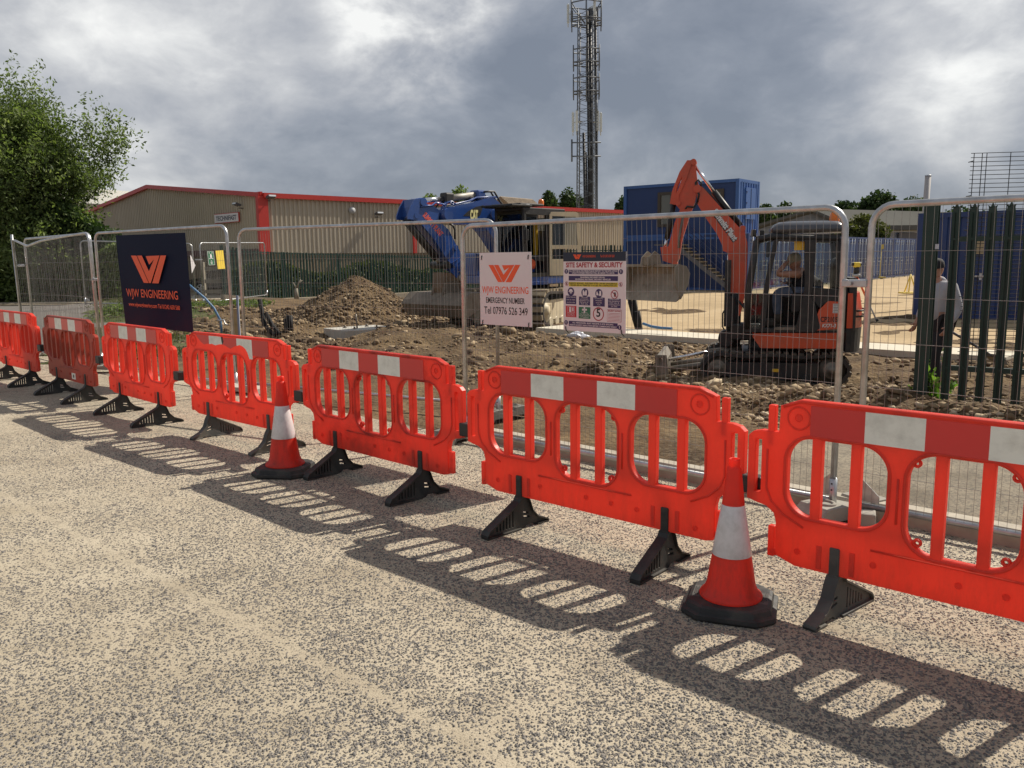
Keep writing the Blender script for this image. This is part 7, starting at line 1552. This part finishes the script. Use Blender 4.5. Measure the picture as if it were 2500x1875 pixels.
pipe('black_duct', 'black duct with a cut end below the digger bucket', 'duct', [at(1548, 726, 19), at(1553, 770, 19), at(1560, 805, 19)], .055, M_duct, gD)
pipe('black_duct', 'thick short black duct stub standing beside the safety board', 'duct', [at(1556, 760, 18.8), at(1562, 806, 18.8)], .07, M_duct, gD)
M_bluep = mat('blue_pipe', (.07, .19, .36), .5)
pipe('water_pipe', 'pale blue water pipe bent over beside the navy banner', 'pipe', [at(455, 690, 15), at(474, 706, 15), at(500, 728, 15), at(522, 752, 15), at(538, 782, 15), at(541, 812, 15)], .022, M_bluep)
pipe('cable', 'thin pale wire curling off the blue water pipe', 'cable', [at(530, 780, 14.9), at(537, 783, 14.9), at(546, 781, 14.9), at(549, 790, 14.9), at(556, 794, 14.9)], .014, M_galv)
pipe('blue_cable', 'blue cable lying on the pale ground beam', 'cable', [at(1570, 790, 18), at(1590, 797, 17.8), at(1615, 801, 17.6), at(1640, 802, 17.4)], .03, M_bluep)
M_stake = mat('pine_stake', (.42, .32, .17), .85, var=.15)
a_ = at(576, 756, 13.5); tag(MB().box((0, 0, 0), (.10, .05, 1.0), bev=.006).build('timber_stake', M_stake), 'sawn timber stake driven in beside the banner panel', 'stake').location = (a_.x, 13.5, a_.z - .48)
tag(MB().box((0, 0, 0), (.03, .03, .9)).build('thin_rod', mat('blue_tipped_rod', (.25, .30, .42), .5)), 'thin rod with a blue end beside the timber stake', 'rod').location = (at(583, 790, 13.4).x, 13.4, at(583, 790, 13.4).z)
a_ = at(722, 690, 34); sap = thing('sapling', 'bare pruned sapling in front of the long palisade', 'tree', (a_.x, 34, T(a_.x, 34))); b = MB(); zt_ = at(722, 682, 34).z - T(a_.x, 34)
b.tube([(0, 0, 0), (0, 0, zt_ * .55)], [.10, .07], 8); b.tube([(0, 0, zt_ * .5), (.12, 0, zt_ * .8), (.2, 0, zt_)], [.05, .035, .02], 6); b.tube([(0, 0, zt_ * .5), (-.1, 0, zt_ * .85)], [.04, .02], 6); b.tube([(.12, 0, zt_ * .8), (.26, .05, zt_ * .95)], [.03, .015], 5); b.build('trunk', M_galv if False else M_timb, sap)
# survey tripod with level
tY_ = 19.5; tp = thing('survey_tripod', 'orange survey tripod with a yellow level on top, behind the digger', 'tripod', (at(2086, 760, tY_).x, tY_, T(9, tY_) + .1)); zt_ = at(2085, 672, tY_).z - tp.location.z
for ax, ay in ((.42, -.25), (-.30, -.30), (-.05, .45)):
    l = MB().tube([(0, 0, zt_), (ax * .55, ay * .55, zt_ * .45)], .024, 6, 0); l.tube([(ax * .5, ay * .5, zt_ * .5), (ax, ay, .0)], .017, 6, 1); l.cyl((ax, ay, .03), (ax * 1.05, ay * 1.05, -.02), .03, 6, 2); l.build('leg', [mat('tripod_orange', (.75, .13, .04), .5), M_wht, M_clip], tp)
b = MB(); b.cyl((0, 0, zt_ - .03), (0, 0, zt_ + .03), .09, 14, 1); b.box((0, 0, zt_ + .24), (.15, .13, .12), 0, bev=.03); b.cyl((0, 0, zt_ + .03), (0, 0, zt_ + .19), .06, 12, 2); b.cyl((-.10, 0, zt_ + .25), (.10, 0, zt_ + .25), .04, 12, 2); b.build('level', [mat('level_yellow', (.8, .6, .06), .4), M_wht, M_clip], tp)
a_ = at(2222, 695, 33); sy = thing('yellow_stand', 'small yellow three legged stand out on the yard', 'stand', (a_.x, 33, T(a_.x, 33) + .1)); b = MB(); b.box((0, 0, .03), (.7, .5, .06), bev=.02)
for k in range(3): b.tube([(.25 * math.cos(k * 2.1), .2 * math.sin(k * 2.1), .05), (0, 0, .75)], .025, 6)
b.build('frame', mat('stand_yellow', (.75, .55, .08), .5), sy)
a_ = at(2133, 640, 55); yb = thing('yellow_stand', 'tall thin yellow stand against the container doors', 'stand', (a_.x, 54, T(a_.x, 54) + .1)); b = MB(); b.tube([(0, 0, 0), (0, 0, 2.0)], .05, 6); b.box((0, 0, 2.0), (.3, .1, .3)); b.box((0, 0, .05), (.6, .5, .1)); b.build('frame', mat('stand_ochre', (.45, .36, .10), .6), yb)
pz = at(2257, 430, 24); pole = thing('pole', 'plain grey pole rising behind the large blue container', 'pole', (at(2254, 540, 24).x, 24, T(11, 24))); zt_ = pz.z - T(11, 24); MB().tube([(0, 0, -.2), (.06, 0, zt_)], [.085, .08], 10).build('shaft', mat('pole_grey', (.40, .38, .37), .7), pole); MB().lathe([(.09, zt_), (.085, zt_ + .03), (0, zt_ + .04)], 10, 0, Matrix.Translation((.06, 0, 0))).build('cap', M_galv, pole)
# reinforcement mesh sheets standing upright
M_rebar = mat('rebar', (.022, .022, .025), .8, .0, var=.2)
ry = 10.6; x0 = at(2361, 600, ry).x; z1 = at(2361, 374, ry).z; gz_ = .05; pr_ = thing('rebar_cage', 'tall cage of thin dark reinforcing bars standing behind the palisade', 'rebar cage', (x0, ry, gz_), R(-9)); H_ = z1 - gz_
for yy in (0.0,):
    b = MB()
    for x in (.0, .094, .147, .42, .70, .98, 1.26, 1.5): b.tube([(x, yy, 0), (x + .01, yy, H_)], .005, 5, cap=False)
    k = 0
    while k * .0525 < H_: b.tube([(-.03, yy - .01, .03 + k * .0525), (1.62, yy - .01, .03 + k * .0525)], .0042, 5, cap=False); k += 1
    b.build('mesh_sheet', M_rebar, pr_)
b = MB()
for x in (.0, .68, 1.5):
    for z in np.arange(.2, H_, .42): b.tube([(x, 0, z), (x, .14, z)], .006, 5, cap=False)
b.build('spacer_bar', M_rebar, pr_)
# weeds by the gate post
wd = gp(2262, 1000, .02); wl = thing('weed', 'bright green leafy weed growing at the foot of the gate post', 'weed', (wd.x, wd.y - .1, .0)); b = MB(); Lp = []
for sx, h in ((-.12, .62), (.12, .66), (.0, .40), (.22, .32), (-.22, .28)):
    pts = [(sx * f + .02 * math.sin(5 * f), .03 * sx, h * f) for f in np.linspace(0, 1, 6)]; b.tube(pts, .006, 5)
    for f in np.linspace(.15, 1, 12): Lp += [(sx * f + random.gauss(0, .025), random.gauss(0, .03), h * f) for _ in range(2)]
for _ in range(70): Lp.append((random.gauss(0, .14), random.gauss(0, .08), abs(random.gauss(.04, .04))))
b.build('stem', M_leafO, wl); leaves(np.array(Lp), .10, M_weed, 'foliage', wl, None, .5)
b = MB()
# tufts on the left verge
n = 9000; ty = rng.uniform(14.5, 34, n); tx = -.42 * ty - .4 + rng.normal(0, .75, n); keep = (vnoise(tx, ty, 1.5, 61) > -.25); tx, ty = tx[keep], ty[keep]; struct(leaves(np.stack([tx, ty, Tn(tx, ty) + .04 + .05 * rng.random(len(tx))], 1), .13, M_leafO, 'grass', None, None, .16), 'stuff')
n = 2600; tx = rng.uniform(-12.5, -8.2, n); ty = 25.6 + .55 * (tx + 12) + rng.normal(0, .6, n); struct(leaves(np.stack([tx, ty, Tn(tx, ty) + .03 + .12 * rng.random(n)], 1), .16, M_leafA, 'undergrowth', None, None, .3), 'stuff')
# crumpled white sheet under the safety board
a_ = at(1408, 826, 17.5); bm = bmesh.new(); bmesh.ops.create_icosphere(bm, subdivisions=3, radius=.2)
for v in bm.verts: v.co = Vector((v.co.x * 1.1, v.co.y * .8, v.co.z * .7)) * (1 + .9 * (float(vnoise(v.co.x * 9, v.co.y * 9 + v.co.z * 7, .9, 71))))
tag(MB().bm(bm, 0, False).build('plastic_sheet', mat('white_plastic', (.62, .63, .68), .25)), 'crumpled white plastic sheet on the earth below the safety board', 'plastic sheet').location = (a_.x, 17.5, a_.z)
bo_ = gp(1740, 938, .12); rk = rocks(np.array([[0, 0, .0]]), np.array([.16]), M_rock, 'boulder', .7, None, 3, None, np.array([.9])); rk.location = (bo_.x, bo_.y, .10); tag(rk, 'largest pale stone lying in front of the digger track', 'stone')

# hooded person walking behind the palisade
hY = 11.2; hb_ = at(2280, 945, hY); ps = thing('person', 'person in a grey hoodie and dark cap carrying a tool behind the gate post', 'person', (hb_.x, hY, float(G(hb_.x, hY))), R(200))
N_ = [(0, 0, .95, .14, .17), (.03, 0, 1.15, .12, .15), (.02, 0, 1.36, .10, .17), (.04, 0, 1.47, .055, .06), (.07, 0, 1.56, .06, .06)]; E_ = [(0, 1), (1, 2), (2, 3), (3, 4)]
arms = []
for s, (ex, ey, ez), (wx, wy, wz) in ((1, (-.06, .26, 1.12), (.10, .26, .90)), (-1, (-.02, -.27, 1.12), (.12, -.24, .92))):
    k = len(N_); N_ += [(.0, s * .19, 1.40, .065), (ex, ey, ez, .048), (wx, wy, wz, .032)]; E_ += [(2, k), (k, k + 1), (k + 1, k + 2)]; arms.append(((.0, s * .19, 1.40), (ex, ey, ez), (wx, wy, wz))); hand_nodes(N_, E_, (wx, wy, wz), k + 2, (.5, 0, -.85), (.8, 0, .5), .7)
legs = []
for s, (kx, kz), (ax, az) in ((1, (.16, .52), (.10, .10)), (-1, (-.03, .50), (-.22, .13))):
    k = len(N_); N_ += [(0, s * .10, .90, .095), (kx, s * .11, kz, .062), (ax, s * .11, az, .042), (ax + .02, s * .11, .05, .042), (ax + .17, s * .12, .045, .034)]; E_ += [(0, k), (k, k + 1), (k + 1, k + 2), (k + 2, k + 3), (k + 3, k + 4)]; legs.append(((0, s * .10, .90), (kx, s * .11, kz), (ax, s * .11, az)))
body = skin('body', N_, E_, M_skin, ps); hm = Matrix.Translation((.085, 0, 1.635)) @ Matrix.Rotation(R(8), 4, 'Y'); me_ = MB().bm(head_mesh(), 0, True, hm).mesh('h', M_skin); bmj = bmesh.new(); bmj.from_mesh(body.data); bmj.from_mesh(me_); bmj.to_mesh(body.data); bmj.free(); bpy.data.meshes.remove(me_)
N2 = [(0, 0, .90, .165, .20), (.02, 0, 1.15, .15, .19), (.0, 0, 1.38, .12, .19), (.02, 0, 1.46, .10, .11), (-.06, 0, 1.50, .085, .10)]; E2 = [(0, 1), (1, 2), (2, 3), (3, 4)]
for a0, a1, a2 in arms: k = len(N2); N2 += [(*a0, .085), (*a1, .068), (a2[0] - .02, a2[1], a2[2] + .03, .052)]; E2 += [(2, k), (k, k + 1), (k + 1, k + 2)]
skin('hoodie', N2, E2, M_hood, ps)
N2 = [(0, 0, .93, .145, .175)]; E2 = []
for a0, a1, a2 in legs: k = len(N2); N2 += [(*a0, .115), (*a1, .085), (a2[0], a2[1], a2[2] + .02, .07)]; E2 += [(0, k), (k, k + 1), (k + 1, k + 2)]
skin('trousers', N2, E2, M_darkcl, ps); b = MB()
for a0, a1, a2 in legs: b.box((a2[0] + .07, a2[1], .055), (.29, .105, .10), bev=.035)
b.build('boots', M_boot, ps); cp = MB(); cp.lathe([(.108, .015), (.110, .045), (.103, .09), (.076, .128), (.03, .143), (0, .145)], 24, 0, hm @ Matrix.Diagonal((1, .84, 1, 1)).to_4x4()); cp.prism([(.07, .03), (.19, .005), (.195, .012), (.08, .045)], -.06, .06, 0, hm); cp.build('cap', M_darkcl, ps)
sv2 = thing('spade', 'long handled tool held by the hooded person, pointing behind', 'spade', ps.location, R(200)); b = MB(); b.tube([(.13, .26, .86), (-.35, .30, .62), (-.62, .32, .48)], .018, 8); b.build('shaft', M_flood, sv2); MB().prism([(-.62, .50), (-.80, .42), (-.86, .34), (-.70, .40), (-.62, .46)], .24, .40).build('blade', M_steel, sv2)
